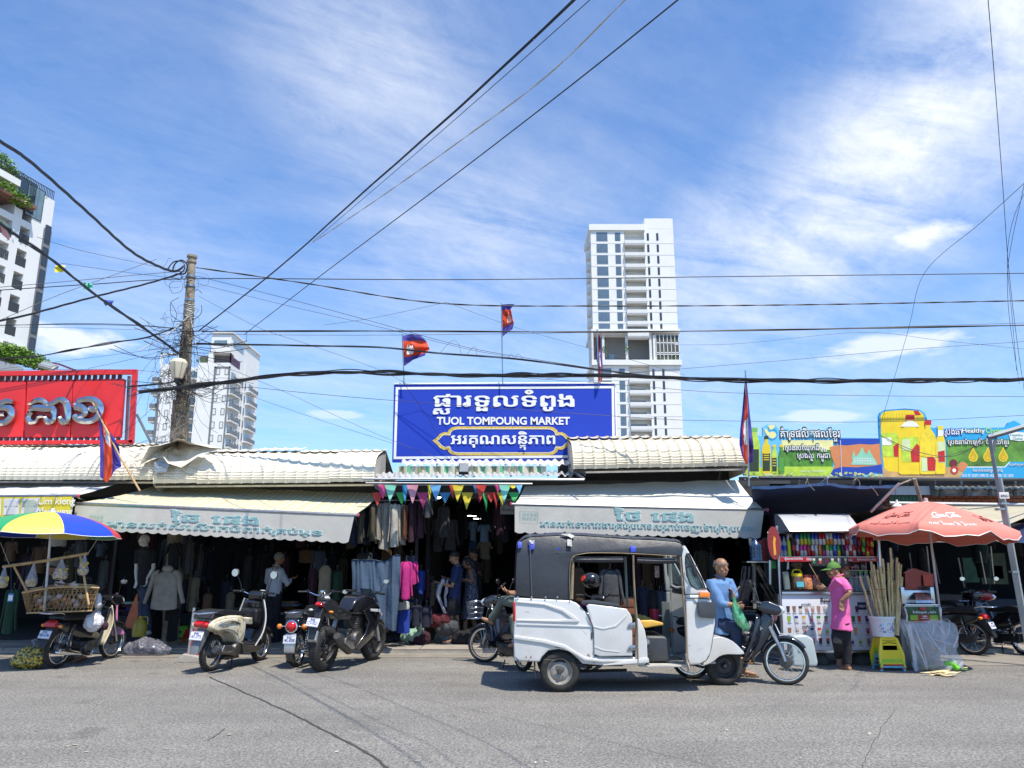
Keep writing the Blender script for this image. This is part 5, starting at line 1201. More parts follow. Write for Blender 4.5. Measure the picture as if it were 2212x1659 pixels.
for(x,y)in((2166,1088),(2160,1100),(2178,1146),(2190,1235)):qq=W(x,y,12.4)-o;MB().lathe(qq,[(.07,-.015),(.075,-.015),(.075,.015),(.07,.015)],8).build('clamp',STL,sp)
_WC={}
def wheel(parent,loc,r,tw,style='spoke',steer=0,hub=.05,rimmat=None,drum=.07):
 w=bpy.data.objects.new('wheel',None);C.objects.link(w);w.parent=parent;w.location=loc;w.rotation_euler[2]=steer
 k=(round(r,3),tw,style,drum)
 if k not in _WC:
  t=MB();tt=tw/2;rr=r-tw*.72
  prof=[(rr,-tt*.72),(rr+.01,-tt*.95),(r-tw*.32,-tt),(r-tw*.10,-tt*.66),(r-.004,-tt*.3),(r,0),(r-.004,tt*.3),(r-tw*.10,tt*.66),(r-tw*.32,tt),(rr+.01,tt*.95),(rr,tt*.72)]
  t.lathe((0,0,0),prof,40,'y')
  for i in range(44):
   a=2*PI*i/44
   for s in(-1,1):
    T_=Matrix.Rotation(a+.05*s,4,'Y')@Matrix.Translation((0,s*tt*.42,r-.004));t.box(-.006,.006,-tt*.28,tt*.28,-.003,.004,T_)
  tyre=t.mesh('tyre',smooth=50)
  tyre.materials.append(RUB)
  m=MB();m.lathe((0,0,0),[(rr+.008,-tt*.7),(rr-.012,-tt*.7),(rr-.02,-tt*.3),(rr-.02,tt*.3),(rr-.012,tt*.7),(rr+.008,tt*.7)],40,'y')
  rim=m.mesh('rim',smooth=40)
  s_=MB()
  if style=='spoke':
   for i in range(30):
    a=2*PI*i/30;b=a+(.55 if i%2 else -.55);sd=.028*(1 if i%4<2 else -1)
    s_.tube([(hub*cos_(a),sd,hub*sin_(a)),((rr-.018)*cos_(b*.35+a*.65),0,(rr-.018)*sin_(b*.35+a*.65))],.0016,3,cap=False)
  else:
   n=5
   for i in range(n):
    a=2*PI*i/n
    for d in((-.12,.12)if style=='alloy' else(0,)):
     T_=Matrix.Rotation(a+d,4,'Y');s_.prism([(.03,-.014),(rr-.015,-.010),(rr-.015,.010),(.03,.014)],(-.012,.012),T_)
  spk=s_.mesh('spokes',smooth=30)
  h=MB();h.lathe((0,0,0),[(0,-.065),(.018,-.065),(.02,-.045),(drum*.9,-.04),(drum,-.03),(drum,.03),(drum*.9,.04),(.02,.045),(.018,.065),(0,.065)],24,'y')
  for i in range(8):a=i*PI/4;h.lathe((drum*.65*cos_(a),-.042,drum*.65*sin_(a)),[(0,-.005),(.008,-.005),(.008,.002)],6,'y')
  _WC[k]=(tyre,rim,spk,h.mesh('hub',smooth=30))
 tyre,rim,spk,hb=_WC[k]
 part('tyre',tyre,w);
 for nm,me,mt in(('rim',rim,rimmat or CHR),('spokes',spk,CHR if style=='spoke' else(rimmat or BLM)),('hub',hb,BLM)):
  me2=me if not me.materials or me.materials[0]==mt else me.copy()
  if not me2.materials:me2.materials.append(mt)
  elif me2.materials[0]!=mt:me2.materials[0]=mt
  part(nm,me2,w)
 w['kind']='group' if False else w.get('kind','');del w['kind']
 return w
def shell(parent,name,poly,w,mat,bevel=.02,seg=3,y=0,warp=None,sp=0,smooth=50):
 poly=sp2(poly,sp,True)if sp else poly
 return MB().prism(poly,(y-w/2,y+w/2)).build(name,mat,parent,bevel=bevel,seg=seg,warp=warp,smooth=smooth)
def arc(cx,cz,r,a0,a1,n=12):return[(cx+r*cos_(R(lerp(a0,a1,i/n))),cz+r*sin_(R(lerp(a0,a1,i/n))))for i in range(n+1)]
def fender(parent,cx,cz,r,a0,a1,w,mat,name='front_fender',steer=None,drop=.035):
 rows=[]
 for i in range(15):
  a=R(lerp(a0,a1,i/14));row=[]
  for k in range(9):
   t=k/8*2-1;rr=r-drop*abs(t)**3;row.append(V3((cx+rr*cos_(a),t*w/2,cz+rr*sin_(a))))
  rows.append(row)
 m=MB();m.grid(rows)
 me=m.mesh(name,smooth=60);bm=bmesh.new();bm.from_mesh(me);bmesh.ops.solidify(bm,geom=bm.faces[:],thickness=.005);bm.to_mesh(me);bm.free()
 return obj(name,me,mat,parent)
PLT=M('plate_print',(.72,.73,.74),.5,0,.05,8);PLB=M('plate_blue',(.03,.05,.28),.6)
def plate(parent,loc,txt,rx=R(-15),label=None,w=.19,h=.12,rz=R(-90)):
 p=MB().box(-w/2,w/2,-.004,.002,-h/2,h/2).build('number_plate',PLT,parent,bevel=.003,seg=1);p.location=loc;p.rotation_euler=(rx,0,rz)
 lettering(txt,w*.86,h*.38,PLB,p,facing(V3((0,-.008,-h*.08))),off=.008);lettering('ភ្នំពេញ',w*.4,h*.2,PLB,p,facing(V3((0,-.008,h*.28))),off=.01)
 for k in(-1,1):m=MB();m.box(-w*.47,w*.47,-.0065,-.006,k*h*.44-.0015,k*h*.44+.0015);m.build('plate_line',PLB,p,smooth=0)
 return p
def mirror(parent,base,top,hd,r=.055,round_=True,yaw=0,mat=None):
 m=MB();m.tube(spline([base,vl(base,top,.5)+V3((0,0,.02)),top],5),.006,6);s=m.build('mirror',mat or BLK,parent)
 g=MB();g.ell((0,0,0),(.022,r,r if round_ else r*.68),16,8);h=g.build('mirror_housing',mat or BLK,s);h.location=V3(top)+V3(hd);h.rotation_euler[2]=yaw
 g=MB();g.lathe((-.023,0,0),[(0,0),(r*.86,0)],16,'x');q=g.build('mirror_glass',CHR,s);q.location=h.location;q.rotation_euler[2]=yaw;q.scale=(1,1,1 if round_ else .68)
 return s
def bars(parent,c,half,rise=.06,back=.10,r=.011,steer=0,mat=CHR,grip=BLK):
 c=V3(c);P_=lambda x,y,z:c+Matrix.Rotation(steer,3,'Z')@V3((x,y,z))
 pts=[P_(-back,-half,rise),P_(-back*.7,-half*.6,rise),P_(0,-half*.25,0),P_(0,half*.25,0),P_(-back*.7,half*.6,rise),P_(-back,half,rise)]
 h=MB().tube(spline(pts,5),r,8).build('handlebar',mat,parent)
 for s in(-1,1):
  MB().tube([P_(-back,s*half,rise),P_(-back*.78,s*half*.68,rise)],.017,8).build('grip',grip,h)
  MB().tube([P_(-back*.6,s*half*.55,rise+.005),P_(-back*.2+.02,s*half*.75,rise-.01),P_(-back+.05,s*half*.98,rise-.01)],.006,5).build('brake_lever',STL,h)
  MB().cbox(P_(-back*.72,s*half*.58,rise+.01),(.05,.045,.04)).build('switch_box',BLK,h,bevel=.008)
 return h,P_
def common(root,wb,r,engine=True,ex=True,exmat=CHR,chain=True):
 if engine:
  e=MB();e.box(.36,.66,-.09,.09,.16,.34);e.lathe((.50,0,.25),[(0,-.14),(.09,-.14),(.10,-.12),(.10,.12),(.09,.13),(0,.13)],18,'y');e.lathe((.70,0,.30),[(.0,0)]+[(.055 if k%2 else .07,.012*k)for k in range(12)]+[(.0,.14)],14,'x')
  e.build('engine',BLM,root,bevel=.008,seg=1)
 for s in(-1,1):
  sh=MB().tube([(.02,s*.125,r),(.10,s*.125,r+.34)],.014,8).build('shock_absorber',BLK,root)
  m=MB();m.tube([(.02+.075*t+.0,s*.125+.026*cos_(t*50),r+.04+.26*t+.026*sin_(t*50)*.3)for t in[i/60 for i in range(61)]],.005,4);m.build('spring',CHR,sh)
  MB().tube([(0,s*.09,r),(.42,s*.08,.28)],.018,6).build('swing_arm',BLK,root)
 if chain:MB().prism([(-.05,r-.06),(.0,r-.08),(.44,.20),(.46,.30),(.0,r+.08),(-.06,r+.05)],(.10,.13)).build('chain_case',BLK,root,bevel=.008)
 if ex:
  x=MB();x.tube(spline([(.62,-.10,.22),(.55,-.13,.14),(.38,-.15,.15),(.25,-.17,.18)],5),.016,8)
  x.tube([(.27,-.17,.175),(.20,-.17,.19),(-.22,-.18,.27),(-.25,-.18,.275)],[.02,.042,.045,.03],14);x.build('exhaust_pipe',exmat,root)
  MB().lathe((-.252,-.18,.276),[(0,0),(.028,0)],12,'x').build('exhaust_tip',RUB,root)
 MB().tube([(.35,.12,.12),(.25,.2,.02)],.01,6).build('side_stand',BLK,root)
 MB().tube([(.45,-.20,.2),(.45,.2,.2)],.012,6).build('foot_peg',BLK,root)
def cub(label,loc,yaw,body=GLB,shieldm=None,seatm=BLK,r=.28,wb=1.20,steer=0,txt=None,style='spoke',lean=0,group=None,rack=True,fend=None,front=True,tail=True,basket=False,mir=True,lamp=True,drum=.065,logo=None,beak=False,frack=False):
 root=thing('motorbike',label,'motorbike',loc,yaw,group);root.rotation_euler[0]=lean
 wheel(root,(0,0,r),r,.075,style);fw=wheel(root,(wb,0,r),r,.065,style,steer,drum=drum)
 S=Matrix.Translation((wb-.10,0,0))@Matrix.Rotation(steer,4,'Z')@Matrix.Translation((-(wb-.10),0,0))
 def st(o):o.matrix_basis=S@o.matrix_basis;return o
 fw.location=S@V3((wb,0,r))
 for s in(-1,1):st(MB().tube([(wb,s*.072,r),(wb-.05,s*.07,r+.16),(wb-.17,s*.06,r+.42)],[.02,.024,.026],10).build('fork',STL if style=='spoke' else GALV,root))
 st(fender(root,wb,r,r+.035,165,35 if not beak else 20,.12,fend or body))
 common(root,wb,r)
 sm=shieldm or body
 for s in(-1,1):
  rows=[]
  for i in range(9):
   t=i/8;z=lerp(.86,.26,t);x=lerp(wb-.24,wb-.44,t)+.05*sin_(t*3.1);ww=.10+.13*sin_(min(1,t*1.4+.15)*1.6)
   rows.append([V3((x-.07*(k/5)**2,s*(.03+(ww-.03)*k/5),z))for k in range(6)])
  m=MB();m.grid(rows);me=m.mesh('leg_shield',smooth=60);bm=bmesh.new();bm.from_mesh(me);bmesh.ops.solidify(bm,geom=bm.faces[:],thickness=.008);bm.to_mesh(me);bm.free();obj('leg_shield',me,sm,root)
 shell(root,'front_cowl',[(wb-.20,.92),(wb-.12,.82),(wb-.16,.60),(wb-.28,.42),(wb-.42,.28),(wb-.46,.34),(wb-.34,.55),(wb-.30,.80)],.15,body,.035,warp=lambda v:V3((v.x,v.y*(1.15 if v.z>.6 else .8),v.z)))
 shell(root,'main_body',[(-.20,.66),(.10,.70),(.42,.66),(.60,.52),(.78,.42),(.72,.34),(.52,.38),(.30,.40),(.08,.46),(-.14,.56)],.19,body,.04)
 shell(root,'seat',[(-.16,.735),(-.10,.79),(.10,.80),(.30,.765),(.50,.755),(.58,.72),(.55,.68),(.10,.69),(-.14,.69)],.25,seatm,.03,sp=2)
 shell(root,'rear_fender',[(-.24,.64),(-.06,.62),(-.22,.46),(-.36,.30),(-.38,.32),(-.30,.50)],.11,BLK,.012)
 if tail:
  shell(root,'tail_light',[(-.20,.70),(-.27,.67),(-.29,.60),(-.20,.60)],.17,REDL,.02)
  for s in(-1,1):MB().ell((-.22,s*.14,.615),(.035,.035,.028),10,8).build('turn_signal',ORGL,root)
 if txt:plate(root,(-.335,0,.50),txt,R(-22))
 if rack:
  m=MB()
  for s in(-1,1):m.tube(spline([(-.05,s*.10,.74),(-.20,s*.11,.80),(-.40,s*.09,.80),(-.42,0,.80)],4),.008,6)
  for x in(-.22,-.30,-.37):m.tube([(x,-.10,.80),(x,.10,.80)],.006,5)
  m.build('rear_rack',CHR,root)
 MB().tube([(wb-.17,0,r+.42),(wb-.24,0,.96)],.03,10).build('steering_head',BLK,root)
 hd=shell(root,'headlight_cowl',[(wb-.30,1.00),(wb-.16,1.03),(wb-.02,.97),(wb+.02,.90),(wb-.06,.84),(wb-.22,.87),(wb-.32,.93)],.24,body,.045,warp=lambda v:V3((v.x,v.y*(1.0 if v.x<wb-.1 else .85),v.z)));st(hd)
 if lamp:st(shell(root,'headlight',[(wb-.05,.985),(wb+.015,.955),(wb+.045,.91),(wb+.0,.865),(wb-.05,.87)],.19,CLRL,.03))
 h,P_=bars(root,(wb-.25,0,.97),.34,.04,.10,mat=BLK);st(h)
 if mir:
  for s in(-1,1):st(mirror(root,(wb-.30,s*.22,1.0),(wb-.36,s*.30,1.22),(0,s*.05,.02),.06,False))
 if logo:lettering(logo,.12,.04,WHP,root,Matrix.Translation((wb-.30,-.095,.66))@Matrix.Rotation(R(-35),4,'Y'),off=.02)
 if frack:
  m=MB()
  for s in(-.07,-.025,.025,.07):m.tube([(wb-.05,s,.62),(wb+.12,s,.63)],.005,5);m.tube([(wb-.05,s,.62),(wb-.10,s,.74)],.005,5)
  m.tube([(wb-.10,-.07,.74),(wb-.10,.07,.74)],.005,5);m.tube([(wb+.12,-.09,.63),(wb+.12,.09,.63)],.006,5);m.tube([(wb-.05,-.14,.60),(wb+.24,-.10,.65)],.006,5);m.tube([(wb-.05,.14,.60),(wb+.24,.10,.65)],.006,5);m.tube([(wb-.05,-.09,.62),(wb-.05,.09,.62)],.006,5)
  st(m.build('front_rack',M('rack_white',(.62,.62,.62),.4,.3,.1,9),root))
 if basket:
  b=MB();cx,cz=wb+.16,.80
  ring=lambda z,a,w:[(cx+a*cos_(t)*(1+.0),w*sin_(t),z)for t in[k*PI/10 for k in range(20)]]
  for z,f in((.66,.75),(.74,.85),(.82,.93),(.92,1)):b.tube(ring(z,.14*f,.18*f),.005,5,closed=True)
  for k in range(28):t=k*PI/14;b.tube([(cx+.105*cos_(t),.135*sin_(t),.66),(cx+.14*cos_(t),.18*sin_(t),.92)],.003,4)
  for k in range(-4,5):b.tube([(cx-.1,k*.028,.66),(cx+.1,k*.028,.66)],.003,4)
  st(b.build('basket',CHR,root))
 return root
BIKEX=M('cream_shield',(.62,.55,.40),.5,0,.2,5,dirt=.3)
def gp(x,Y):return V3(((x-1106)*(Y*cos_(PITCH)-CAMZ*sin_(PITCH))/FPX,Y,0))
b1=cub('old black motorbike with cream leg shield carrying the fruit basket',gp(120,12.25),R(80),shieldm=BIKEX,txt='1BB-0746',steer=R(-4),lean=R(3))
b1s=MB().lathe((0,0,0),[(.0,0),(.05,0)],16,'y')
b2=None
rb_front=V3((3.50,10.55,0));ya=R(-27)
b6=cub('dark blue black motorbike with white front rack ridden by the man in blue',rb_front-V3((cos_(ya),sin_(ya),0))*1.22,ya,body=M('blue_black',(.012,.016,.028),.18,0,.1,5,coat=.7,dirt=.08,dcol=(.12,.11,.10)),wb=1.22,steer=R(6),r=.285,logo='NCX',frack=True,drum=.085,lean=R(-4))
bb=cub('motorbike with wire front basket behind the three wheeler tail',V3((.16,11.9,0)),R(117),wb=1.2,steer=R(42),basket=True,txt='1AE-2210')
b7=cub('black motorbike with red tail lamp parked facing away at the right',gp(2106,13.9),R(128),body=M('black_gold',(.02,.018,.015),.2,0,.2,5,coat=.6),txt='1GY-4742',mir=False)
SILV=M('silver_paint',(.45,.46,.47),.25,.5,.1,5);REDB=M('red_paint',(.32,.01,.02),.2,0,.1,5,coat=.7)
b8=cub('red and black motorbike with silver front mudguard and cast wheels',gp(2160,14.9)-V3((1.22*cos_(R(-18)),1.22*sin_(R(-18)),0)),R(-18),body=REDB,fend=SILV,style='alloy',wb=1.22,steer=R(-6),mir=False,r=.27)
b9=cub('black motorbike with pale rear wheel cut off by the right edge',gp(2215,13.9),R(100),body=GLB)
b10=cub('dark motorbike parked deep in the shade behind the black one',gp(2068,16.0),R(120),body=M('dark_blue_paint',(.03,.05,.06),.3),seatm=BLK)
def scooter(label,loc,yaw,panel,lean=0):
 root=thing('scooter',label,'scooter',loc,yaw);root.rotation_euler[0]=lean;wb=1.25;r=.245
 wheel(root,(0,0,r),r,.09,'spoke',drum=.075);wheel(root,(wb,0,r),r,.085,'spoke')
 shell(root,'rear_body',[(-.32,.60),(-.28,.70),(-.05,.745),(.25,.74),(.46,.70),(.52,.56),(.50,.38),(.38,.34),(.22,.48),(.0,.55),(-.18,.54)],.34,panel,.06,sp=2)
 for s in(-1,1):
  shell(root,'side_panel',[(-.30,.60),(-.26,.67),(-.05,.70),(.22,.70),(.42,.66),(.47,.56),(.44,.46),(.36,.40),(.28,.50),(.05,.565),(-.18,.56)],.03,panel,.012,y=s*.165,sp=2)
  MB().tube(spline([(-.30,s*.15,.60),(-.1,s*.19,.655),(.15,s*.19,.665),(.34,s*.18,.62)],6),.008,6).build('chrome_trim',CHR,root)
 shell(root,'seat',[(-.30,.745),(-.24,.81),(.0,.83),(.22,.80),(.42,.79),(.50,.75),(.46,.72),(-.28,.72)],.29,BLK,.04,sp=2)
 m=MB();m.tube(spline([(.0,-.14,.77),(-.2,-.15,.80),(-.38,-.10,.80),(-.42,0,.79),(-.38,.10,.80),(-.2,.15,.80),(.0,.14,.77)],5),.011,8);m.build('grab_rail',CHR,root)
 shell(root,'tail_light',[(-.28,.70),(-.36,.66),(-.34,.60),(-.24,.60)],.22,REDL,.03)
 shell(root,'rear_fender',[(-.30,.60),(-.18,.56),(-.26,.42),(-.36,.28),(-.42,.26),(-.38,.44)],.12,M('hugger_grey',(.16,.17,.18),.4,0,.2,6),.012)
 plate(root,(-.395,-.0,.50),'1AK-3775',R(-20))
 shell(root,'floor_board',[(.44,.34),(.50,.28),(.95,.26),(1.0,.34),(.90,.32),(.55,.33)],.40,BLK,.02)
 shell(root,'belly_panel',[(.40,.36),(.48,.20),(.90,.20),(1.0,.30),(.92,.27),(.5,.31)],.44,M('dark_chrome',(.18,.17,.16),.3,.8,.2,6),.03)
 rows=[]
 for i in range(11):
  t=i/10;z=lerp(.93,.28,t);x=1.06-.16*t+.06*sin_(t*3);w=.15+.10*sin_(min(1,t*1.5+.1)*1.5)-.05*max(0,t-.75)*4
  rows.append([V3((x-.13*abs(k/8*2-1)**2.2,(k/8*2-1)*w,z))for k in range(9)])
 m=MB();m.grid(rows);me=m.mesh('leg_shield',smooth=60);bm=bmesh.new();bm.from_mesh(me);bmesh.ops.solidify(bm,geom=bm.faces[:],thickness=.03);bm.to_mesh(me);bm.free();obj('leg_shield',me,GLB,root)
 for s in(-1,1):MB().tube([r_[0 if s<0 else 8]+V3((-.01,0,0))for r_ in rows],.011,6).build('shield_trim',M('pale_trim',(.62,.60,.54),.4),root)
 shell(root,'inner_box',[(.80,.78),(.94,.80),(.98,.60),(.92,.52),(.82,.60)],.28,BLK,.03)
 shell(root,'sticker_panel',[(.785,.66),(.83,.67),(.84,.58),(.80,.57)],.15,panel,.01)
 for s in(-1,1):MB().tube([(wb,s*.075,r),(wb-.06,s*.07,.5),(wb-.14,s*.05,.70)],.022,8).build('fork',BLK,root)
 fender(root,wb,r,r+.04,160,20,.13,GLB)
 shell(root,'handlebar_cover',[(.92,1.02),(1.0,1.06),(1.10,1.03),(1.12,.93),(1.04,.88),(.94,.92)],.26,GLB,.04)
 MB().ell((1.13,0,.97),(.05,.09,.09),16,10).build('headlight',CLRL,root)
 bars(root,(.98,0,.98),.35,.05,.10,mat=CHR)
 for s in(-1,1):mirror(root,(.92,s*.22,1.03),(.86,s*.30,1.27),(0,s*.03,.03),.065)
 x=MB();x.tube([(.30,-.16,.22),(.22,-.20,.25),(.12,-.21,.28),(-.22,-.22,.32),(-.27,-.22,.33)],[.02,.05,.065,.062,.045],14);x.build('exhaust_pipe',BLM,root)
 shell(root,'heat_guard',[(-.20,.30),(-.16,.38),(.08,.34),(.10,.27),(-.05,.27)],.02,STL,.008,y=-.285)
 e=MB();e.lathe((.36,-.04,.26),[(0,-.14),(.08,-.14),(.10,-.10),(.10,.1),(0,.12)],18,'y');e.box(.0,.4,.06,.13,.2,.32);e.box(.4,.58,-.1,.1,.18,.3);e.build('engine',BLM,root,bevel=.008,seg=1)
 for s in(1,):MB().tube([(-.02,s*.13,r),(.06,s*.13,r+.32)],.022,8).build('shock_absorber',REDL,root)
 MB().tube([(.35,.12,.12),(.30,.15,.0)],.012,6).box(.2,.5,-.12,.12,.14,.17).tube([(.36,-.1,.14),(.28,-.14,.0)],.012,6).build('stand',BLK,root)
 return root
def blotch(N,L,tc,b):
 n=N.new('ShaderNodeTexNoise');n.inputs['Scale'].default_value=9;n.inputs['Detail'].default_value=9;n.inputs['Roughness'].default_value=.7;L.new(tc.outputs['Object'],n.inputs['Vector'])
 r=N.new('ShaderNodeValToRGB');r.color_ramp.interpolation='CONSTANT';e=r.color_ramp.elements;e[0].color=(.05,.045,.03,1);e[1].position=.40;e[1].color=(.58,.50,.33,1);x=e.new(.5);x.color=(.74,.68,.52,1)
 L.new(n.outputs['Fac'],r.inputs[0]);return r.outputs[0]
scooter('black scooter with mottled cream side panels and round mirrors',gp(452,11.86),R(76),PM('mottled_cream',blotch,.3),lean=R(3)).scale=(1.04,1.04,1.04)
def retro(label,loc,yaw):
 root=thing('motorbike',label,'motorbike',loc,yaw);wb=1.22;r=.26
 wheel(root,(0,0,r),r,.085,'spoke');wheel(root,(wb,0,r),r,.08,'spoke');common(root,wb,r)
 for s in(-1,1):MB().tube([(wb,s*.075,r),(wb-.2,s*.065,.85)],.022,8).build('fork',CHR,root)
 fender(root,wb,r,r+.04,150,30,.12,GLB);fender(root,0,r,r+.05,215,60,.15,GLB,'rear_fender')
 shell(root,'tank',[(.45,.78),(.60,.86),(.85,.86),(.95,.78),(.85,.70),(.5,.70)],.24,GLB,.06,sp=2)
 shell(root,'seat',[(-.22,.74),(-.16,.80),(.1,.82),(.4,.80),(.46,.76),(.4,.72),(-.2,.70)],.27,BLK,.04,sp=2)
 shell(root,'side_cover',[(.0,.68),(.45,.70),(.5,.5),(.3,.42),(.05,.5)],.25,GLB,.04)
 shell(root,'tail_body',[(-.28,.66),(-.24,.72),(.0,.72),(.0,.58),(-.2,.56)],.22,GLB,.05)
 m=MB();m.tube(spline([(.0,-.14,.76),(-.25,-.13,.80),(-.36,0,.80),(-.25,.13,.80),(0,.14,.76)],5),.012,8);m.build('grab_rail',CHR,root)
 MB().lathe((-.30,0,.60),[(0,-.04),(.05,-.035),(.075,-.01),(.08,.02)],20,'x').build('tail_light',REDL,root);MB().lathe((-.285,0,.60),[(.078,-.015),(.092,-.01),(.09,.03),(.078,.03)],20,'x').build('lamp_ring',CHR,root)
 for s in(-1,1):
  MB().tube([(-.22,0,.60),(-.25,s*.17,.60)],.008,6).build('stalk',CHR,root);MB().ell((-.27,s*.19,.60),(.035,.04,.04),12,8).build('turn_signal',ORGL,root)
 plate(root,(-.34,0,.42),'1ML-8588',R(-8));MB().prism([(-.34,.34),(-.30,.5),(-.27,.5),(-.30,.22),(-.33,.24)],(-.08,.08)).build('mud_flap',SILV,root,bevel=.01)
 bars(root,(.98,0,1.0),.36,.06,.14,mat=CHR);MB().lathe((1.0,0,1.03),[(0,.05),(.055,.045),(.06,0),(.04,-.04),(0,-.05)],16).build('speedometer',CHR,root)
 MB().lathe((1.12,0,.92),[(0,.06),(.08,.05),(.085,0),(.05,-.06),(0,-.08)],18,'x').build('headlight',CLRL,root)
 return root
retro('small black retro motorbike with round red tail lamp behind the sports bike',gp(640,12.35),R(84))
def sport(label,loc,yaw,lean):
 root=thing('sports_motorbike',label,'motorbike',loc,yaw);root.rotation_euler[0]=lean;wb=1.33;r=.30
 wheel(root,(0,0,r),r,.15,'alloy',drum=.05,rimmat=BLM);wheel(root,(wb,0,r),r*.97,.11,'alloy',R(-4),rimmat=BLM)
 MATB=M('satin_black',(.02,.021,.024),.3,0,.2,6,coat=.4,dirt=.1,dcol=(.1,.09,.08))
 for s in(-1,1):
  MB().tube([(wb,s*.095,r),(wb-.28,s*.085,.92)],[.026,.024],10).build('fork',GALV,root)
  MB().prism([(-.05,r-.02),(.0,r-.035),(.50,.36),(.52,.46),(.0,r+.04)],(s*.11-.015,s*.11+.015)).build('swing_arm',BLM,root,bevel=.008)
 fender(root,wb,r,r+.03,140,40,.13,MATB)
 shell(root,'tank',[(.42,.80),(.52,.93),(.70,.99),(.90,.95),(1.0,.86),(.88,.76),(.6,.72),(.45,.74)],.28,GLB,.07,sp=2,warp=lambda v:V3((v.x,v.y*(.75+.6*max(0,min(1,(v.x-.42)/.4))),v.z)))
 shell(root,'rider_seat',[(.10,.80),(.20,.81),(.45,.78),(.50,.82),(.40,.74),(.12,.74)],.24,BLK,.02)
 shell(root,'tail_cowl',[(-.22,.90),(-.12,.94),(.12,.86),(.42,.76),(.36,.66),(.1,.70),(-.16,.82)],.22,MATB,.04,sp=2,warp=lambda v:V3((v.x,v.y*(.55+.7*max(0,min(1,(v.x+.22)/.5))),v.z)))
 shell(root,'pillion_seat',[(-.16,.945),(-.08,.965),(.12,.90),(.14,.86),(-.1,.90)],.16,BLK,.02)
 shell(root,'tail_light',[(-.23,.92),(-.265,.885),(-.20,.85),(-.18,.88)],.10,REDL,.012)
 for s in(-1,1):
  shell(root,'side_fairing',[(.62,.78),(.95,.86),(1.16,.80),(1.22,.66),(1.10,.50),(.95,.38),(.60,.24),(.50,.28),(.74,.46),(.80,.60)],.03,GLB,.012,y=s*.19,sp=1,warp=lambda v,s=s:V3((v.x,v.y*(1.0-.25*max(0,(v.x-.9)/.3)),v.z)))
  shell(root,'fairing_stripe',[(.78,.80),(1.08,.78),(1.16,.70),(1.13,.68),(1.05,.74),(.80,.765)],.006,WHP,.001,y=s*.212)
  MB().tube([(-.12,0,.80),(-.16,s*.14,.80)],.007,5).build('stalk',BLK,root);MB().ell((-.17,s*.16,.80),(.025,.035,.018),10,6).build('turn_signal',ORGL if s<0 else CLRL,root)
 shell(root,'headlight',[(1.10,.88),(1.24,.82),(1.28,.74),(1.16,.68),(1.08,.76)],.22,GLB,.04)
 rows=[[V3((1.20-.20*t-.04*(k/4*2-1)**2,(k/4*2-1)*(.13-.03*t),.86+.20*t))for k in range(5)]for t in(0,.3,.6,1)]
 m=MB();m.grid(rows);m.build('windscreen',M('smoked_screen',(.03,.032,.04),.08,0,0,1,alpha=.8),root)
 bars(root,(1.02,0,.98),.33,.03,.07,mat=BLK)
 mirror(root,(1.0,-.22,1.02),(.98,-.30,1.16),(0,-.03,.03),.05,False,0);mirror(root,(1.08,.2,.95),(1.06,.36,.98),(0,.04,.0),.05,False)
 e=MB();e.box(.50,.80,-.13,.13,.28,.52);e.box(.62,.86,-.11,.11,.5,.70);e.lathe((.58,-.02,.38),[(0,-.17),(.10,-.17),(.12,-.14),(.12,.15),(0,.17)],18,'y')
 for k in range(6):e.box(.60,.90,-.13,.13,.54+k*.025,.545+k*.025)
 e.build('engine',BLM,root,bevel=.008,seg=1)
 x=MB();x.tube([(.70,-.10,.26),(.45,-.17,.24),(.34,-.19,.27),(.10,-.21,.38),(-.02,-.22,.46),(-.06,-.22,.49)],[.025,.03,.07,.075,.07,.05],14);x.build('exhaust_pipe',BLM,root)
 shell(root,'heat_guard',[(.05,.46),(.25,.40),(.32,.30),(.22,.30),(.02,.40)],.02,STL,.008,y=-.295)
 shell(root,'plate_bracket',[(-.20,.84),(-.10,.82),(-.26,.50),(-.34,.44),(-.33,.55)],.10,BLK,.012);plate(root,(-.335,0,.66),'1CV-9321',R(-24));MB().prism([(-.33,.44),(-.30,.56),(-.27,.55),(-.29,.40)],(-.07,.07)).build('mud_flap',SILV,root,bevel=.008)
 MB().tube([(.15,0,.45),(.25,0,.70)],.03,8).build('shock_absorber',STL,root)
 for s in(-1,1):MB().tube([(.42,s*.16,.40),(.40,s*.24,.40)],.012,6).build('foot_peg',STL,root);MB().tube([(.55,s*.12,.5),(.25,s*.12,.74)],.018,6).build('frame_tube',BLK,root)
 MB().tube([(.5,.12,.25),(.42,.26,.01)],.012,6).build('side_stand',STL,root)
 return root
sport('black sports motorbike with white fairing stripes and fat rear tyre',gp(694,11.85),R(70),R(4)).scale=(1.06,1.06,1.06)
YT0=9.93
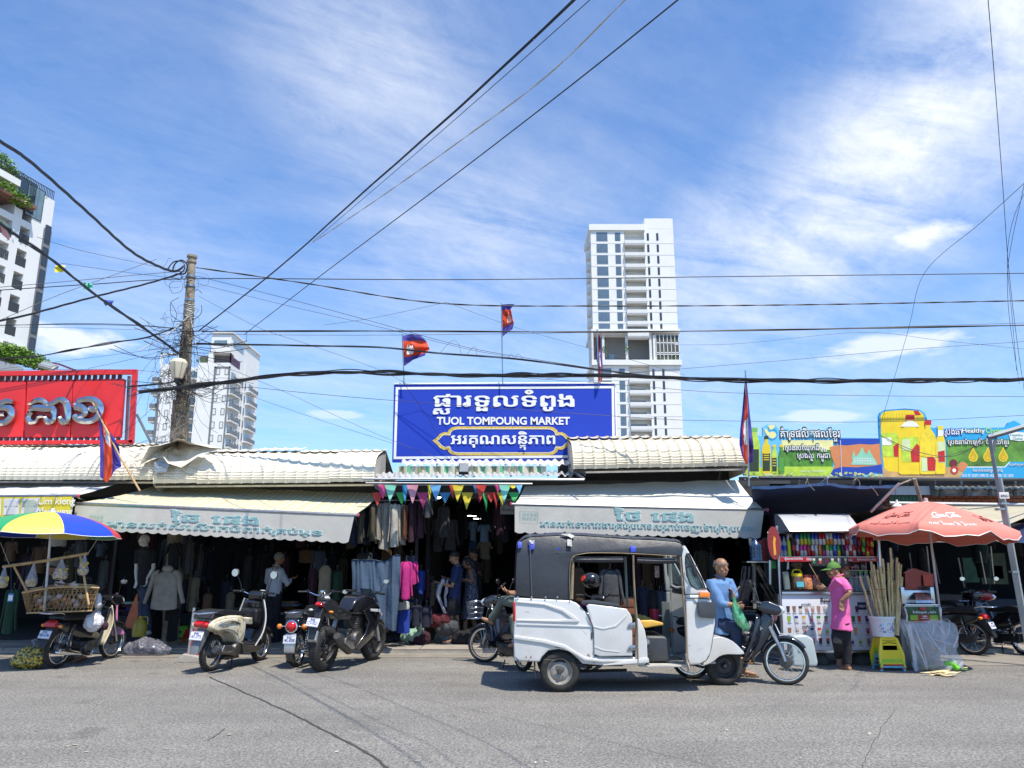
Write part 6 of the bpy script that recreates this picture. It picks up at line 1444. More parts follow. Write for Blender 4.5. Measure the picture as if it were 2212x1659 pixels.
def tuktuk():
 x0=Q('Z4',95,1000,YT0).x;yc=YT0+.64
 root=thing('three_wheeler','white three wheeled taxi with grey canvas hood parked in the road','three wheeler',(x0,yc,0))
 o=root.location;HW=.64
 def P(x,y,Y=YT0):q=Q('Z4',x,y,Y)-o;return(q.x,q.z)
 def poly(pts,Y=YT0,n=0):
  q=[P(x,y,Y)for x,y in pts];return sp2(q,n,True)if n else q
 WP=M('worn_white_paint',(.60,.60,.585),.30,0,.05,2.2,dirt=.38,dcol=(.42,.35,.26),coat=.4,bump=.08,bscale=2.5)
 CAN=M('grey_canvas',(.034,.037,.044),.42,0,.25,2.4,bump=.55,bscale=4.5,dirt=.25,dcol=(.13,.13,.14));TAN=M('tan_trim',(.30,.23,.14),.8,0,.4,7);DG=M('dark_grey_plastic',(.045,.05,.058),.45,0,.2,6,dirt=.2);DGX=M('under_black',(.02,.02,.02),.8)
 BLT=M('blue_tape',(.02,.05,.42),.5,0,.2,9)
 N=-HW
 rear=[(105,580),(300,590),(480,600),(520,615),(560,650),(600,700),(628,760),(640,860),(645,980),(700,985),(1000,985),(1012,1010),(985,1038),(700,1042),(560,1030),(535,1000),(470,945),(400,930),(330,940),(285,985),(270,1018),(130,1012),(98,985),(92,850),(100,700)]
 for s,nm in((-1,'side_panel'),(1,'side_panel')):
  shell(root,nm,poly(rear),.05,WP,.018,3,y=s*(HW-.025))
 shell(root,'sill_band',poly([(95,836),(300,865),(440,900),(520,950),(580,985),(690,1000),(1008,1000),(1008,1018),(690,1020),(575,1010),(505,965),(430,925),(290,890),(95,862)]),.025,WP,.010,3,y=N-.006)
 shell(root,'wing_crease',poly([(112,600),(300,615),(430,655),(500,700),(540,735),(530,748),(400,748),(112,738),(112,728),(390,730),(490,725),(420,675),(300,632),(112,615)]),.022,WP,.009,3,y=N-.005)
 shell(root,'wing_crease',poly([(112,752),(300,758),(630,770),(628,782),(300,772),(112,766)]),.014,WP,.006,2,y=N-.004)
 shell(root,'wheel_arch',poly([(285,985),(330,940),(400,930),(470,945),(535,1000),(545,1030),(275,1020)]),.25,DGX,.005,1,y=N+.19)
 zb=P(100,1012)[1];zt=P(100,580)[1]
 MB().box(.0,.04,N+.03,HW-.03,zb,zt).build('tail_panel',WP,root,bevel=.01);MB().box(.02,P(1000,0)[0],N+.05,HW-.05,zb+.0,zb+.07).build('floor_pan',DGX,root,smooth=0)
 MB().box(-.012,.01,N+.02,N+.14,P(0,742)[1],P(0,612)[1]).build('tail_lamp',REDL,root,bevel=.006);MB().box(.0,.02,N-.004,N+.03,P(0,742)[1],P(0,612)[1]).build('tail_lamp',REDL,root,bevel=.004)
 MB().prism(poly([(232,1018),(242,1018),(243,1120),(236,1124)]),(N+.02,N+.2)).build('mud_flap',RUB,root,smooth=0)
 d=shell(root,'door',poly([(585,635),(605,620),(860,655),(885,690),(898,720),(900,975),(680,980),(640,965),(636,800),(618,720)]),.03,WP,.014,3,y=N-.014)
 shell(root,'door_crease',poly([(592,660),(625,730),(640,770),(700,785),(780,765),(850,700),(866,690),(850,720),(790,778),(700,797),(636,782),(615,725)]),.010,WP,.004,2,y=N-.03)
 shell(root,'door_crease',poly([(640,905),(700,930),(810,945),(812,950),(700,940),(640,918)]),.008,WP,.003,2,y=N-.03)
 for yy in(765,918):
  shell(root,'hinge',poly([(862,yy+16),(872,yy-6),(888,yy-16),(918,yy-18),(918,yy+20),(862,yy+20)]),.014,STL,.004,2,y=N-.034)
  for k in(880,906):MB().lathe((P(k,yy+6)[0],N-.043,P(k,yy+6)[1]),[(0,-.004),(.008,-.004),(.008,.004)],8,'y').build('bolt',BLM,root)
 MB().prism(poly([(619,815),(630,815),(630,858),(619,858)]),(N-.01,N+.01)).build('latch',BLM,root,bevel=.003)
 shell(root,'door_top',poly([(548,618),(560,598),(640,595),(800,622),(830,645),(700,632),(590,622),(580,635)]),.06,DG,.015,2,y=N+.0)
 shell(root,'sill_panel',poly([(925,715),(950,725),(985,800),(1000,880),(1005,1010),(930,1018),(920,990)]),.05,WP,.016,3,y=N+.01);shell(root,'sill_panel',poly([(1000,986),(1010,990),(1014,1020),(700,1042),(700,1034)]),.06,WP,.01,2,y=N)
 hood=[(108,560),(106,420),(112,300),(118,235),(150,190),(205,165),(330,158),(460,152),(620,160),(860,178),(1060,186),(1200,198),(1240,212),(1254,236),(1238,298),(1150,292),(900,276),(640,272),(540,282),(495,300),(478,340),(474,440),(480,560),(478,598),(300,588),(112,568)]
 L_=poly(hood)
 def hoodwarp(v):
  zt2=P(0,155)[1];t=max(0,(v.z-(zt2-.30))/.30);k=1-.16*t**2.2
  return V3((v.x,v.y*k,v.z+.05*(1-(v.y/HW)**2)*max(0,min(1,(v.z-1.45)/.2))))
 for s in(-1,1):
  rows=MB().prism(L_,(s*(HW-.03)-.02,s*(HW-.03)+.02));rows.build('hood_side',CAN,root,bevel=.015,seg=2,warp=hoodwarp,smooth=50)
 topl=[P(x,y)for x,y in[(104,570),(104,420),(110,300),(116,235),(150,188),(205,163),(330,156),(460,150),(620,158),(860,176),(1060,184),(1200,196),(1244,210),(1256,238)]]
 topl=[(a,b)for a,b in sp2(topl,4)]
 rows=[]
 for i,(a,b)in enumerate(topl):
  row=[]
  for k in range(17):
   t=k/16*2-1;y=t*(HW-.0);v=hoodwarp(V3((a,y,b)));v.z+=.006*sin_(i*1.1)*0+.012*nse(V3((a*5,t*3,1)));v.x+=.008*nse(V3((b*6,t*3,7)));row.append(v)
  rows.append(row)
 m=MB();m.grid(rows);m.build('hood_top',CAN,root,smooth=70)
 for xx in(205,470,905,1215):
  j=[(a,b)for a,b in topl if a<=P(xx,0)[0]+.02][-1]
  m=MB();m.tube([hoodwarp(V3((j[0],t*HW,j[1]+.0)))for t in[k/8-1 for k in range(17)]],.012,6);m.build('hood_bow',M('canvas_seam',(.10,.105,.11),.5),root)
 m=MB();m.tube([V3((*P(205,165)[:1],N-.008,P(205,200)[1])),V3((P(208,0)[0],N-.008,P(0,400)[1])),V3((P(215,0)[0],N-.008,P(0,580)[1]))],.006,5);m.build('hood_seam',M('canvas_seam'),root)
 for(x0_,x1_,y0_,y1_)in((195,238,195,250),(888,926,228,268),(120,150,198,240)):
  MB().prism(poly([(x0_,y0_),(x1_,y0_+4),(x1_-3,y1_),(x0_+2,y1_+8)]),(N+.035-.02,N+.04)).build('tape_patch',BLT,root,bevel=.004,warp=lambda v:hoodwarp(v)+V3((0,-.035,0)))
 MB().prism(poly([(380,252),(400,240),(418,256)]),(N+.03,N+.035)).build('tape_patch',BLT,root,warp=lambda v:v+V3((0,-.037,0)),smooth=0)
 for pts in([(415,155),(480,150),(510,168),(490,185),(470,170)],[(460,190),(490,195),(490,240),(458,235)],[(196,195),(236,200),(225,225),(205,215)]):
  MB().prism(poly(pts),(N+.02,N+.035)).build('tear_patch',M('torn_canvas',(.42,.42,.40),.6,0,.6,18),root,warp=lambda v:hoodwarp(v)+V3((0,-.042,.012)),smooth=0)
 for xx in(122,215,310,390):q=P(xx,578);MB().ell((q[0],N-.012,q[1]),(.012,.006,.012),8,6).build('press_stud',STL,root)
 for pts,r_ in(([(478,590),(474,440),(480,340),(500,300),(545,285),(640,275),(900,280),(1200,298)],.011),([(905,290),(908,420),(918,600),(930,740),(935,900),(938,1020)],.024),([(1222,300),(1235,450),(1250,650),(1262,800),(1268,960),(1274,1050)],.020)):
  MB().tube(spline([V3((P(x,y)[0],N-.015,P(x,y)[1]))for x,y in pts],4),r_,6,flat=.5).build('canvas_edge',TAN,root)
 MB().tube(spline([V3((P(x,y)[0],N-.02,P(x,y)[1]))for x,y in[(1262,960),(1268,1010),(1280,1060),(1272,1092)]],3),[.02]*4+[.045]*3+[.02]*2+[.005],6,flat=.4).build('torn_cloth_end',M('torn_cloth',(.5,.44,.34),.8,0,.3,9),root)
 for pts in([(500,318),(620,322),(840,320)],[(935,325),(1080,330),(1200,328)]):
  MB().tube(spline([V3((P(x,y)[0],N+.03,P(x,y)[1]))for x,y in pts],4),.035,8).build('rolled_curtain',CAN,root)
 for s,mt in((-1,WP),(1,WP)):
  MB().tube([V3((P(490,590)[0],s*(HW-.03),P(0,590)[1])),V3((P(500,300)[0],s*(HW-.03),P(0,290)[1]))],.018,6).build('hoop_post',TAN,root)
 sq=MB().prism([P(1005,850,YT0),P(1140,852),P(1180,870),P(1190,1030),P(1005,1035)],(-.42,.42));sq.build('seat_box',DG,root,bevel=.04,seg=3)
 MB().prism(poly([(965,790),(968,745),(1060,742),(1135,760),(1142,778),(1090,785),(1010,800)]),(-.40,.40)).build('driver_seat',M('yellow_vinyl',(.72,.40,.06),.35,0,.25,6),root,bevel=.03,seg=3)
 MB().prism(poly([(960,750),(962,725),(1040,728),(1090,742),(1060,750)]),(-.1,.40)).build('seat_cushion',M('yellow_vinyl2',(.45,.30,.05),.5,0,.2,6),root,bevel=.02,seg=2)
 q=P(1020,892);MB().lathe((q[0],-.44,q[1]),[(0,-.02),(.02,-.02),(.022,0),(.035,0),(.04,.03)],16,'y').build('fuel_cap',STL,root)
 MB().box(P(560,0)[0]-.35,P(560,0)[0]+.10,-.52,.52,P(0,860)[1],P(0,740)[1]).build('passenger_seat',DG,root,bevel=.04,seg=3);MB().box(.10,.22,-.52,.52,P(0,760)[1],P(0,470)[1]).build('passenger_backrest',DG,root,bevel=.04,seg=3)
 bk=MB();qc=P(1122,720);bk.lathe((qc[0],.1,P(0,780)[1]),[(0,0),(.05,0),(.065,.17),(.06,.17),(.048,.01)],20);bk.build('red_bucket',M('red_bucket',(.45,.02,.06),.35),root)
 for pts,r_ in(([(1160,300),(1165,500),(1172,760),(1180,1010)],.03),([(1190,340),(1180,400),(1195,470),(1235,510)],.012),([(855,300),(870,640)],.018)):
  MB().tube([V3((P(x,y,YT0+1.2)[0],HW-.04,P(x,y,YT0+1.2)[1]))for x,y in pts],r_,6).build('far_pillar',M('pale_green_paint',(.45,.52,.47),.5,0,.15,5,dirt=.3),root)
 MB().box(P(1195,0)[0],P(1255,0)[0],HW-.08,HW-.04,P(0,990)[1],P(0,640)[1]).build('far_door',M('inner_paint',(.22,.25,.24),.6),root,bevel=.01)
 ctop=235
 front=[(1238,298),(1252,232),(1268,245),(1300,310),(1345,400),(1385,470),(1408,515),(1430,540),(1442,590),(1475,640),(1480,760),(1462,850),(1440,960),(1405,1015),(1360,1035),(1290,1040),(1275,990),(1272,900),(1262,640),(1250,450)]
 xf0=P(1250,0)[0];xf1=P(1480,0)[0]
 def fw(v):
  t=max(0,min(1,(v.x-xf0)/(xf1-xf0)));up=max(0,min(1,(v.z-1.25)/.45));k=1-.28*t**2.6-.10*up*t
  return V3((v.x,v.y*k,v.z))
 n=9;pl=poly(front);ys=[lerp(-HW,HW,i/n)for i in range(n+1)]
 m=MB();rings=[]
 for i,y in enumerate(ys):
  e=abs(y)/HW;ins=.05*max(0,(e-.8)/.2)**2;cx=sum(p[0]for p in pl)/len(pl);cz=sum(p[1]for p in pl)/len(pl)
  rings.append([V3((p[0]+(cx-p[0])*ins*.6,y,p[1]+(cz-p[1])*ins*.5))for p in pl])
 for s in(-1,1):
  lo=poly([(1262,560),(1330,562),(1432,560),(1442,590),(1475,640),(1480,760),(1462,850),(1440,960),(1405,1015),(1360,1035),(1290,1040),(1275,990),(1272,900),(1264,640)])
  MB().prism(lo,(s*(HW-.03)-.03,s*(HW-.03)+.03)).build('cowl_side',WP,root,bevel=.022,seg=3,warp=fw,smooth=50)
  up=poly([(1238,298),(1252,232),(1268,245),(1282,275),(1270,285),(1262,330),(1270,430),(1300,500),(1340,522),(1408,520),(1432,545),(1434,556),(1262,556),(1250,450)])
  MB().prism(up,(s*(HW-.03)-.028,s*(HW-.03)+.028)).build('cowl_upper',WP,root,bevel=.014,seg=3,warp=fw,smooth=50)
  MB().prism(poly([(1272,290),(1284,280),(1330,375),(1375,455),(1402,516),(1342,516),(1306,495),(1278,430),(1266,330)]),(s*(HW-.05)-.004,s*(HW-.05)+.004)).build('quarter_glass',M('tinted_glass',(.10,.16,.17),.04,0,.1,3,alpha=.55,coat=1),root,warp=fw,smooth=0)
  pts=[V3((P(x,y)[0],s*(HW-.02),P(x,y)[1]))for x,y in[(1264,300),(1262,340),(1272,430),(1302,497),(1340,520),(1404,520),(1378,455),(1332,375),(1286,278),(1272,280)]]
  m=MB();m.tube([fw(p)+V3((0,s*.014,0))for p in pts],.010,6,closed=True);m.build('glass_rubber',BLK,root)
  MB().prism(poly([(1358,542),(1434,544),(1436,576),(1358,577)]),(s*(HW)-.02,s*(HW)+.02)).build('turn_signal',ORGL,root,bevel=.008,warp=lambda v:fw(v)+V3((0,s*.012,0)))
  MB().prism(poly([(1342,615),(1350,606),(1470,612),(1477,640),(1477,715),(1468,724),(1360,712),(1348,690)]),(s*(HW-.0)-.03,s*(HW)+.03)).build('air_intake',DG,root,bevel=.014,warp=lambda v:fw(v)+V3((0,s*.02,0)))
  m=MB();m.tube([fw(V3((P(x,y)[0],s*(HW+.01),P(x,y)[1])))for x,y in[(1264,582),(1350,584),(1440,590)]],.006,5);m.build('belt_line',BLK,root)
 fp=sp2([P(x,y)for x,y in[(1408,516),(1434,545),(1446,590),(1478,640),(1483,760),(1466,850),(1442,960),(1405,1018),(1350,1036),(1290,1040)]],3)
 m=MB();m.grid([[fw(V3((a,t*(HW-.02),b)))+V3((.05*(1-t*t),0,0))for t in[k/6-1 for k in range(13)]]for a,b in fp]);m.build('front_panel',WP,root,smooth=60)
 wp_=[P(x,y)for x,y in[(1260,238),(1300,305),(1350,400),(1408,516)]]
 m=MB();m.grid([[fw(V3((a,t*(HW-.05),b)))+V3((.04*(1-t*t),0,0))for t in[k/6-1 for k in range(13)]]for a,b in wp_]);m.build('windscreen',M('tinted_glass'),root,smooth=60)
 MB().tube([fw(V3((P(1256,236)[0],t*(HW-.03),P(1256,236)[1])))for t in[k/4-1 for k in range(9)]],.022,8).build('screen_header',WP,root)
 for s in(-1,1):
  m=MB();m.tube([fw(V3((a,s*(HW-.03),b)))+V3((0,0,0))for a,b in wp_],.018,6);m.build('screen_pillar',WP,root)
 MB().box(P(1262,0)[0],P(1400,0)[0],-.45,.45,P(0,570)[1],P(0,530)[1]).build('dashboard',DG,root,bevel=.02)
 MB().tube([(P(1300,0)[0],0,P(0,560)[1]),(P(1240,0)[0],-.3,P(0,520)[1])],.014,6).tube([(P(1300,0)[0],0,P(0,560)[1]),(P(1240,0)[0],.3,P(0,520)[1])],.014,6).build('handlebar',BLK,root)
 q0,q1=P(1262,385),P(1335,362);qm=P(1312,400)
 MB().tube(spline([V3((q0[0],N-.02,q0[1])),V3((P(1280,370)[0],N-.06,P(0,368)[1])),V3((q1[0],N-.10,q1[1]))],4),.008,6).build('mirror_arm',BLK,root)
 g=MB();g.ell((0,0,0),(.03,.02,.072),14,8);h=g.build('wing_mirror',BLK,root);h.location=(qm[0],N-.10,qm[1])
 g=MB();g.box(-.03,.03,-.008,.008,-.075,.075);h=g.build('cabin_mirror',M('sticker_glass',(.42,.30,.30),.3,0,.9,22),root,bevel=.006);q=P(1122,405);h.location=(q[0],-.1,q[1])
 gpts=poly([(1432,860),(1470,848),(1520,850),(1580,875),(1630,920),(1662,962),(1600,966),(1540,965),(1490,980),(1455,1010),(1410,1034),(1380,1036),(1420,980)],Y=YT0+.46,n=2)
 gw=.20
 cxg=sum(p[0]for p in gpts)/len(gpts)
 MB().prism(gpts,(-gw,gw)).build('front_mudguard',WP,root,bevel=.05,seg=4,smooth=60)
 def car_wheel(px,py,rpx,y,steel=True):
  c=P(px,py,YT0 if steel else YT0+.6);r=rpx*.3174/(176.6 if steel else 166);w=bpy.data.objects.new('wheel',None);C.objects.link(w);w.parent=root
  w.location=(c[0],y,r)
  t=MB();tw=.15;t.lathe((0,0,0),[(r*.62,-tw*.44),(r*.66,-tw*.5),(r*.82,-tw*.52),(r*.93,-tw*.46),(r*.985,-tw*.34),(r,-tw*.15),(r,tw*.15),(r*.985,tw*.34),(r*.93,tw*.46),(r*.82,tw*.52),(r*.62,tw*.44)],48,'y')
  for i in range(56):
   a=2*PI*i/56
   for s in(-1,1):t.box(-.004,.004,-tw*.17,tw*.10,-.003,.003,Matrix.Rotation(a+.03*s,4,'Y')@Matrix.Translation((0,s*tw*.26,r-.001)))
  t.build('tyre',RUB,w,smooth=50)
  RM=M('wheel_grey',(.32,.30,.27),.55,.3,.25,8,dirt=.4,dcol=(.16,.13,.10))if steel else M('wheel_black',(.03,.03,.032),.5,.2,.2,8,dirt=.3)
  m=MB();m.lathe((0,0,0),[(r*.66,-tw*.46),(r*.63,-tw*.48),(r*.60,-tw*.40),(r*.56,-tw*.22),(r*.50,-tw*.18),(r*.44,-tw*.24),(r*.34,-tw*.30),(r*.24,-tw*.28),(r*.16,-tw*.22),(0,-tw*.22)],40,'y');m.build('rim',RM,w,smooth=40)
  m=MB();m.lathe((0,-tw*.22,0),[(0,-.05),(.022,-.05),(.03,-.035),(.034,0)],16,'y')
  for i in range(4):a=i*PI/2+.6;m.lathe((r*.27*cos_(a),-tw*.28,r*.27*sin_(a)),[(0,-.012),(.009,-.012),(.009,.0)],6,'y')
  m.build('hub',BLM,w)
  return w
 car_wheel(408,1098,132,N+.10);wf=car_wheel(408,1098,132,HW-.10);car_wheel(1530,1085,124,0.0,False)
 def tb(nm,pts,r_,mt,y=-.16,n=6):return MB().tube([V3((P(a,b)[0],y,P(a,b)[1]))for a,b in pts],r_,n).build(nm,mt,root)
 tb('front_link',[(1395,1040),(1450,1055),(1536,1056)],.014,STL);m=MB();m.tube([V3((P(1482,1000+k*1.6)[0]+.0,-.15+.018*sin_(k*1.5),P(0,1000+k*1.6)[1]))+V3((.02*cos_(k*1.5),0,0))for k in range(34)],.005,4);m.build('front_spring',BLM,root)
 tb('front_damper',[(1478,985),(1490,1060)],.012,STL)
 m=MB();m.box(P(560,0)[0],P(940,0)[0],-.3,.3,P(0,1062)[1],P(0,1030)[1]);m.box(P(620,0)[0],P(840,0)[0],-.2,.25,P(0,1078)[1],P(0,1050)[1]);m.tube([(P(540,0)[0],-.2,.19),(P(860,0)[0],-.25,.21)],.02,6);m.build('chassis',DGX,root,smooth=0)
 MB().tube([(P(408,0)[0],-.5,.22),(P(408,0)[0],.5,.22)],.03,8).build('axle',DGX,root)
 MB().box(P(920,0)[0],P(1255,0)[0],N+.03,HW-.03,P(0,1055)[1],P(0,1043)[1]).build('step_board',M('step_pale',(.5,.48,.44),.7,0,.2,5,dirt=.3),root,bevel=.004)
 m=MB()
 for(x,y,sx,sy)in((395,918,26,5),(440,920,4,8),(178,985,4,10),(210,985,6,16),(196,1005,5,5),(600,968,10,8),(640,1022,8,4),(608,980,5,6)):
  random.seed(x);k=9;c=[P(x+sx*cos_(t)*rnd(.5,1.1),y+sy*sin_(t)*rnd(.5,1.1))for t in[j*2*PI/k for j in range(k)]]
  m.raw([(a,N-.0025 if y>955 or x>500 else N-.0015,b)for a,b in c],[tuple(range(k))])
 m.build('rust_patches',M('rust',(.30,.14,.05),.9,0,.4,30),root,smooth=0)['kind']='stuff'
 m=MB()
 for(a,b,c,d_)in((170,672,200,678),(700,850,750,846),(820,905,860,903),(300,1000,380,1004),(560,800,590,830),(1340,930,1380,925),(1260,900,1300,905)):
  p,q=P(a,b),P(c,d_);m.raw([(p[0],N-.003,p[1]),(q[0],N-.003,q[1]),(q[0],N-.003,q[1]-.004),(p[0],N-.003,p[1]-.003)],[(0,1,2,3)])
 m.build('scratches',M('scratch',(.28,.26,.24),.8),root,smooth=0)['kind']='stuff'
 return root
tuktuk()
def fuse(mb,name,mat,parent,voxel=.007,amp=0.0,fs=9.0,smooth=2,origin=None):
 """one continuous surface from overlapping volumes"""
 me=mb.mesh(name,smooth=0);o=bpy.data.objects.new(name,me)
 r=o.modifiers.new('r','REMESH');r.mode='VOXEL';r.voxel_size=voxel;r.use_smooth_shade=True
 if smooth:s=o.modifiers.new('s','SMOOTH');s.iterations=smooth;s.factor=.5
 m2=bake(o);bpy.data.meshes.remove(me)
 m2.name=name
 if amp:
  nm_=[v.normal.copy()for v in m2.vertices]
  for v,vn in zip(m2.vertices,nm_):
   q=v.co.copy();n=nse(V3((q.x*fs,q.y*fs,q.z*fs*.6)))+.5*nse(V3((q.x*fs*2.3,q.y*fs*2.3,q.z*fs*1.3+5)))
   v.co=q+vn*(amp*n)
 m2.polygons.foreach_set('use_smooth',[True]*len(m2.polygons));m2.materials.clear();m2.materials.append(mat)
 return obj(name,m2,None,parent)
def ellring(c,S,F,w,d,n=18):return[V3(c)+S*(w*cos_(2*PI*i/n))+F*(d*sin_(2*PI*i/n))for i in range(n)]
def hand(mb,wr,d,side,curl=.5,s=1.0,thumb=1):
 """palm plus four unequal bent fingers and a thumb; d = pointing direction, side = across the knuckles"""
 d=V3(d).normalized();side=(V3(side)-d*V3(side).dot(d)).normalized();nrm=d.cross(side).normalized()
 wr=V3(wr);k=wr+d*.085*s
 mb.tube([wr-d*.01,wr+d*.03*s,wr+d*.06*s,k],[.026*s,.034*s,.040*s,.036*s],12,flat=.45,up=side.cross(d))
 for i,L_ in enumerate((.070,.078,.073,.056)):
  b=wr+d*.078*s+side*(.030-.020*i)*s;a1,a2,a3=curl*.5,curl*1.25,curl*1.9;l=L_*s
  p1=b+(d*cos_(a1)+nrm*sin_(a1))*l*.45;p2=p1+(d*cos_(a2)+nrm*sin_(a2))*l*.32;p3=p2+(d*cos_(a3)+nrm*sin_(a3))*l*.25
  mb.tube([b-d*.02,b,p1,p2,p3],[.0095*s,.0095*s,.009*s,.0085*s,.0065*s],8)
 b=wr+d*.025*s+side*.028*s*thumb;t=(d*.62+side*.65*thumb+nrm*.35).normalized();mb.tube([b-t*.01,b+t*.03*s,b+t*.03*s+(t+d*.5).normalized()*.032*s],[.014*s,.012*s,.009*s],8)
def head(mb,c,T_,s=1.0,jaw=1.0):
 X=lambda p:V3(c)+T_@(V3(p)*s)
 def e(p,r,n=14):
  m=MB();m.ell((0,0,0),[q*s for q in r],n,10);mb.raw([X(p)+T_@v for v in m.v],m.f)
 e((0,0,.022),(.094,.075,.096),20);e((.020,0,-.048),(.064,.055*jaw,.056));e((.056,0,-.080),(.022,.026*jaw,.018));e((.078,0,.034),(.018,.048,.010))
 for q in(-1,1):e((-.004,q*.076,-.008),(.018,.010,.030));e((.058,q*.036,-.024),(.026,.024,.024))
 mb.tube([X((.084,0,.024)),X((.098,0,-.004)),X((.108,0,-.022))],[.008*s,.010*s,.013*s],8);e((.100,0,-.026),(.010,.018,.008));e((.086,0,-.052),(.012,.024,.006));e((.084,0,-.062),(.011,.020,.006))
def face(root,c,T_,s=1.0,hairmat=None,style='short',brow=HAIR):
 X=lambda p:V3(c)+T_@(V3(p)*s)
 for q in(-1,1):
  for nm,p,r,mt in(('eye',(.083,q*.031,.012),(.005,.010,.004),M('eye_white',(.6,.56,.52),.3)),('iris',(.0895,q*.031,.012),(.003,.0045,.004),HAIR),('eyebrow',(.094,q*.033,.034),(.004,.015,.003),brow)):
   m=MB();m.ell((0,0,0),[a*s for a in r],10,6);mm=MB();mm.raw([X(p)+T_@v for v in m.v],m.f);mm.build(nm,mt,root)
 m=MB();m.ell((0,0,0),(.004*s,.020*s,.003*s),10,6);mm=MB();mm.raw([X((.096,0,-.057))+T_@v for v in m.v],m.f);mm.build('mouth',M('lips',(.22,.07,.06),.5),root)
 if hairmat:
  rows=[];n=26
  for i in range(11):
   row=[]
   for j in range(n+1):
    az=2*PI*j/n;f=cos_(az)
    if style=='short':lim=1.28+.62*max(0,-f)+(.28*(1-abs(f)))-(.22 if f>.8 else 0)
    elif style=='long':lim=1.25 if f>.55 else 2.3
    else:lim=1.35+.6*max(0,-f)
    lo=1.05*max(0,f+.25)**.5*0 if style!='bald' else(1.25 if f>-.2 else .95)
    a=lerp(lo,lim,i/10);rr=1.10+.03*nse(V3((az*3,i*.9,s)))
    row.append(X((.094*rr*sin_(a)*cos_(az)-.004,.077*rr*sin_(a)*sin_(az),.022+.098*rr*cos_(a))))
   rows.append(row)
  m=MB();m.grid(rows);m.build('hair',hairmat,root,smooth=80)
  if style=='long':
   m=MB();m.tube([X((-.05,0,.03)),X((-.085,0,-.03)),X((-.10,0,-.10)),X((-.10,0,-.16))],[.06,.062,.055,.02],12,flat=1.2);m.build('ponytail',hairmat,root)
def rotz(deg,pitch=0,roll=0):return(Matrix.Rotation(R(deg),3,'Z')@Matrix.Rotation(R(pitch),3,'Y')@Matrix.Rotation(R(roll),3,'X'))
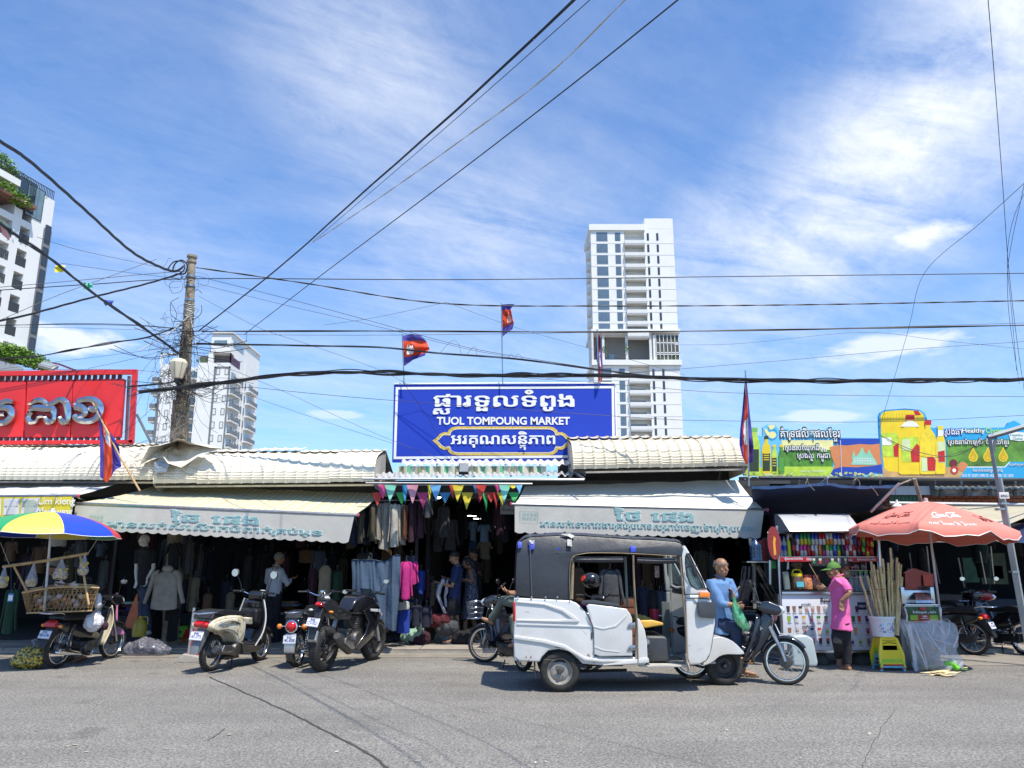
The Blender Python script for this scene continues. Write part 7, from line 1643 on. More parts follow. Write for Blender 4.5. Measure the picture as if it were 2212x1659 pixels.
def person(label,J,yaw,skin=SKIN,headyaw=None,headpitch=0,hairm=HAIR,hair='short',top=None,sleeve=.5,bottom=None,blen=1.0,shoes=None,dress=None,hs=1.0,hands=((0,.5),(0,.5)),build=1.0,jaw=1.0,headroll=0,kind='person',facef=True,hem=.0,name=None,topname='shirt',flare=1.0):
 """J: joints in world space: head, neck, pelvis, s0/e0/w0/h0 (arm: shoulder elbow wrist, hand direction), same with 1, hip via k0/a0/t0"""
 base=V3((J['pelvis'].x,J['pelvis'].y,0));root=thing(name or 'person',label,kind,base);j={k:V3(v)-base if not k.startswith('h')or k=='head' else V3(v)for k,v in J.items()}
 F=V3((cos_(R(yaw)),sin_(R(yaw)),0));up=(j['neck']-j['pelvis']).normalized();S=up.cross(F).normalized();F=S.cross(up).normalized()
 T_=rotz(headyaw if headyaw is not None else yaw,headpitch,headroll);b=build;mb=MB()
 nk,pv=j['neck'],j['pelvis']
 mb.loft([ellring(pv.lerp(nk,t),S,F,w*b,d*b)for t,w,d in((-.06,.13,.10),(.12,.135,.10),(.4,.125,.09),(.7,.15,.105),(.9,.14,.09),(1.0,.07,.06))])
 mb.tube([nk-up*.05,nk.lerp(j['head'],.5),j['head']-V3((0,0,.03))],[.058*b,.052*b,.055*b],12);head(mb,j['head'],T_,hs,jaw)
 for a in '01':
  s,e,w=j['s'+a],j['e'+a],j['w'+a]
  mb.tube([nk.lerp(s,.5)-up*.03,s,s.lerp(e,.45),e,e.lerp(w,.3),w],[.06*b,.052*b,.046*b,.037*b,.039*b,.026*b],12)
  hd=J.get('h'+a)or(w-e);k=hands[int(a)];hand(mb,w,hd,V3(k[0])if k[0]else S,k[1],.95)
  kx=j.get('k'+a);an=j.get('a'+a);hp=pv+S*(.085 if a=='0' else -.085)*b
  mb.tube([hp,hp.lerp(kx,.5),kx,kx.lerp(an,.35),an],[.085*b,.072*b,.052*b,.052*b,.034*b],12)
  tdir=V3(J.get('ht'+a)or F);tdir=(tdir).normalized()
  mb.tube([an-tdir*.045-V3((0,0,.02)),an+tdir*.02-V3((0,0,.02)),an+tdir*.12-V3((0,0,.042)),an+tdir*.175-V3((0,0,.048))],[.032,.038,.034,.02],10,flat=.9)
  if shoes:
   up_=V3((0,0,1));sd=tdir.cross(up_).normalized();rows=[]
   for zz in(-.078,-.062):
    rows.append([an+tdir*x+sd*y+V3((0,0,zz))for x,y in((-.09,0),(-.07,.035),(.05,.04),(.15,.045),(.20,.02),(.205,0),(.20,-.02),(.15,-.045),(.05,-.04),(-.07,-.035))])
   m=MB();m.loft(rows);m.build('sandal',shoes,root,bevel=.003,seg=1);m=MB();
   m.tube([an+tdir*.05+sd*.045-V3((0,0,.065)),an+tdir*.07+sd*.0-V3((0,0,.008)),an+tdir*.05-sd*.045-V3((0,0,.065))],.011,6,flat=.5);m.build('sandal_strap',shoes,root)
 fuse(mb,'body',skin,root,.0065,smooth=1)
 if facef:face(root,j['head'],T_,hs,hairm,hair)
 if top:
  mb=MB();low=-.10-hem
  mb.loft([ellring(pv.lerp(nk,t),S,F,w*b,d*b,20)for t,w,d in((low,.165*flare,.125*flare),(.12,.162,.125),(.4,.15,.115),(.68,.172,.125),(.88,.165,.108),(.985,.085,.07))])
  for a in '01':
   s,e,w=j['s'+a],j['e'+a],j['w'+a]
   if sleeve<=.6:q=s.lerp(e,sleeve/.5*.85 if sleeve<.5 else .85);mb.tube([nk.lerp(s,.4)-up*.04,s,s.lerp(q,.5),q],[.065*b,.066*b,.063*b,.060*b],12)
   elif sleeve>.6:q=e.lerp(w,(sleeve-.5)*2);mb.tube([nk.lerp(s,.4)-up*.04,s,s.lerp(e,.5),e,q],[.065*b,.066*b,.060*b,.052*b,.044*b],12)
  fuse(mb,topname,top,root,.010,.012,9,2)
  m=MB();c=nk+up*.012;m.tube([c+S*(.068*cos_(t))*b+F*(.062*sin_(t))*b-up*.02*sin_(t)for t in[2*PI*i/16 for i in range(16)]],.009,6,closed=True);m.build('collar',top,root)
 if bottom:
  mb=MB();mb.loft([ellring(pv.lerp(nk,t),S,F,w*b,d*b)for t,w,d in((-.16,.15,.12),(-.02,.158,.12),(.14,.15,.115))])
  for a,sg in(('0',1),('1',-1)):
   hp=pv+S*(.085*sg)*b;kx,an=j['k'+a],j['a'+a]
   if blen>.5:mb.tube([hp,hp.lerp(kx,.5),kx,kx.lerp(an,.5),kx.lerp(an,min(1,(blen-.5)*2))],[.095*b,.09*b,.075*b,.066*b,.062*b],12)
   else:mb.tube([hp,hp.lerp(kx,.5),hp.lerp(kx,blen*2)],[.108*b,.100*b,.098*b],12)
  fuse(mb,'trousers' if blen>.5 else 'shorts',bottom,root,.011,.012,8,2)
 if dress:
  kn=(j['k0']+j['k1'])/2;mb=MB();mb.loft([ellring(c,S,F,w,d,22)for c,w,d in((kn+V3((0,0,-.02)),.21,.17),(kn.lerp(pv,.5),.19,.155),(pv,.175,.14),(pv.lerp(nk,.4),.14,.11),(pv.lerp(nk,.7),.16,.115),(pv.lerp(nk,.92),.13,.09))]);fuse(mb,'dress',dress,root,.011,.014,8,2)
 return root
def check_shirt(N,L,tc,b):
 sx=N.new('ShaderNodeSeparateXYZ');L.new(tc.outputs['Object'],sx.inputs[0]);o=[]
 for k in(0,2):
  m=N.new('ShaderNodeMath');m.operation='MULTIPLY';L.new(sx.outputs[k],m.inputs[0]);m.inputs[1].default_value=62
  f=N.new('ShaderNodeMath');f.operation='FRACT';L.new(m.outputs[0],f.inputs[0]);g=N.new('ShaderNodeMath');g.operation='LESS_THAN';L.new(f.outputs[0],g.inputs[0]);g.inputs[1].default_value=.3;o.append(g.outputs[0])
 a=N.new('ShaderNodeMath');a.operation='MAXIMUM';L.new(o[0],a.inputs[0]);L.new(o[1],a.inputs[1])
 mx=N.new('ShaderNodeMix');mx.data_type='RGBA';L.new(a.outputs[0],mx.inputs[0]);mx.inputs[6].default_value=(.06,.16,.36,1);mx.inputs[7].default_value=(.16,.28,.48,1);return mx.outputs[2]
def lattice_dress(N,L,tc,b):
 v=N.new('ShaderNodeTexVoronoi');v.feature='DISTANCE_TO_EDGE';v.inputs['Scale'].default_value=28;L.new(tc.outputs['Object'],v.inputs['Vector']);g=N.new('ShaderNodeMath');g.operation='LESS_THAN';L.new(v.outputs['Distance'],g.inputs[0]);g.inputs[1].default_value=.07
 mx=N.new('ShaderNodeMix');mx.data_type='RGBA';L.new(g.outputs[0],mx.inputs[0]);mx.inputs[6].default_value=(.02,.03,.07,1);mx.inputs[7].default_value=(.22,.24,.30,1);return mx.outputs[2]
def JQ(v,Y):return lambda x,y,d=0:Q(v,x,y,Y+d)
SAND=M('sandal_tan',(.14,.09,.05),.7);GREYH=M('grey_hair',(.22,.20,.18),.6,0,.3,30)
q=JQ('R3',10.95)
r1=person('man in a blue checked shirt sitting on the dark motorbike and holding a phone',dict(head=q(556,215,-.06),neck=q(545,335),pelvis=q(560,880,.0),s0=q(655,400,.08),e0=q(715,560,.0),w0=q(690,570,-.12),h0=(.02,-.02,1),s1=q(430,400,-.08),e1=q(570,655,-.22),w1=q(735,665,-.27),h1=(1,-.1,-.25),k0=q(830,950,.22),a0=G(1606,1462)+V3((0,.0,.085)),ht0=(1,-.3,0),k1=q(745,945,-.20),a1=q(745,1290,-.20),ht1=(1,-.3,0)),-25,SKIND,headyaw=-62,headpitch=2,hairm=GREYH,hair='bald',top=PM('blue_check',check_shirt,.85),sleeve=.72,bottom=cloth('navy_trousers',(.012,.028,.075)),blen=.95,shoes=SAND,hs=1.1,hands=(((0,1,0),.9),((0,0,1),1.5)),build=1.12,hem=.14,jaw=1.25,flare=1.05)
ro=r1.location;m=MB();0 and m.loft([[q(580,330,-.14)-ro,q(610,330,-.14)-ro,q(618,345,-.1)-ro,q(575,345,-.1)-ro],[q(590,400,-.17)-ro,q(640,400,-.16)-ro,q(640,405,-.1)-ro,q(590,405,-.1)-ro],[q(625,490,-.17)-ro,q(640,490,-.16)-ro,q(641,492,-.1)-ro,q(626,492,-.1)-ro]])
ph=thing('phone','pale smartphone held up by the man in blue','phone',q(738,500,-.16),rz=R(-25),ry=R(-52));MB().box(-.078,.078,-.036,.036,-.004,.004).build('case',M('phone_beige',(.55,.46,.38),.5),ph,bevel=.003);MB().box(-.072,.072,-.032,.032,.004,.005).build('screen',GLB,ph,smooth=0)
gb=thing('carrier_bag','translucent green carrier bag hanging from the handlebar by the man in blue','carrier bag',q(800,800,-.34));o=gb.location
GPL=M('green_plastic',(.12,.48,.26),.3,0,.3,9,bump=.8,bscale=18,alpha=.72)
m=MB();rings=[]
for(x0,x1,y,d)in((702,730,570,.01),(695,750,640,.02),(690,800,720,.05),(705,850,820,.08),(750,890,900,.09),(800,898,945,.07),(820,880,972,.02)):
 a,b=q(x0,y,-.34)-o,q(x1,y,-.34)-o;c=(a+b)/2;rings.append([c+V3(((b.x-a.x)/2*cos_(t),d*sin_(t)+.01*sin_(t*5+y),.008*sin_(t*3)))for t in[2*PI*i/16 for i in range(16)]])
m.loft(rings);m.build('bag',GPL,gb);m=MB();m.ell(q(815,890,-.34)-o,(.055,.05,.05),12,8);m.build('contents',M('fruit_inside',(.62,.36,.14),.6,0,.6,20),gb)
bg=thing('rubbish_bag','crumpled black and silver plastic bag stuffed in front of the rider\'s knee','bag',q(870,1060,-.1));m=MB();m.ell((0,0,0),(.10,.12,.16),16,12);m.ell((.05,.02,.12),(.06,.08,.09),12,8);m.ell((-.04,0,-.09),(.07,.1,.08),12,8)
fuse(m,'bag',M('silver_black_plastic',(.10,.10,.11),.22,0,.9,12,bump=.9,bscale=26),bg,.012,.03,16,1)
q=JQ('X4',12.0)
PINK=cloth('hot_pink',(.74,.13,.36),.85,.08)
pk=person('man in a bright pink shirt and green cap leaning at the drinks stall',dict(head=q(405,640,.05),neck=q(500,735),pelvis=q(545,1600),s0=q(500,840,-.15),e0=q(330,1000,.12),w0=q(255,965,.28),h0=(-.9,.4,.1),s1=q(590,850,-.13),e1=q(715,1060,-.26),w1=q(545,1205,-.22),h1=(-.05,.0,-1),k0=W(1828,1395,12.0),a0=W(1832,1441,12.0),ht0=(-.3,.8,0),k1=W(1808,1388,11.92),a1=W(1812,1420,12.2),ht1=(0.0,.15,-.9)),178,SKIND,headyaw=186,headpitch=3,top=PINK,sleeve=.5,bottom=cloth('black_trousers',(.014,.013,.018)),blen=.93,shoes=M('sandal_grey',(.16,.20,.25),.7),hs=1.05,hands=(((0,0,1),.3),((1,0,.3),.25)),build=1.0,hem=.07,flare=1.2)
po_=pk.location;hc=q(405,640,.05)-po_;Tc=rotz(186,3)
m=MB();rows=[]
for i in range(8):
 a=lerp(0,1.45,i/7);rows.append([hc+Tc@V3((.110*sin_(a)*cos_(t)-.008,.090*sin_(a)*sin_(t),.035+.105*cos_(a)))for t in[2*PI*k/24 for k in range(25)]])
m.grid(rows);CAPG=cloth('cap_green',(.075,.19,.035),.8,.1)
m.build('cap',CAPG,pk);m=MB();m.grid([[hc+Tc@V3((r_*cos_(t)+.07,.085*sin_(t)*(1.0),.045-.17*(r_-.02)))for t in[R(-85+17*k)for k in range(11)]]for r_ in(.02,.05,.09,.135)]);
me=m.mesh('cap_peak',smooth=60);bm=bmesh.new();bm.from_mesh(me);bmesh.ops.solidify(bm,geom=bm.faces[:],thickness=.006);bm.to_mesh(me);bm.free();obj('cap_peak',me,CAPG,pk)
stk=thing('straw','thin stick reaching from the counter in front of the man in pink','stick',q(190,930,.1));MB().tube([V3((0,0,0)),q(-60,500,.2)-q(190,930,.1)],.004,5).build('stick',BAMB,stk)
q=JQ('Z2',15.3)
person('grey haired man in a white shirt and dark trousers browsing the left clothes shop',dict(head=q(692,805,0),neck=q(672,858),pelvis=q(655,1035),s0=q(625,885,-.1),e0=q(612,960,.12),w0=q(690,985,.25),s1=q(700,885,-.05),e1=q(745,972,.02),w1=q(772,935,.12),h1=(.8,.5,.2),k0=q(640,1200,.0),a0=q(636,1372,0),k1=q(668,1200,.05),a1=q(670,1368,.1)),60,SKIND,headyaw=38,hairm=GREYH,hair='short',top=cloth('white_shirt',(.46,.48,.56),.8,.1),sleeve=.9,bottom=cloth('dark_trousers',(.012,.013,.022)),blen=.97,shoes=M('black_shoe',(.02,.02,.02),.5),build=1.05,hem=.0)
q=JQ('Z3',15.1)
person('young man in a navy tee and black shorts sorting clothes by the entrance',dict(head=q(772,888,0),neck=q(795,940),pelvis=q(768,1180),s0=q(790,975,-.14),e0=q(752,1098,-.18),w0=q(668,1072,-.10),h0=(-1,.1,.1),s1=q(815,975,.14),e1=q(770,1080,.15),w1=q(722,1040,.12),h1=(-1,0,.2),k0=q(740,1350,-.06),a0=q(748,1490,-.1),ht0=(-.9,-.4,0),k1=q(785,1350,.06),a1=q(800,1505,.0),ht1=(-.9,-.4,0)),180,SKIN,headyaw=192,headpitch=18,top=cloth('navy_tee',(.012,.026,.095),.85,.12),sleeve=.45,bottom=cloth('black_shorts',(.012,.012,.016)),blen=.38,shoes=M('flipflop',(.03,.06,.09),.6),build=.98,hem=.10)
gz=thing('sweatpants','pale grey sweatpants held up by the young man in navy','trousers',q(680,1060,-.15));o=gz.location;GRM=cloth('marl_grey',(.40,.42,.48),.9,.15)
m=MB();m.tube([q(x,y,-.12)-o for x,y in((690,1045),(660,1100),(650,1160),(670,1230),(705,1300))],[.09,.12,.10,.07,.05],12,flat=.4);m.tube([q(x,y,-.08)-o for x,y in((720,1050),(715,1120),(700,1180),(712,1250))],[.06,.08,.07,.05],12,flat=.4);fuse(m,'cloth',GRM,gz,.012,.02,10,2)
q=JQ('Z3',15.75)
person('woman in a dark patterned sleeveless dress behind the young man in navy',dict(head=q(866,925,0),neck=q(890,965),pelvis=q(893,1165),s0=q(885,990,-.12),e0=q(905,1062,-.2),w0=q(855,1050,-.24),h0=(-1,0,.2),s1=q(905,990,.12),e1=q(890,1065,.1),w1=q(840,1060,.0),h1=(-1,0,.1),k0=q(858,1330,-.05),a0=q(838,1466,-.05),ht0=(-1,-.2,0),k1=q(905,1330,.05),a1=q(935,1455,.15),ht1=(-.8,-.3,0)),185,SKIND,headyaw=188,headpitch=12,hair='long',dress=PM('dress_pattern',lattice_dress,.85),shoes=SAND,build=.9)
q=JQ('Z3',16.5)
person('person in dark clothes in the shade beside the woman in the patterned dress',dict(head=q(915,865,0),neck=q(925,915),pelvis=q(930,1120),s0=q(910,935,-.15),e0=q(900,1030,-.1),w0=q(880,1060,-.2),s1=q(950,940,.1),e1=q(965,1030,.1),w1=q(955,1010,-.1),k0=q(925,1260,0),a0=q(925,1395,0),k1=q(945,1260,.1),a1=q(950,1395,.1)),200,SKIND,headyaw=195,hair='short',top=cloth('dark_plum',(.03,.02,.03)),sleeve=.45,bottom=cloth('dark_trousers'),blen=.95,build=.95)
bbp=bb.location;q=JQ('Z3',12.2);hd_=V3((.25,12.05,1.12))
person('person reclining on the basket motorbike with one bare foot up on the handlebar',dict(head=V3((.62,11.85,1.38)),neck=V3((.55,11.88,1.22)),pelvis=V3((.20,12.0,.92)),s0=V3((.50,12.06,1.16)),e0=V3((.28,12.12,1.08)),w0=q(1160,1142),h0=(-.8,0,.6),s1=V3((.46,11.72,1.15)),e1=V3((.26,11.74,1.02)),w1=q(1185,1150,-.1),h1=(-.8,.1,.5),k0=q(1130,1200,.15),a0=q(1040,1350,.35),ht0=(-.7,.2,.4),k1=V3((.02,11.8,.72)),a1=V3((.08,11.75,.40)),ht1=(-.6,.5,0)),150,SKIN,headyaw=160,headpitch=10,top=cloth('black_top',(.02,.02,.022)),sleeve=.5,bottom=cloth('grey_green',(.14,.16,.13),.9,.2),blen=.96,build=.95)
ph=thing('phone','dark phone in the raised hand beside the three wheeler tail','phone',q(1122,1094),rz=R(20),ry=R(-40));MB().box(-.07,.07,-.034,.034,-.004,.004).build('case',BLK,ph,bevel=.003);MB().box(-.064,.064,-.03,.03,.004,.005).build('screen',GLB,ph,smooth=0)
q=JQ('U4',12.75)
fs_=person('fruit seller in a floppy sun hat and gloves behind the hanging bags',dict(head=q(905,1150,.05),neck=q(930,1260,.1),pelvis=V3((q(960,1300,.1).x,12.9,.86)),s0=q(1080,1320,.15),e0=q(1120,1480,.0),w0=q(1060,1400,-.18),h0=(-1,-.1,.0),s1=q(800,1320,.1),e1=q(740,1470,.0),w1=q(790,1440,-.2),h1=(1,0,.1),k0=V3((-6.75,12.9,.48)),a0=V3((-6.75,12.95,.1)),k1=V3((-6.95,12.9,.48)),a1=V3((-6.95,12.95,.1))),250,SKIND,headyaw=225,headpitch=14,top=cloth('dark_jacket',(.035,.03,.03)),sleeve=.85,bottom=cloth('dark_trousers'),blen=.95,shoes=SAND,build=1.0)
m=MB();hc=q(905,1150,.05)-fs_.location+V3((0,0,.03));m.grid([[hc+V3((r_*cos_(t),r_*sin_(t),z+.012*sin_(t*3)))for t in[2*PI*k/28 for k in range(29)]]for r_,z in((.0,.14),(.06,.135),(.09,.11),(.10,.05),(.15,.03),(.21,.015))]);m.build('sun_hat',cloth('sage_hat',(.26,.27,.22),.9,.2),fs_,smooth=70)
m=MB();hand(m,q(1060,1400,-.18)-fs_.location,(-1,-.1,0),(0,0,1),.6,1.15);fuse(m,'glove',M('white_glove',(.68,.60,.58),.7),fs_,.006,smooth=1)
m=MB();hand(m,q(1150,1385,-.18)-fs_.location+V3((.02,0,-.02)),(.8,0,-.2),(0,0,1),.7,1.1);fuse(m,'glove',M('white_glove'),fs_,.006,smooth=1)
q=JQ('X3',13.0)
person('seller in black standing in the shade inside the drinks stall',dict(head=q(760,1210,.1),neck=q(755,1275,.1),pelvis=q(760,1560,.1),s0=q(840,1310,.1),e0=q(870,1420,.0),w0=q(800,1460,-.1),s1=q(670,1310,.1),e1=q(640,1420,0),w1=q(700,1500,-.15),k0=V3((q(800,1560).x,13.1,.5)),a0=V3((q(800,1560).x,13.1,.1)),k1=V3((q(700,1560).x,13.1,.5)),a1=V3((q(700,1560).x,13.1,.1))),260,SKIND,top=cloth('black_top'),sleeve=.5,bottom=cloth('dark_trousers'),blen=.95)
q=JQ('Z1',14.75);MQ=M('mannequin_white',(.66,.62,.55),.45,0,.05,5)
person('white mannequin in a black tee and jeans under the striped awning',dict(head=q(960,685),neck=q(970,725),pelvis=q(958,965),s0=q(1020,760,.0),e0=q(1018,870,-.05),w0=q(975,940,-.1),h0=(-.2,0,-1),s1=q(915,760),e1=q(905,870),w1=q(905,950,-.05),h1=(0,0,-1),k0=q(945,1130),a0=q(950,1290),k1=q(975,1130),a1=q(985,1290)),245,MQ,headyaw=215,hairm=None,top=cloth('black_tee',(.014,.014,.018)),sleeve=.42,bottom=cloth('blue_jeans',(.05,.075,.12),.9,.25),blen=.97,kind='mannequin',facef=False,name='mannequin',topname='tee_shirt',build=.95,hem=.05)
CL={k:cloth('g_'+k,tuple(q*(.72 if max(c)>.3 else .55)for q in c),.92,.25)for k,c in dict(navy=(.02,.028,.06),black=(.016,.016,.02),brown=(.14,.075,.035),olive=(.13,.115,.075),beige=(.42,.37,.30),cream=(.58,.54,.46),white=(.62,.61,.58),plum=(.07,.02,.04),rust=(.25,.09,.03),grey=(.10,.105,.115),slate=(.07,.10,.15),denim=(.05,.09,.18),green=(.03,.09,.05),magenta=(.62,.03,.25),cobalt=(.015,.06,.42),khaki=(.24,.20,.13),sky=(.20,.30,.42),red=(.15,.02,.03),mint=(.35,.55,.45),tan=(.36,.28,.18)).items()}
def garment(label,v,box,Y,col,kind='jacket',sl=1.0,rz=0.0,puff=0,depth=.12,group=None,hood=0):
 """box = (x0, y0, x1, y1) of the garment in a view; hangs from a wire hanger"""
 a,b=Q(v,box[0],box[3],Y),Q(v,box[2],box[1],Y);w=abs(b.x-a.x);h=b.z-a.z;root=thing('hanging_'+kind,label,kind,((a.x+b.x)/2,Y,b.z),rz,group)
 random.seed(int(box[0]*7+box[1]));bw=w*(.5 if sl else .5)*(.72 if sl else 1);m=MB();rings=[];n=18;ph=rnd(0,9)
 for i in range(15):
  t=i/14;ww=bw*(.30+.70*min(1,(t/.12))**.6 if t<.12 else 1+.10*t*0);dd=depth*(.35+.65*min(1,t/.15))*(.8+.25*t)
  pf=(.012*abs(sin_(i*PI*1.0))if not puff else 0);r_=[]
  for j in range(n):
   an=2*PI*j/n;f=1+.10*sin_(3*an+ph+t*2)+.10*nse(V3((an*2,t*4,ph)));r_.append(V3((ww*cos_(an)*(1+.03*sin_(t*7+ph)),dd*.5*sin_(an)*f*(1.12 if puff and i%2 else 1),-h*(.03+.97*t)+.012*sin_(an*2+ph)*(t>.9))))
  rings.append(r_)
 m.loft(rings);m.build('body',CL[col],root,smooth=70 if not puff else 50)
 if sl:
  for s in(-1,1):
   L_=h*.92*sl;x0=bw*.86;spread=w*.5-bw*.75;m=MB();pts=[V3((s*(x0*.7),0,-h*.06)),V3((s*(x0+.02),-.01,-h*.12)),V3((s*(x0+spread*.5),-.02,-h*.12-L_*.45)),V3((s*(x0+spread),-.03+.02*sin_(ph),-h*.10-L_*.9))]
   m.tube(spline(pts,4),[lerp(.065,.045,i/12)*(w/.5 if w<.5 else 1)*(1.12 if puff and i%2 else 1)for i in range(13)],10,flat=.75);m.build('sleeve',CL[col],root,smooth=60)
 if hood:m=MB();m.ell((0,.02,.02),(bw*.45,.07,.07),12,8);m.build('hood',CL[col],root)
 m=MB();m.tube([(-bw*.7,0,-h*.07),(0,0,.02),(bw*.7,0,-h*.07)],.004,4);m.tube(spline([(0,0,.02),(.0,0,.05),(.02,0,.07),(.0,0,.09),(-.015,0,.07)],3),.003,4);m.build('hanger',STL,root)
 return root
T3=[((5,500,70,800),'navy','navy jacket hanging leftmost above the blue sheet'),((50,500,110,775),'olive','olive sleeve jacket second from the left above the blue sheet'),((85,490,175,790),'navy','dark navy jacket before the olive brown one above the blue sheet'),((135,480,205,765),'olive','olive brown jacket hanging beside the beige jacket'),((165,478,250,755),'beige','narrow beige jacket hanging left of the big cream jacket'),((195,470,318,822),'cream','big cream fleece jacket hanging in the entrance row'),((282,480,378,806),'cream','pale cream jacket right of the big cream fleece'),((338,480,372,790),'navy','thin dark blue jacket between the cream jackets'),((350,486,428,790),'white','white sleeved jacket at the end of the pale row'),((385,490,425,750),'rust','rust brown jacket beside the white sleeved one'),((420,470,490,770),'plum','dark plum jacket in the entrance row'),((480,460,560,740),'plum','wine coloured jacket deeper in the entrance row'),((540,420,610,590),'grey','grey top hanging high at the left of the entrance')]
for i,(b_,c,l)in enumerate(T3):garment(l,'Z3',b_,14.3+.12*(i%3),c,sl=.95,depth=.26)
cyl=MB().tube([Q('Z3',0,465,14.42),Q('Z3',620,462,14.42)],.012,6).build('clothes_rail',STL);tag(cyl,'steel rail carrying the row of cream and navy jackets','clothes rail')
for b_,c,l,Y,k,sl in(((600,590,700,840),'grey','grey top hanging dimly behind the entrance shoppers',16.6,'shirt',.5),((680,600,800,830),'grey','charcoal cropped top hanging behind the young man',16.4,'shirt',.9),((875,615,940,765),'sky','pale blue shirt hanging under the strip lights',16.8,'shirt',.4),((945,640,1035,770),'sky','pale blue polo shirt under the strip lights right of its twin',16.6,'shirt',.4),((940,765,1045,895),'khaki','olive green tee hanging below the pale blue polo',16.6,'shirt',.4),((870,765,940,870),'denim','denim garment below the first pale blue shirt',16.9,'shirt',0),((400,870,500,1020),'slate','blue grey coat behind the magenta puffer jackets',14.9,'coat',.9),((495,975,550,1150),'cobalt','bright blue jacket right of the magenta puffers',14.9,'jacket',.9),((350,1010,400,1210),'black','black jacket between blue sheet and magenta puffer',14.35,'jacket',.0),((345,1240,445,1440),'cobalt','cobalt blue padded jacket hanging low beside the blue sheet',14.5,'jacket',0),((350,1200,440,1268),'white','white top over the cobalt jacket',14.4,'shirt',0),((445,1235,530,1390),'navy','navy puffer jacket hanging low, left one of two',14.6,'jacket',.9),((515,1240,605,1400),'navy','navy puffer jacket hanging low, nearer the grey sweatpants',14.65,'jacket',.9),((545,1010,600,1180),'plum','dark patterned garment left of the young man',15.1,'jacket',.8),((580,1060,640,1240),'khaki','khaki garment against the grey sweatpants',15.2,'jacket',.6),((600,1180,650,1330),'plum','dusky garment hanging low behind the sweatpants',15.3,'shirt',0),((480,1030,545,1230),'navy','dark blue coat behind the bright blue jacket',15.0,'coat',.9),((500,1320,548,1420),'mint','mint green top between the two navy puffers',14.9,'shirt',0)):
 garment(l,'Z3',b_,Y,c,k,sl,puff=c in('cobalt','navy'))
garment('bright magenta puffer jacket hanging beside the blue sheet','Z3',(362,908,462,1190),14.2,'magenta',puff=1,depth=.2);garment('second magenta puffer jacket half behind the first','Z3',(420,912,505,1080),14.35,'magenta',puff=1,depth=.2)
bs=thing('blue_sheet','slate blue sheet draped over a clothes rack to the ground','sheet',Q('Z3',195,880,14.1));o=bs.location;BSH=cloth('slate_sheet',(.052,.088,.145),.9,.12,3)
Tp=[(8,900),(60,905),(120,902),(180,905),(240,915),(275,900),(300,880),(335,866),(372,870)];Bt=[(20,1440),(90,1450),(160,1462),(210,1452),(245,1440),(270,1400),(300,1425),(335,1425),(352,1420)]
rows=[]
for j in range(19):
 t=j/18;rows.append([Q('Z3',lerp(a[0],b[0],t)+6*sin_(t*5+a[0]*.05),lerp(a[1],b[1],t),14.12-.10*t+(.02+.035*t)*sin_(a[0]*.034+t*.8+2*sin_(a[0]*.02))+.05*nse(V3((a[0]*.03,t*2.5,1)))+.006*sin_(a[0]*.21+t*2))-o for a,b in zip(sp2(Tp,9),sp2(Bt,9))])
m=MB();m.grid(rows);m.build('sheet',BSH,bs,smooth=80)
m=MB();m.grid([[p+V3((0,-.02,.005))for p in rows[0]],[p+V3((0,.12,.01))for p in rows[0]],[p+V3((0,.3,-.15))for p in rows[0]]]);m.build('top_fold',BSH,bs,smooth=80)
for b_,c,l,Y,k,sl in(((965,880,1228,1140),'beige','beige parka hanging in front of the green stool',14.35,'parka',.9),((1050,665,1220,900),'slate','grey blue jacket hanging above the beige parka',14.9,'jacket',.9),((1210,680,1290,900),'grey','grey knit hanging right of the beige parka',14.8,'jumper',.9),((1240,920,1330,1150),'khaki','khaki coat hanging right of the beige parka',14.7,'coat',.8),((630,700,715,790),'slate','blue striped shirt hanging under the rainbow umbrella edge',15.2,'shirt',.4),((0,1000,140,1300),'green','dark green sweater hanging at the far left edge',14.4,'jumper',1.0),((340,665,445,720),'beige','folded beige garment pinned behind the umbrella pole',14.0,'shirt',0),((20,690,130,820),'brown','brown cap rack garment in the shade at far left',15.2,'jacket',.6),((200,720,330,900),'brown','dark brown jacket behind the umbrella pole',15.4,'jacket',.8),((480,680,590,860),'grey','charcoal jacket beyond the umbrella',15.3,'jacket',.8)):
 garment(l,'Z1',b_,Y,c,k,sl,hood=k=='parka',depth=.16)
for b_,c,l,Y,k,sl in(((0,860,60,1160),'beige','beige coat edge hanging behind the scooter',14.9,'coat',.9),((75,730,130,1150),'khaki','long khaki coat in the shade behind the scooter',15.0,'coat',.9),((130,740,190,1000),'grey','dark grey coat beside the long khaki one',15.1,'coat',.9),((880,860,950,1100),'plum','maroon coat left of the tan vest behind the sports bike',14.7,'coat',.9),((945,840,1040,1100),'tan','tan quilted vest hanging behind the sports bike',14.6,'vest',0),((1025,880,1115,1080),'green','dark green puffer hanging left of the blue sheet',14.7,'jacket',.8),((180,1030,250,1160),'brown','brown hat and scarf on a stand behind the scooter',14.6,'scarf',0),((330,1020,400,1170),'khaki','khaki shorts hanging low behind the scooter mirror',15.0,'shorts',0),((1150,470,1210,700),'navy','navy blouse at the right end of the striped awning',14.2,'jacket',.9),((1200,480,1260,700),'olive','dull olive jacket at the end of the striped awning',14.25,'jacket',.9),((820,740,930,830),'brown','folded brown bag hung high above the small bike',15.6,'bag',0)):
 garment(l,'Z2',b_,Y,c,k,sl,puff='puffer' in l or 'quilted' in l,depth=.16)
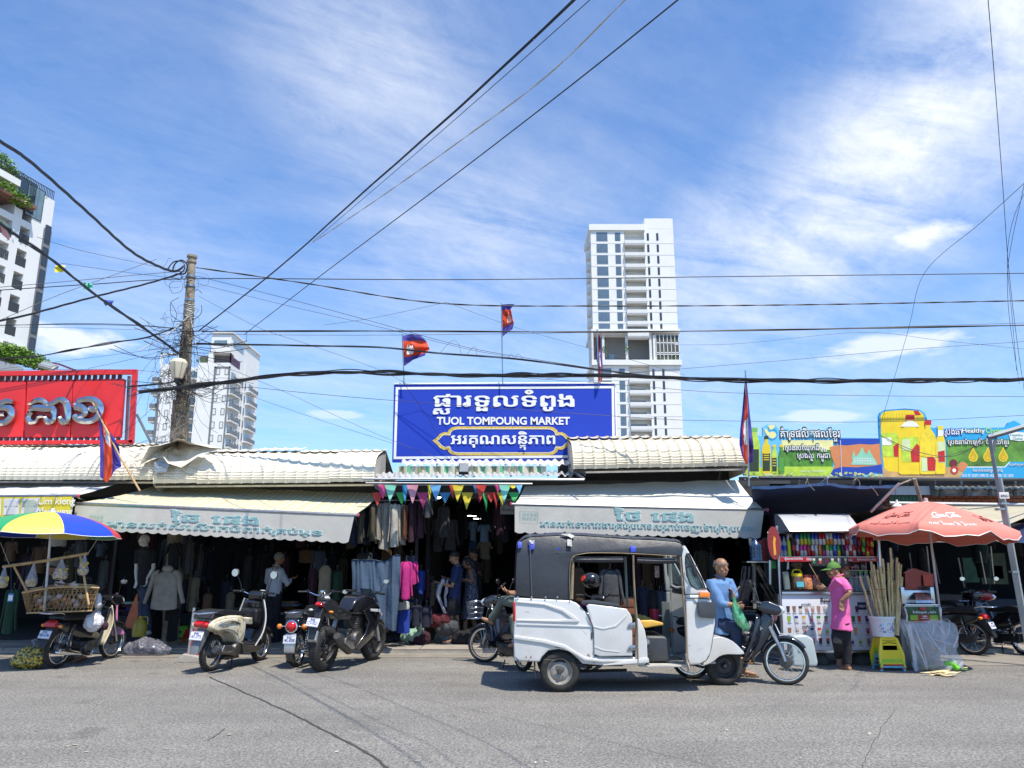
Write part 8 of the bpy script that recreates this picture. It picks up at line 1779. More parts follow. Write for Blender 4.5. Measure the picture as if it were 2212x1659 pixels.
for b_,c,l,Y,k,sl in(((500,370,575,600),'brown','brown padded jacket seen through the rear opening of the three wheeler',13.9,'jacket',0),((675,385,830,640),'grey','grey black jacket under plastic seen through the three wheeler',13.7,'jacket',1),((930,500,1010,720),'navy','navy coat seen through the driver opening',14.2,'coat',.8),((1000,520,1070,720),'black','black coat seen beside the driver seat',14.2,'coat',.8),((1060,530,1120,700),'slate','slate coat seen against the far door of the three wheeler',14.3,'coat',.8)):
 garment(l,'Z4',b_,Y,c,k,sl,puff=c=='brown',depth=.18)
random.seed(77);P0=[garment(f'dark {c} garment hanging in the unlit depth of the market hall','Z3',(700,600,780,800),17+.3*i,c,'jacket',.85,group='dim clothes hanging deep in the hall')for i,c in enumerate(('navy','black','brown','grey','slate','plum','olive'))]
for i in range(230):
 src=random.choice(P0);x=rnd(-9.5,6.0);Y=random.choice([15.6,16.2,17.2,18.2,19.4]);z=random.choice([2.72,2.6,1.75,1.65,1.2])+rnd(-.08,.08)
 if -2.0<x<.4 and Y<17.5 and z<2.3:continue
 if 0.2<x<1.6 and Y<18:x+=1.8
 copy_tree(src,loc=(x,Y+rnd(-.1,.1),z),rz=rnd(-.6,.6),sc=(rnd(.8,1.3),1,rnd(.85,1.5)))
for i in range(26):
 x=rnd(-9,5);Y=rnd(15.5,18.5)
 if -1.9<x<.6:continue
 t_=thing('folded_clothes','stack of folded clothes on a low table in the dark market hall','folded clothes',(x,Y,.05),rnd(-.2,.2),'folded stacks on low tables')
 MB().box(-.35,.35,-.3,.3,0,.5).build('table',DKW,t_,bevel=.01,seg=1)
 for k in range(random.randint(3,7)):
  z=.5+k*.05;MB().box(-.16+rnd(-.1,.1),.16+rnd(-.1,.1),-.14,.14,z,z+.045).build('folded_piece',random.choice(list(CL.values())),t_,bevel=.018,seg=2)
for b_,l in(((1085,690,1215,960),'long black coat hanging in front of the pole, upper one'),((1080,900,1215,1210),'long black coat hanging in front of the pole, lower one'),((1090,1130,1205,1350),'black trousers hanging low in front of the pole')):garment(l,'Z1',b_,14.62,'black','coat',.3)
LMP=M('lit_lamp',(1,.97,.9),.5,emit=5.0,var=0)
for v,x,y,Y,lb,w,h,rz in(('Z3',650,440,16.0,'round lit lamp hanging just below the bunting',.12,.07,0),('Z3',898,578,18.5,'lit strip light in the hall, nearer left one',.21,.014,.5),('Z3',940,599,18.3,'lit strip light in the hall, nearer right one',.205,.014,.5),('Z3',1083,666,18.0,'lit square lamp at the right of the hall',.16,.14,0),('Z3',1131,681,17.0,'bare glowing bulb at the right of the hall',.06,.09,0)):
 l_=thing('hall_lamp',lb,'lamp',Q(v,x,y,Y),rz);m=MB();(m.ell((0,0,0),(w/2,w/2,h/2),14,8)if w<.2 else m.box(-w/2,w/2,-.02,.02,-h/2,h/2));m.build('tube' if w>.2 else 'shade',LMP,l_);MB().tube([(0,0,h/2),(0,0,h/2+.3)],.004,4).build('wire',CAB,l_)
es=thing('entry_sign','small grey Entry sign at the right of the market passage','sign',Q('Z3',1170,508,15.2));MB().box(-.16,.16,0,.01,-.15,.15).build('board',M('dull_board',(.28,.28,.27),.7),es,smooth=0);lettering('Entry',.24,.07,BLK,es,facing(V3((0,-.006,-.07))),off=.01);lettering('ច្រកចូល',.24,.09,BLK,es,facing(V3((0,-.006,.05))),off=.01)
def blob_thing(name,label,cat,loc,parts,mat,amp=.02,voxel=.012,fs=12):
 t=thing(name,label,cat,loc);m=MB()
 for c,r_ in parts:m.ell(c,r_,14,10)
 fuse(m,'bag' if 'bag' in name else 'body',mat,t,voxel,amp,fs,1);return t
CLP=M('clear_plastic',(.26,.26,.31),.2,0,.5,14,bump=.6,bscale=10,alpha=.5)
blob_thing('plastic_bag','greyish clear plastic bag lying under the striped awning','plastic bag',G(311,1417)+V3((0,.1,.13)),[((0,0,0),(.30,.2,.15)),((-.2,0,-.02),(.2,.16,.11)),((.22,0,-.04),(.18,.15,.1)),((-.02,0,.08),(.14,.1,.09))],CLP,.035)
fb=blob_thing('fruit_waste_bag','knotted clear bag full of yellow fruit peel on the road at the far left','plastic bag',G(56,1446)+V3((0,.1,.15)),[((0,0,0),(.24,.18,.15)),((-.06,0,-.04),(.24,.17,.12)),((.05,0,.06),(.15,.12,.1))],PM('peel_mix',lambda N,L,tc,b:(lambda n,r:(L.new(tc.outputs['Object'],n.inputs['Vector']),setattr(n.inputs['Scale'],'default_value',26),L.new(n.outputs['Fac'],r.inputs[0]),setattr(r.color_ramp.elements[0],'color',(.05,.06,.04,1)),setattr(r.color_ramp.elements[0],'position',.42),setattr(r.color_ramp.elements[1],'color',(.62,.44,.06,1)),setattr(r.color_ramp.elements[1],'position',.56),r.outputs[0])[-1])(N.new('ShaderNodeTexNoise'),N.new('ShaderNodeValToRGB')),.3),.03,.010,20)
m=MB();m.tube(spline([(0,0,.12),(.02,0,.2),(-.02,0,.24),(.05,.01,.26)],4),[.04,.03,.02,.02,.025,.02,.02,.02,.02,.015,.02,.02,.01],8);m.build('knot',CLP,fb)
blob_thing('bundle','white sack with brown clothes spilling out on the market floor','sack',G(935,1391)+V3((0,.1,.13)),[((-.25,0,-.02),(.16,.14,.11)),((.25,0,0),(.18,.14,.14)),((0,.05,.02),(.2,.16,.16))],CL['white'],.03)
blob_thing('bundle','brown coat heaped over the white sack on the floor','clothes heap',G(925,1391)+V3((.0,.02,.22)),[((0,0,0),(.16,.14,.18)),((-.08,-.06,-.12),(.1,.1,.1))],CL['brown'],.04)
blob_thing('rubbish_sack','black plastic sack at the foot of the blue sheet','sack',G(835,1395)+V3((-.1,.1,.10)),[((0,0,0),(.34,.2,.12)),((-.2,0,.02),(.2,.2,.12))],M('black_sack',(.02,.02,.022),.3,bump=.8,bscale=14),.03)
blob_thing('tarp_heap','pale green tarp corner spread under the black sack','tarpaulin',G(860,1402)+V3((0,.1,.0)),[((0,0,0),(.28,.14,.035))],CL['mint'],.02)
for x,y,c,lb in((905,1375,'plum','spotted plum cloth heaped by the cobalt jacket'),(890,1368,'mint','mint cloth heaped under the cobalt jacket'),(965,1350,'grey','grey cloth heap behind the young man'),(948,1335,'red','red patterned cloth behind the grey sweatpants'),(1000,1372,'black','black bag standing behind the woman')):blob_thing('cloth_heap',lb,'clothes heap',W(x,y,15.0),[((0,0,-.05),(.22,.15,.14)),((.1,0,.02),(.12,.12,.1))],CL[c],.03)
def stool(label,loc,mat,rz=0,s=1.0,group=None):
 t=thing('plastic_stool',label,'stool',loc,rz,group);t.scale=(s,s,s)
 MB().prism([(-.14,.26),(.14,.26),(.135,.29),(-.135,.29)],(-.12,.12)).build('seat',mat,t,bevel=.012)
 for sx in(-1,1):
  for sy in(-1,1):MB().loft([[V3((sx*(.13+d*.25)+a,sy*(.11+d*.2)+b_,.27-d))for a,b_ in((-.018,-.018),(.018,-.018),(.018,.018),(-.018,.018))]for d in(0,.27)]).build('leg',mat,t,smooth=0)
 m=MB()
 for s_ in(-1,1):m.box(-.13,.13,s_*.118-.004,s_*.118+.004,.22,.26);m.box(-.14,-.05,s_*.121-.003,s_*.121+.003,.18,.222);m.box(.05,.14,s_*.121-.003,s_*.121+.003,.18,.222);m.box(-.15,.15,s_*.128-.004,s_*.128+.004,.115,.18);m.box(-.17,.17,s_*.165-.004,s_*.165+.004,.05,.08);m.box(s_*.14-.004,s_*.14+.004,-.11,.11,.19,.26)
 m.build('apron',mat,t,smooth=0);return t
GRS=M('green_plastic_stool',(.16,.55,.03),.4,0,.05,4);YLS=M('yellow_plastic',(.80,.62,.02),.4,0,.06,4);RDS=M('red_plastic',(.5,.02,.02),.4)
stool('bright green plastic stool under the beige parka',G(383,1392)+V3((0,.1,0)),GRS,.1,1.15)
stool('red plastic stool behind the scooter plate',G(412,1396)+V3((0,.2,0)),RDS,.1,1.1)
sb=G(1932,1450)+V3((0,.17,0));cs=[('sky blue',M('sky_plastic',(.10,.45,.62),.4)),('red',RDS),('yellow',YLS),('lime',M('lime_plastic',(.35,.62,.04),.4)),('lime',None),('yellow',YLS),('yellow',YLS),('yellow',YLS),('yellow',YLS),('yellow',YLS)]
rk=('lowest','second lowest','third lowest','fourth lowest','fifth lowest','fifth highest','fourth highest','third highest','second highest','topmost')
for i,(n_,mt)in enumerate(cs):stool(f'{n_} plastic stool, {rk[i]} in the stack under the cane bucket',sb+V3((rnd(-.006,.006),0,.024*i)),mt or M('lime_plastic'),0,.86,'stools stacked under the cane bucket')
bk=thing('cane_bucket','white plastic bucket with blue print standing on the stack of stools','bucket',sb+V3((-.03,0,.468)))
MB().lathe((0,0,0),[(0,0),(.150,0),(.17,.25),(.185,.25),(.185,.285),(.175,.285),(.165,.24),(.14,.01)],28).build('body',M('bucket_white',(.70,.72,.74),.4,0,.06,5,dirt=.1),bk)
m=MB()
for k in range(3):m.lathe((0,0,0),[(.1615+.0,.16-k*.035),(.1590,.16-k*.035-.02)],28)
random.seed(5)
for k in range(46):
 z=rnd(.07,.20);a=R(rnd(-135,-45));rr=.1525+.07*z+.002;dz=rnd(.008,.03);da=rnd(.04,.12)
 mm=MB()if k==0 else mm;mm.cur=k%3;f=[V3(((rr+.0)*cos_(t),(rr)*sin_(t),zz))for t,zz in((a,z),(a+da,z),(a+da,z-dz),(a,z-dz))];mm.raw(f,[(0,1,2,3)])
mm.build('printed_label',[M('label_blue',(.03,.20,.55),.5),M('label_cyan',(.10,.50,.62),.5),M('label_pink',(.6,.2,.25),.5)],bk,smooth=0,fix=False)
CANE=M('sugar_cane',(.62,.49,.25),.7,0,.3,12,dirt=.3,dcol=(.28,.16,.06));random.seed(14)
tops=[(905,745),(1045,735),(1110,640),(1110,460),(1155,520),(1165,605),(1230,620),(1215,690),(1300,565),(1330,410),(1270,740),(1345,690),(1440,490),(1485,205),(1510,420),(1490,710),(1430,650),(1605,390),(1635,480),(1680,520),(1705,760),(1560,830),(1510,830),(1110,780),(1180,700),(1250,560)]
for i,(x,y)in enumerate(tops):
 t_=Q('X4',x,y,12.05+rnd(-.12,.12));fx=1210+(x-905)*.48;b_=Q('X4',fx,1560,12.02+rnd(-.08,.08));b_.z=bk.location.z+.03;root=thing('sugar_cane','peeled sugar cane stick standing in the white bucket','sugar cane',b_,0,'cane sticks in the white bucket');d=t_-b_
 n=9;m=MB();pts=[];rs=[]
 for k in range(n):p_=d*(k/(n-1))+V3((random.gauss(0,.003),random.gauss(0,.003),0))*(k>0);pts+=[p_-d.normalized()*.012,p_,p_+d.normalized()*.012];r0=.0165*(1.0 if k else 1.0);rs+=[r0,r0*1.22,r0]
 rs[-1]=.004;m.tube(pts,rs,7);m.build('stick',CANE,root,smooth=50)
tp=MB().tube(spline([Q('X4',1180,980,11.86),Q('X4',1290,985,11.82),Q('X4',1410,975,11.88)],5),.004,4).build('red_tape',REDL);tag(tp,'red tie round the sugar cane sticks','tie')
PC={k:M('bunt_'+k,c,.7,0,.06,5)for k,c in dict(red=(.55,.05,.04),mint=(.22,.62,.48),blue=(.04,.25,.52),pink=(.68,.30,.40),yellow=(.68,.55,.04),sky=(.15,.42,.75),green=(.05,.45,.12),magenta=(.55,.06,.22),teal=(.03,.22,.25)).items()}
def bunting(label,y0,Y,items,dim=0):
 root=thing('bunting',label,'bunting',Q('Z3',190,y0,Y));o=root.location;m=MB();m.tube([Q('Z3',190,y0,Y)-o]+[Q('Z3',x,y0+3,Y)-o for x in range(300,1100,100)]+[Q('Z3',1280,y0-2,Y)-o],.003,4);m.build('string',STL,root)
 for x,c,h,tw in items:
  a,b,d=Q('Z3',x-43*cos_(tw),y0+2,Y-.08*sin_(tw)),Q('Z3',x+43*cos_(tw),y0+2,Y+.08*sin_(tw)),Q('Z3',x+6*sin_(x),y0+h*1.12,Y+.03*sin_(x));m=MB()
  m.grid([[a.lerp(d,t).lerp(b.lerp(d,t),u)-o+V3((0,.012*sin_(t*5+x+u*2),0))for u in(0,.33,.66,1)]for t in(0,.25,.5,.75,.985)]);m.build('pennant',PC[c],root,smooth=60)
bunting('front string of coloured pennants across the market entrance',348,13.85,[(242,'magenta',95,.4),(300,'mint',118,0),(408,'blue',118,.9),(462,'pink',130,0),(590,'yellow',110,1.1),(630,'sky',110,0),(755,'red',95,.9),(797,'yellow',116,0),(930,'blue',60,.9),(965,'red',106,.1),(1090,'magenta',50,.8),(1142,'mint',120,0),(1205,'yellow',30,.6),(1245,'sky',60,.9)])
bunting('lower string of coloured pennants behind the front one',404,14.2,[(205,'red',92,.4),(380,'green',85,.3),(535,'magenta',110,0),(700,'blue',72,0),(865,'yellow',115,0),(1000,'green',130,1.0),(1040,'red',70,.2),(1075,'red',120,1.1),(1120,'yellow',88,.7),(1212,'green',70,0)])
bunting('dim string of pennants deeper under the canopy',372,15.0,[(900,'green',60,.5),(960,'magenta',100,.3),(1020,'blue',60,.2),(1090,'blue',90,.4),(1180,'sky',60,.1)])
def umbrella(label,apex,rim_r,rimz,n,cols,pole_to,tilt,drop=.12,name='umbrella',valance=.0,seg=6,polemat=WHP,scal=.06,rot=0):
 root=thing(name,label,'umbrella',apex);H=apex.z-rimz;TM=Matrix.Rotation(tilt[0],3,'Y')@Matrix.Rotation(tilt[1],3,'X');edge=[]
 for g in range(n):
  rows=[]
  for i in range(11):
   t=i/10;row=[]
   for k in range(seg+1):
    u=k/seg;a=2*PI*(g+u)/n+rot;r_=rim_r*(t if valance else sin_(t*PI/2*.94)/sin_(PI/2*.94));z=-H*(1-cos_(t*PI/2*.98))**.82
    q=cos_(PI/n)/cos_((u-.5)*2*PI/n);r_*=lerp(1,q,.8*t);z+=-.03*sin_(PI*u)*t*-1*0+.02*t*t*sin_(PI*u)*-1;row.append(TM@V3((r_*cos_(a),r_*sin_(a),z)))
   rows.append(row)
  if valance:rows.append([p+V3((0,0,-valance*(.6+.4*sin_(PI*k/seg))+.02*sin_(k*2.1+g)))+p.normalized()*.01 for k,p in enumerate(rows[-1])])
  m=MB();m.grid(rows);m.build('panel',cols[g%len(cols)],root,smooth=70);edge+=rows[-1][:-1]
  a=2*PI*g/n+rot;MB().tube([TM@V3((rim_r*.02,0,-.02)),TM@V3((.5*rim_r*cos_(a),.5*rim_r*sin_(a),-H*.46)),rows[-2 if valance else -1][0]+V3((0,0,-.012))],.005,4).build('rib',STL,root)
 m=MB();m.tube(edge,.006,4,closed=True);m.build('piping',WHP,root)
 MB().lathe((0,0,0),[(.0,.06),(.03,.05),(.03,.01),(.05,0)],12).build('finial',polemat,root);MB().tube([V3((0,0,0)),V3(pole_to)-apex],.018,8).build('pole',polemat,root)
 return root,TM,H
UC=[M('umb_'+k,c,.45,0,.05,3,bump=.25,bscale=10)for k,c in(('yellow',(.72,.60,.09)),('blue',(.015,.06,.55)),('red',(.60,.02,.03)),('green',(.02,.33,.12)))]
ap=Q('U4',872,200,12.0);umbrella('blue yellow and green beach umbrella over the fruit basket',ap,1.02,ap.z-.36,8,[UC[0],UC[1],UC[2],UC[3]],Q('Z1',293,1150,12.1),(R(1),R(-1)),rot=R(-94.5))
bsk=thing('fruit_basket','woven bamboo basket of fruit resting on the old motorbike rack','basket',Q('Z1',400,1080,12.1));o=bsk.location;Yb=12.0
Cn=[Q('Z1',150,1030,Yb),Q('Z1',655,1000,Yb),Q('Z1',640,985,Yb+.62),Q('Z1',190,1012,Yb+.62)];Bn=[Q('Z1',178,1165,Yb+.06),Q('Z1',610,1150,Yb+.06),Q('Z1',590,1130,Yb+.55),Q('Z1',215,1140,Yb+.55)]
def bow(a,b,t,k):p=a.lerp(b,t);p.z+=-k*sin_(PI*t);return p
rim=[];bot=[]
for i in range(4):
 for k in range(16):t=k/16;rim.append(bow(Cn[i],Cn[(i+1)%4],t,-.05 if i in(0,2)else 0)-o);bot.append(bow(Bn[i],Bn[(i+1)%4],t,0)-o)
MB().tube(rim,.017,6,closed=True).build('rim',BAMB,bsk);MB().tube(bot,.012,6,closed=True).build('bottom_hoop',BAMB,bsk);flat('bottom',[bot[i]for i in range(0,64,4)],M('basket_floor',(.12,.08,.04),.9),bsk)
N_=64
def wallp(i,t):a=rim[int(i)%N_].lerp(rim[(int(i)+1)%N_],i%1);b=bot[int(i)%N_].lerp(bot[(int(i)+1)%N_],i%1);return a.lerp(b,t)
for j in range(5):MB().tube([wallp(i,.12+.18*j)for i in range(N_)],.006,4,closed=True,flat=.4).build('hoop',BAMB,bsk)
for i in range(0,64,1):
 for s in(-1,1):MB().tube([wallp(i+.0+s*2.2*t,t)+V3((0,s*.003,0))for t in(0,.5,1)],.0065,4,flat=.35).build('slat',BAMB,bsk,smooth=0)
for(a,b)in(((20,858),(583,770)),):br=MB().tube([Q('Z1',*a,12.0),Q('Z1',300,818,12.0),Q('Z1',*b,12.0)],.022,8).build('bamboo_bar',BAMB);tag(br,'slanting bamboo bar with bags of fruit hung from it','bamboo bar')
for a,b,l in(((85,840),(180,1020),'left'),((530,770),(590,1110),'right')):tag(MB().tube([Q('Z1',*a,12.02),Q('Z1',*b,11.97)],.016,6).build('bamboo_prop',BAMB),f'{l} bamboo prop tying the bar to the basket','bamboo prop')
for a,b,l in(((2,695),(62,845),'left'),((660,655),(585,768),'right')):tag(MB().tube([Q('Z1',*a,12.0),Q('Z1',*b,12.0)],.004,4).build('guy_string',CABW),f'{l} string from the umbrella rim to the bamboo bar','string')
PNA=M('pineapple_slices',(.78,.52,.07),.35,0,.25,30,bump=.6,bscale=40);HPL=M('hanging_plastic',(.62,.62,.70),.08,0,.4,10,bump=1,bscale=25,alpha=.36)
for x0,x1,y0,y1,yf,lb in((0,66,860,998,925,'bag of yellow fruit hung at the left end of the bamboo bar'),(190,262,832,992,940,'half empty bag of fruit hung second along the bamboo bar'),(366,460,806,944,872,'full bag of cut fruit hung right of the umbrella pole'),(530,598,778,915,830,'tall bag of two peeled fruits hung at the right end of the bar')):
 b_=thing('fruit_bag',lb,'bag',Q('Z1',(x0+x1)/2,y0,11.93));o=b_.location;c=lambda x,y:Q('Z1',x,y,11.93)-o;hw=(c(x1,y0)-c(x0,y0)).x/2;H=-c(x0,y1).z;f=-c(x0,yf).z
 m=MB();m.lathe((0,0,0),[(.008,0),(.02,-H*.12),(hw*.6,-H*.42),(hw,-H*.72),(hw*.96,-H*.9),(hw*.6,-H),(0,-H)],16);m.build('bag',HPL,b_)
 random.seed(int(x0));m=MB();fm=MB();fm.ell((0,0,0),(.024,.024,.010),10,6);fme=fm.mesh('fruit_slice',smooth=50);fme.materials.append(PNA)
 for k in range(34):
  zz=rnd(-H+.02,-f);rr=hw*.78*random.random()**.5*(1 if zz>-H*.9 else .7);an=rnd(0,6.28);part('fruit_slice',fme,b_,(rr*cos_(an),rr*sin_(an),zz),(rnd(0,3),rnd(0,3),0))
random.seed(40);fcol=[M('basket_fruit%d'%i,c,.4,0,.3,20)for i,c in enumerate(((.62,.55,.55),(.50,.20,.12),(.42,.30,.20),(.70,.42,.10),(.55,.50,.50),(.30,.16,.12)))]
for k in range(46):
 u,v_=rnd(.07,.93),rnd(.12,.88);p=bow(Bn[0],Bn[1],u,0).lerp(bow(Bn[3],Bn[2],u,0),v_)+V3((0,0,rnd(.05,.22)));r_=rnd(.03,.045);m=MB();m.ell((0,0,0),(r_,r_,r_*.9),10,7);ff=m.build('fruit',fcol[k%6]);ff.location=p;tag(ff,'bagged fruit seen through the weave of the bamboo basket','fruit','bagged fruit lying in the bamboo basket')
blob_thing('white_bag','white plastic bag tied to the side of the old motorbike','plastic bag',Q('Z1',620,1225,12.35),[((0,0,0),(.14,.12,.14)),((.03,0,.09),(.07,.07,.07))],M('white_plastic',(.62,.60,.62),.25,0,.1,8,bump=1,bscale=20),.02,.01,18)
blob_thing('white_bag','small white bag hanging at the right end of the basket','plastic bag',Q('Z1',652,1080,12.3),[((0,0,0),(.05,.05,.11)),((0,0,-.06),(.055,.05,.06))],M('white_plastic'),.012,.01,18)
blob_thing('purple_bag','small purple bag beside the white one on the motorbike','plastic bag',Q('Z1',690,1248,12.5),[((0,0,0),(.07,.06,.07))],CL['plum'],.015,.01,18)
lb=thing('name_card','blue card on a lanyard hanging from the bamboo bar','card',Q('Z1',70,1062,12.0));MB().box(-.04,.04,0,.004,-.06,.06).build('card',M('card_blue',(.02,.16,.42),.4),lb,smooth=0);MB().box(-.032,.032,-.003,-.001,-.045,.035).build('insert',PLT,lb,smooth=0);MB().tube([V3((0,0,.06)),Q('Z1',72,840,12.0)-lb.location],.004,4).build('lanyard',M('navy'),lb)
dp=thing('dustpan','pink long handled dustpan standing behind the old motorbike','dustpan',Q('Z1',770,1305,13.6));PKP=M('pink_plastic',(.60,.22,.42),.45);MB().tube([(0,0,.05),Q('Z1',777,1030,13.6)-dp.location],.017,8).build('handle',PKP,dp);MB().prism([(-.13,-.02),(.13,0),(.10,.17),(-.09,.16)],(-.03,.03)).build('pan',PKP,dp,bevel=.01)
m=MB();m.loft([[Q('Z1',x,y,14.3+d)for x,y,d in r_]for r_ in([(905,1040,0),(915,1035,.05),(918,1045,.1),(908,1050,.05)],[(860,1150,-.05),(915,1150,-.05),(918,1160,.15),(865,1160,.15)],[(822,1260,-.1),(912,1265,-.1),(915,1270,.2),(830,1270,.2)])]);tag(m.build('orange_cloth',cloth('orange',(.55,.16,.08))),'orange cloth bag hanging beside the mannequin','cloth')
jn=thing('jug','yellow jug standing on the floor by the mannequin','jug',Q('Z1',920,1320,14.2));MB().lathe((0,0,0),[(0,0),(.11,0),(.12,.15),(.09,.25),(.03,.3),(.03,.34),(0,.34)],18).build('body',M('yellow_jug',(.36,.28,.03),.4),jn);MB().tube(spline([(.03,0,.32),(.12,0,.32),(.13,0,.2)],4),.012,6).build('handle',M('yellow_jug'),jn)
bar_=thing('parking_stand','low concrete foot with leaning steel tube and red board beside the scooter','stand',G(412,1430));MB().prism([(-.22,0),(.22,0),(.20,.08),(-.10,.13),(-.2,.03)],(-.12,.12)).build('foot',CONC,bar_,bevel=.01);MB().tube([(-.04,-.02,.08),(-.02,0,.82)],.022,8).build('tube',GALV,bar_);MB().prism([(-.10,.1),(.14,.1),(.10,.45),(.0,.5)],(.02,.05)).build('red_board',RDS,bar_)
hm=thing('helmet','black and red helmet resting on a parked motorbike seen through the three wheeler','helmet',Q('Z4',620,462,12.75));MB().ell((0,0,0),(.16,.13,.125),22,14).build('shell',GLB,hm);m=MB();m.raw([(-.155,-.07,-.02),(-.13,-.105,.0),(-.09,-.12,.05),(-.11,-.09,.085),(-.14,-.05,.07),(-.165,-.03,.03)],[(0,1,2,3,4,5)]);m.build('flash',M('flash_red',(.7,.06,.03),.3),hm,smooth=0);m=MB();m.grid([[V3((.165*cos_(t),.138*sin_(t),z))for t in[R(-75+15*k)for k in range(11)]]for z in(-.04,0,.04)]);m.build('visor',GLB,hm)
cub('dark motorbike parked between the three wheeler and the right awning shop',V3((hm.location.x-.1,12.2,0)),R(75),body=GLB,mir=False,txt='1BE-5520')
cab=thing('cabinet','brown wooden drawer cabinet seen through the three wheeler','cabinet',Q('Z4',868,690,13.9));MB().box(-.12,.12,-.1,.2,-.55,.28).build('case',M('cabinet_wood',(.16,.055,.02),.5,0,.3,6),cab,bevel=.01)
for k in range(5):MB().box(-.10,.10,-.115,-.10,-.5+k*.155,-.37+k*.155).build('drawer',M('drawer_wood',(.20,.07,.025),.5),cab,bevel=.004)
YS=12.5
st=thing('drinks_stall','drinks stall with curved white roof, red Sting strips and a menu of cup pictures','stall',Q('Z5',880,1245,YS));o=st.location
def SP(x,y,d=0):return Q('Z5',x,y,YS+d)-o
def sbox(nm,x0,x1,y0,y1,d0,d1,mat,par=None,bevel=0):
 a,b=SP(x0,y1),SP(x1,y0);return MB().box(a.x,b.x,d0,d1,a.z,b.z).build(nm,mat,par or st,bevel=bevel,smooth=0 if not bevel else 40)
SST=M('stall_steel',(.55,.56,.58),.28,1,.12,4);SWH=M('menu_white',(.70,.71,.76),.4,0,.03,3)
sbox('menu_panel',480,1285,785,1245,0,.03,SWH,bevel=.004);sbox('counter_edge',470,1290,762,783,-.03,.04,SST,bevel=.004);sbox('counter_top',470,1290,754,761,-.03,.75,M('counter_dark',(.04,.04,.045),.3));sbox('base_rail',490,1290,1246,1266,-.01,.05,SST)
sbox('side_panel',478,484,785,1245,.03,.75,SST);sbox('side_panel',1281,1287,785,1245,.03,.75,SST);sbox('back_shelf',470,1290,785,800,.7,.75,SST)
for(a,b)in(((432,215,0),(480,1245,0)),((1275,330,0),(1300,900,0)),((520,250,.8),(520,1245,.75)),((1270,300,.8),(1270,1245,.75)),((372,500,.1),(375,700,.1))):MB().tube([SP(*a),SP(*b)],.022,8).build('post',SST,st)
MB().tube(spline([SP(1230,262),SP(1262,330),SP(1285,430),SP(1300,560)],5),.015,8).build('curved_post',M('copper_post',(.45,.22,.15),.35,.8),st)
Xv=lambda x,y,d:Q('X3',x,y,YS+d)-o
ra=[((470,575,.75),(1560,565,.75)),((500,560,.45),(1430,562,.45)),((560,620,.15),(1480,640,.15)),((610,700,-.05),(1530,705,-.05)),((665,778,-.14),(1600,775,-.14))]
rows=[]
L_=sp2([(i,0)for i in range(5)],1)
pa=spline([Xv(*a)for a,b in ra],4);pb_=spline([Xv(*b)for a,b in ra],4)
m=MB();m.grid([[a.lerp(b,k/10)for k in range(11)]for a,b in zip(pa,pb_)]);m.build('roof',M('roof_white',(.72,.73,.76),.18,.25,.06,3,coat=.4),st,smooth=80)
m=MB();m.tube([pa[-1],pb_[-1]],.014,6);m.tube([pa[-1]+V3((-.25,.3,-.02)),pb_[-1]+V3((0,.3,-.02))],.018,4);m.build('roof_edge',SST,st)
m=MB();m.prism([(p.x,p.z)for p in pa]+[(pa[0].x-.0,pa[-1].z),],(.0,.02));
m=MB();m.raw(pa+[V3((pa[0].x,pa[0].y,pa[-1].z))],[tuple(range(len(pa)+1))]);m.build('roof_gable',M('gable_grey',(.22,.23,.25),.4),st,smooth=0)
m=MB();c=SP(388,365);m.prism([(c.x+.062*cos_(t)*1.6,c.z+(.265 if sin_(t)>0 else .24)*sin_(t))for t in[2*PI*k/28 for k in range(28)]],(-.12,-.09));m.build('round_sign',M('sting_red',(.26,.015,.015),.35,coat=.3),st,smooth=0);flat('flame_print',[c+V3((x,-.125,z))for x,z in((-.02,-.18),(.02,-.16),(.015,0),(.03,.08),(0,.12),(-.02,.03))],M('flame',(.75,.35,.03),.5),st)
sbox('can_shelf',455,1280,470,474,.05,.38,SST)
RST=M('sting_strip',(.42,.01,.02),.4)
for x0,x1 in((452,715),(1018,1280)):
 sbox('strip',x0,x1,474,512,.0,.02,RST)
FS=lambda x,y,dd=-.02:facing(SP(x,y)+V3((0,dd,0)))
for tx_,x0,x1,y in(('ស្ទីងមានលក់នៅទីនេះ',492,640,490),('STING',672,716,492),('NG',1022,1052,498),('ស្ទីងមានលក់នៅទីនេះ',1092,1242,496)):lettering(tx_,(SP(x1,0)-SP(x0,0)).x,.055 if len(tx_)>6 else .035,PLT,st,FS((x0+x1)/2,y),off=.02)
def canmesh(r,h):
 m=MB();m.lathe((0,0,0),[(0,0),(r*.8,0),(r,.012),(r,h-.018),(r*.8,h),(r*.75,h-.004),(0,h-.004)],14);return m.mesh('x',smooth=40)
cmA=None;random.seed(50)
def can(x,base,col,col2,lb,h=.152,r=.029):
 p=Q('Z5',x,base,YS+.12);p.z+=.001
 t=thing('drink_can',lb,'can',p,0,'cans on the stall shelf');m=MB();m.lathe((0,0,0),[(r*.8,.0),(r,.01),(r,h*.5)],14);m.build('lower_half',col2,t);m=MB();m.lathe((0,0,0),[(r,h*.5),(r,h-.014),(r*.8,h)],14);m.build('upper_half',col,t);MB().lathe((0,0,0),[(r*.8,h),(r*.75,h-.004),(0,h-.004)],12).build('lid',STL,t)
K=lambda n,c:M('can_'+n,tuple(q*.7 for q in c),.3,.3,.15,30)  # colours toned down, putting the shade under the stall roof into them
kc=dict(blue=(.03,.08,.5),green=(.03,.30,.10),silver=(.6,.6,.62),red=(.55,.02,.03),orange=(.75,.25,.03),dark=(.03,.03,.04),yellow=(.7,.6,.05),pink=(.6,.05,.25),lime=(.3,.6,.05),white=(.72,.72,.72),crimson=(.30,.01,.04),sky=(.1,.35,.6))
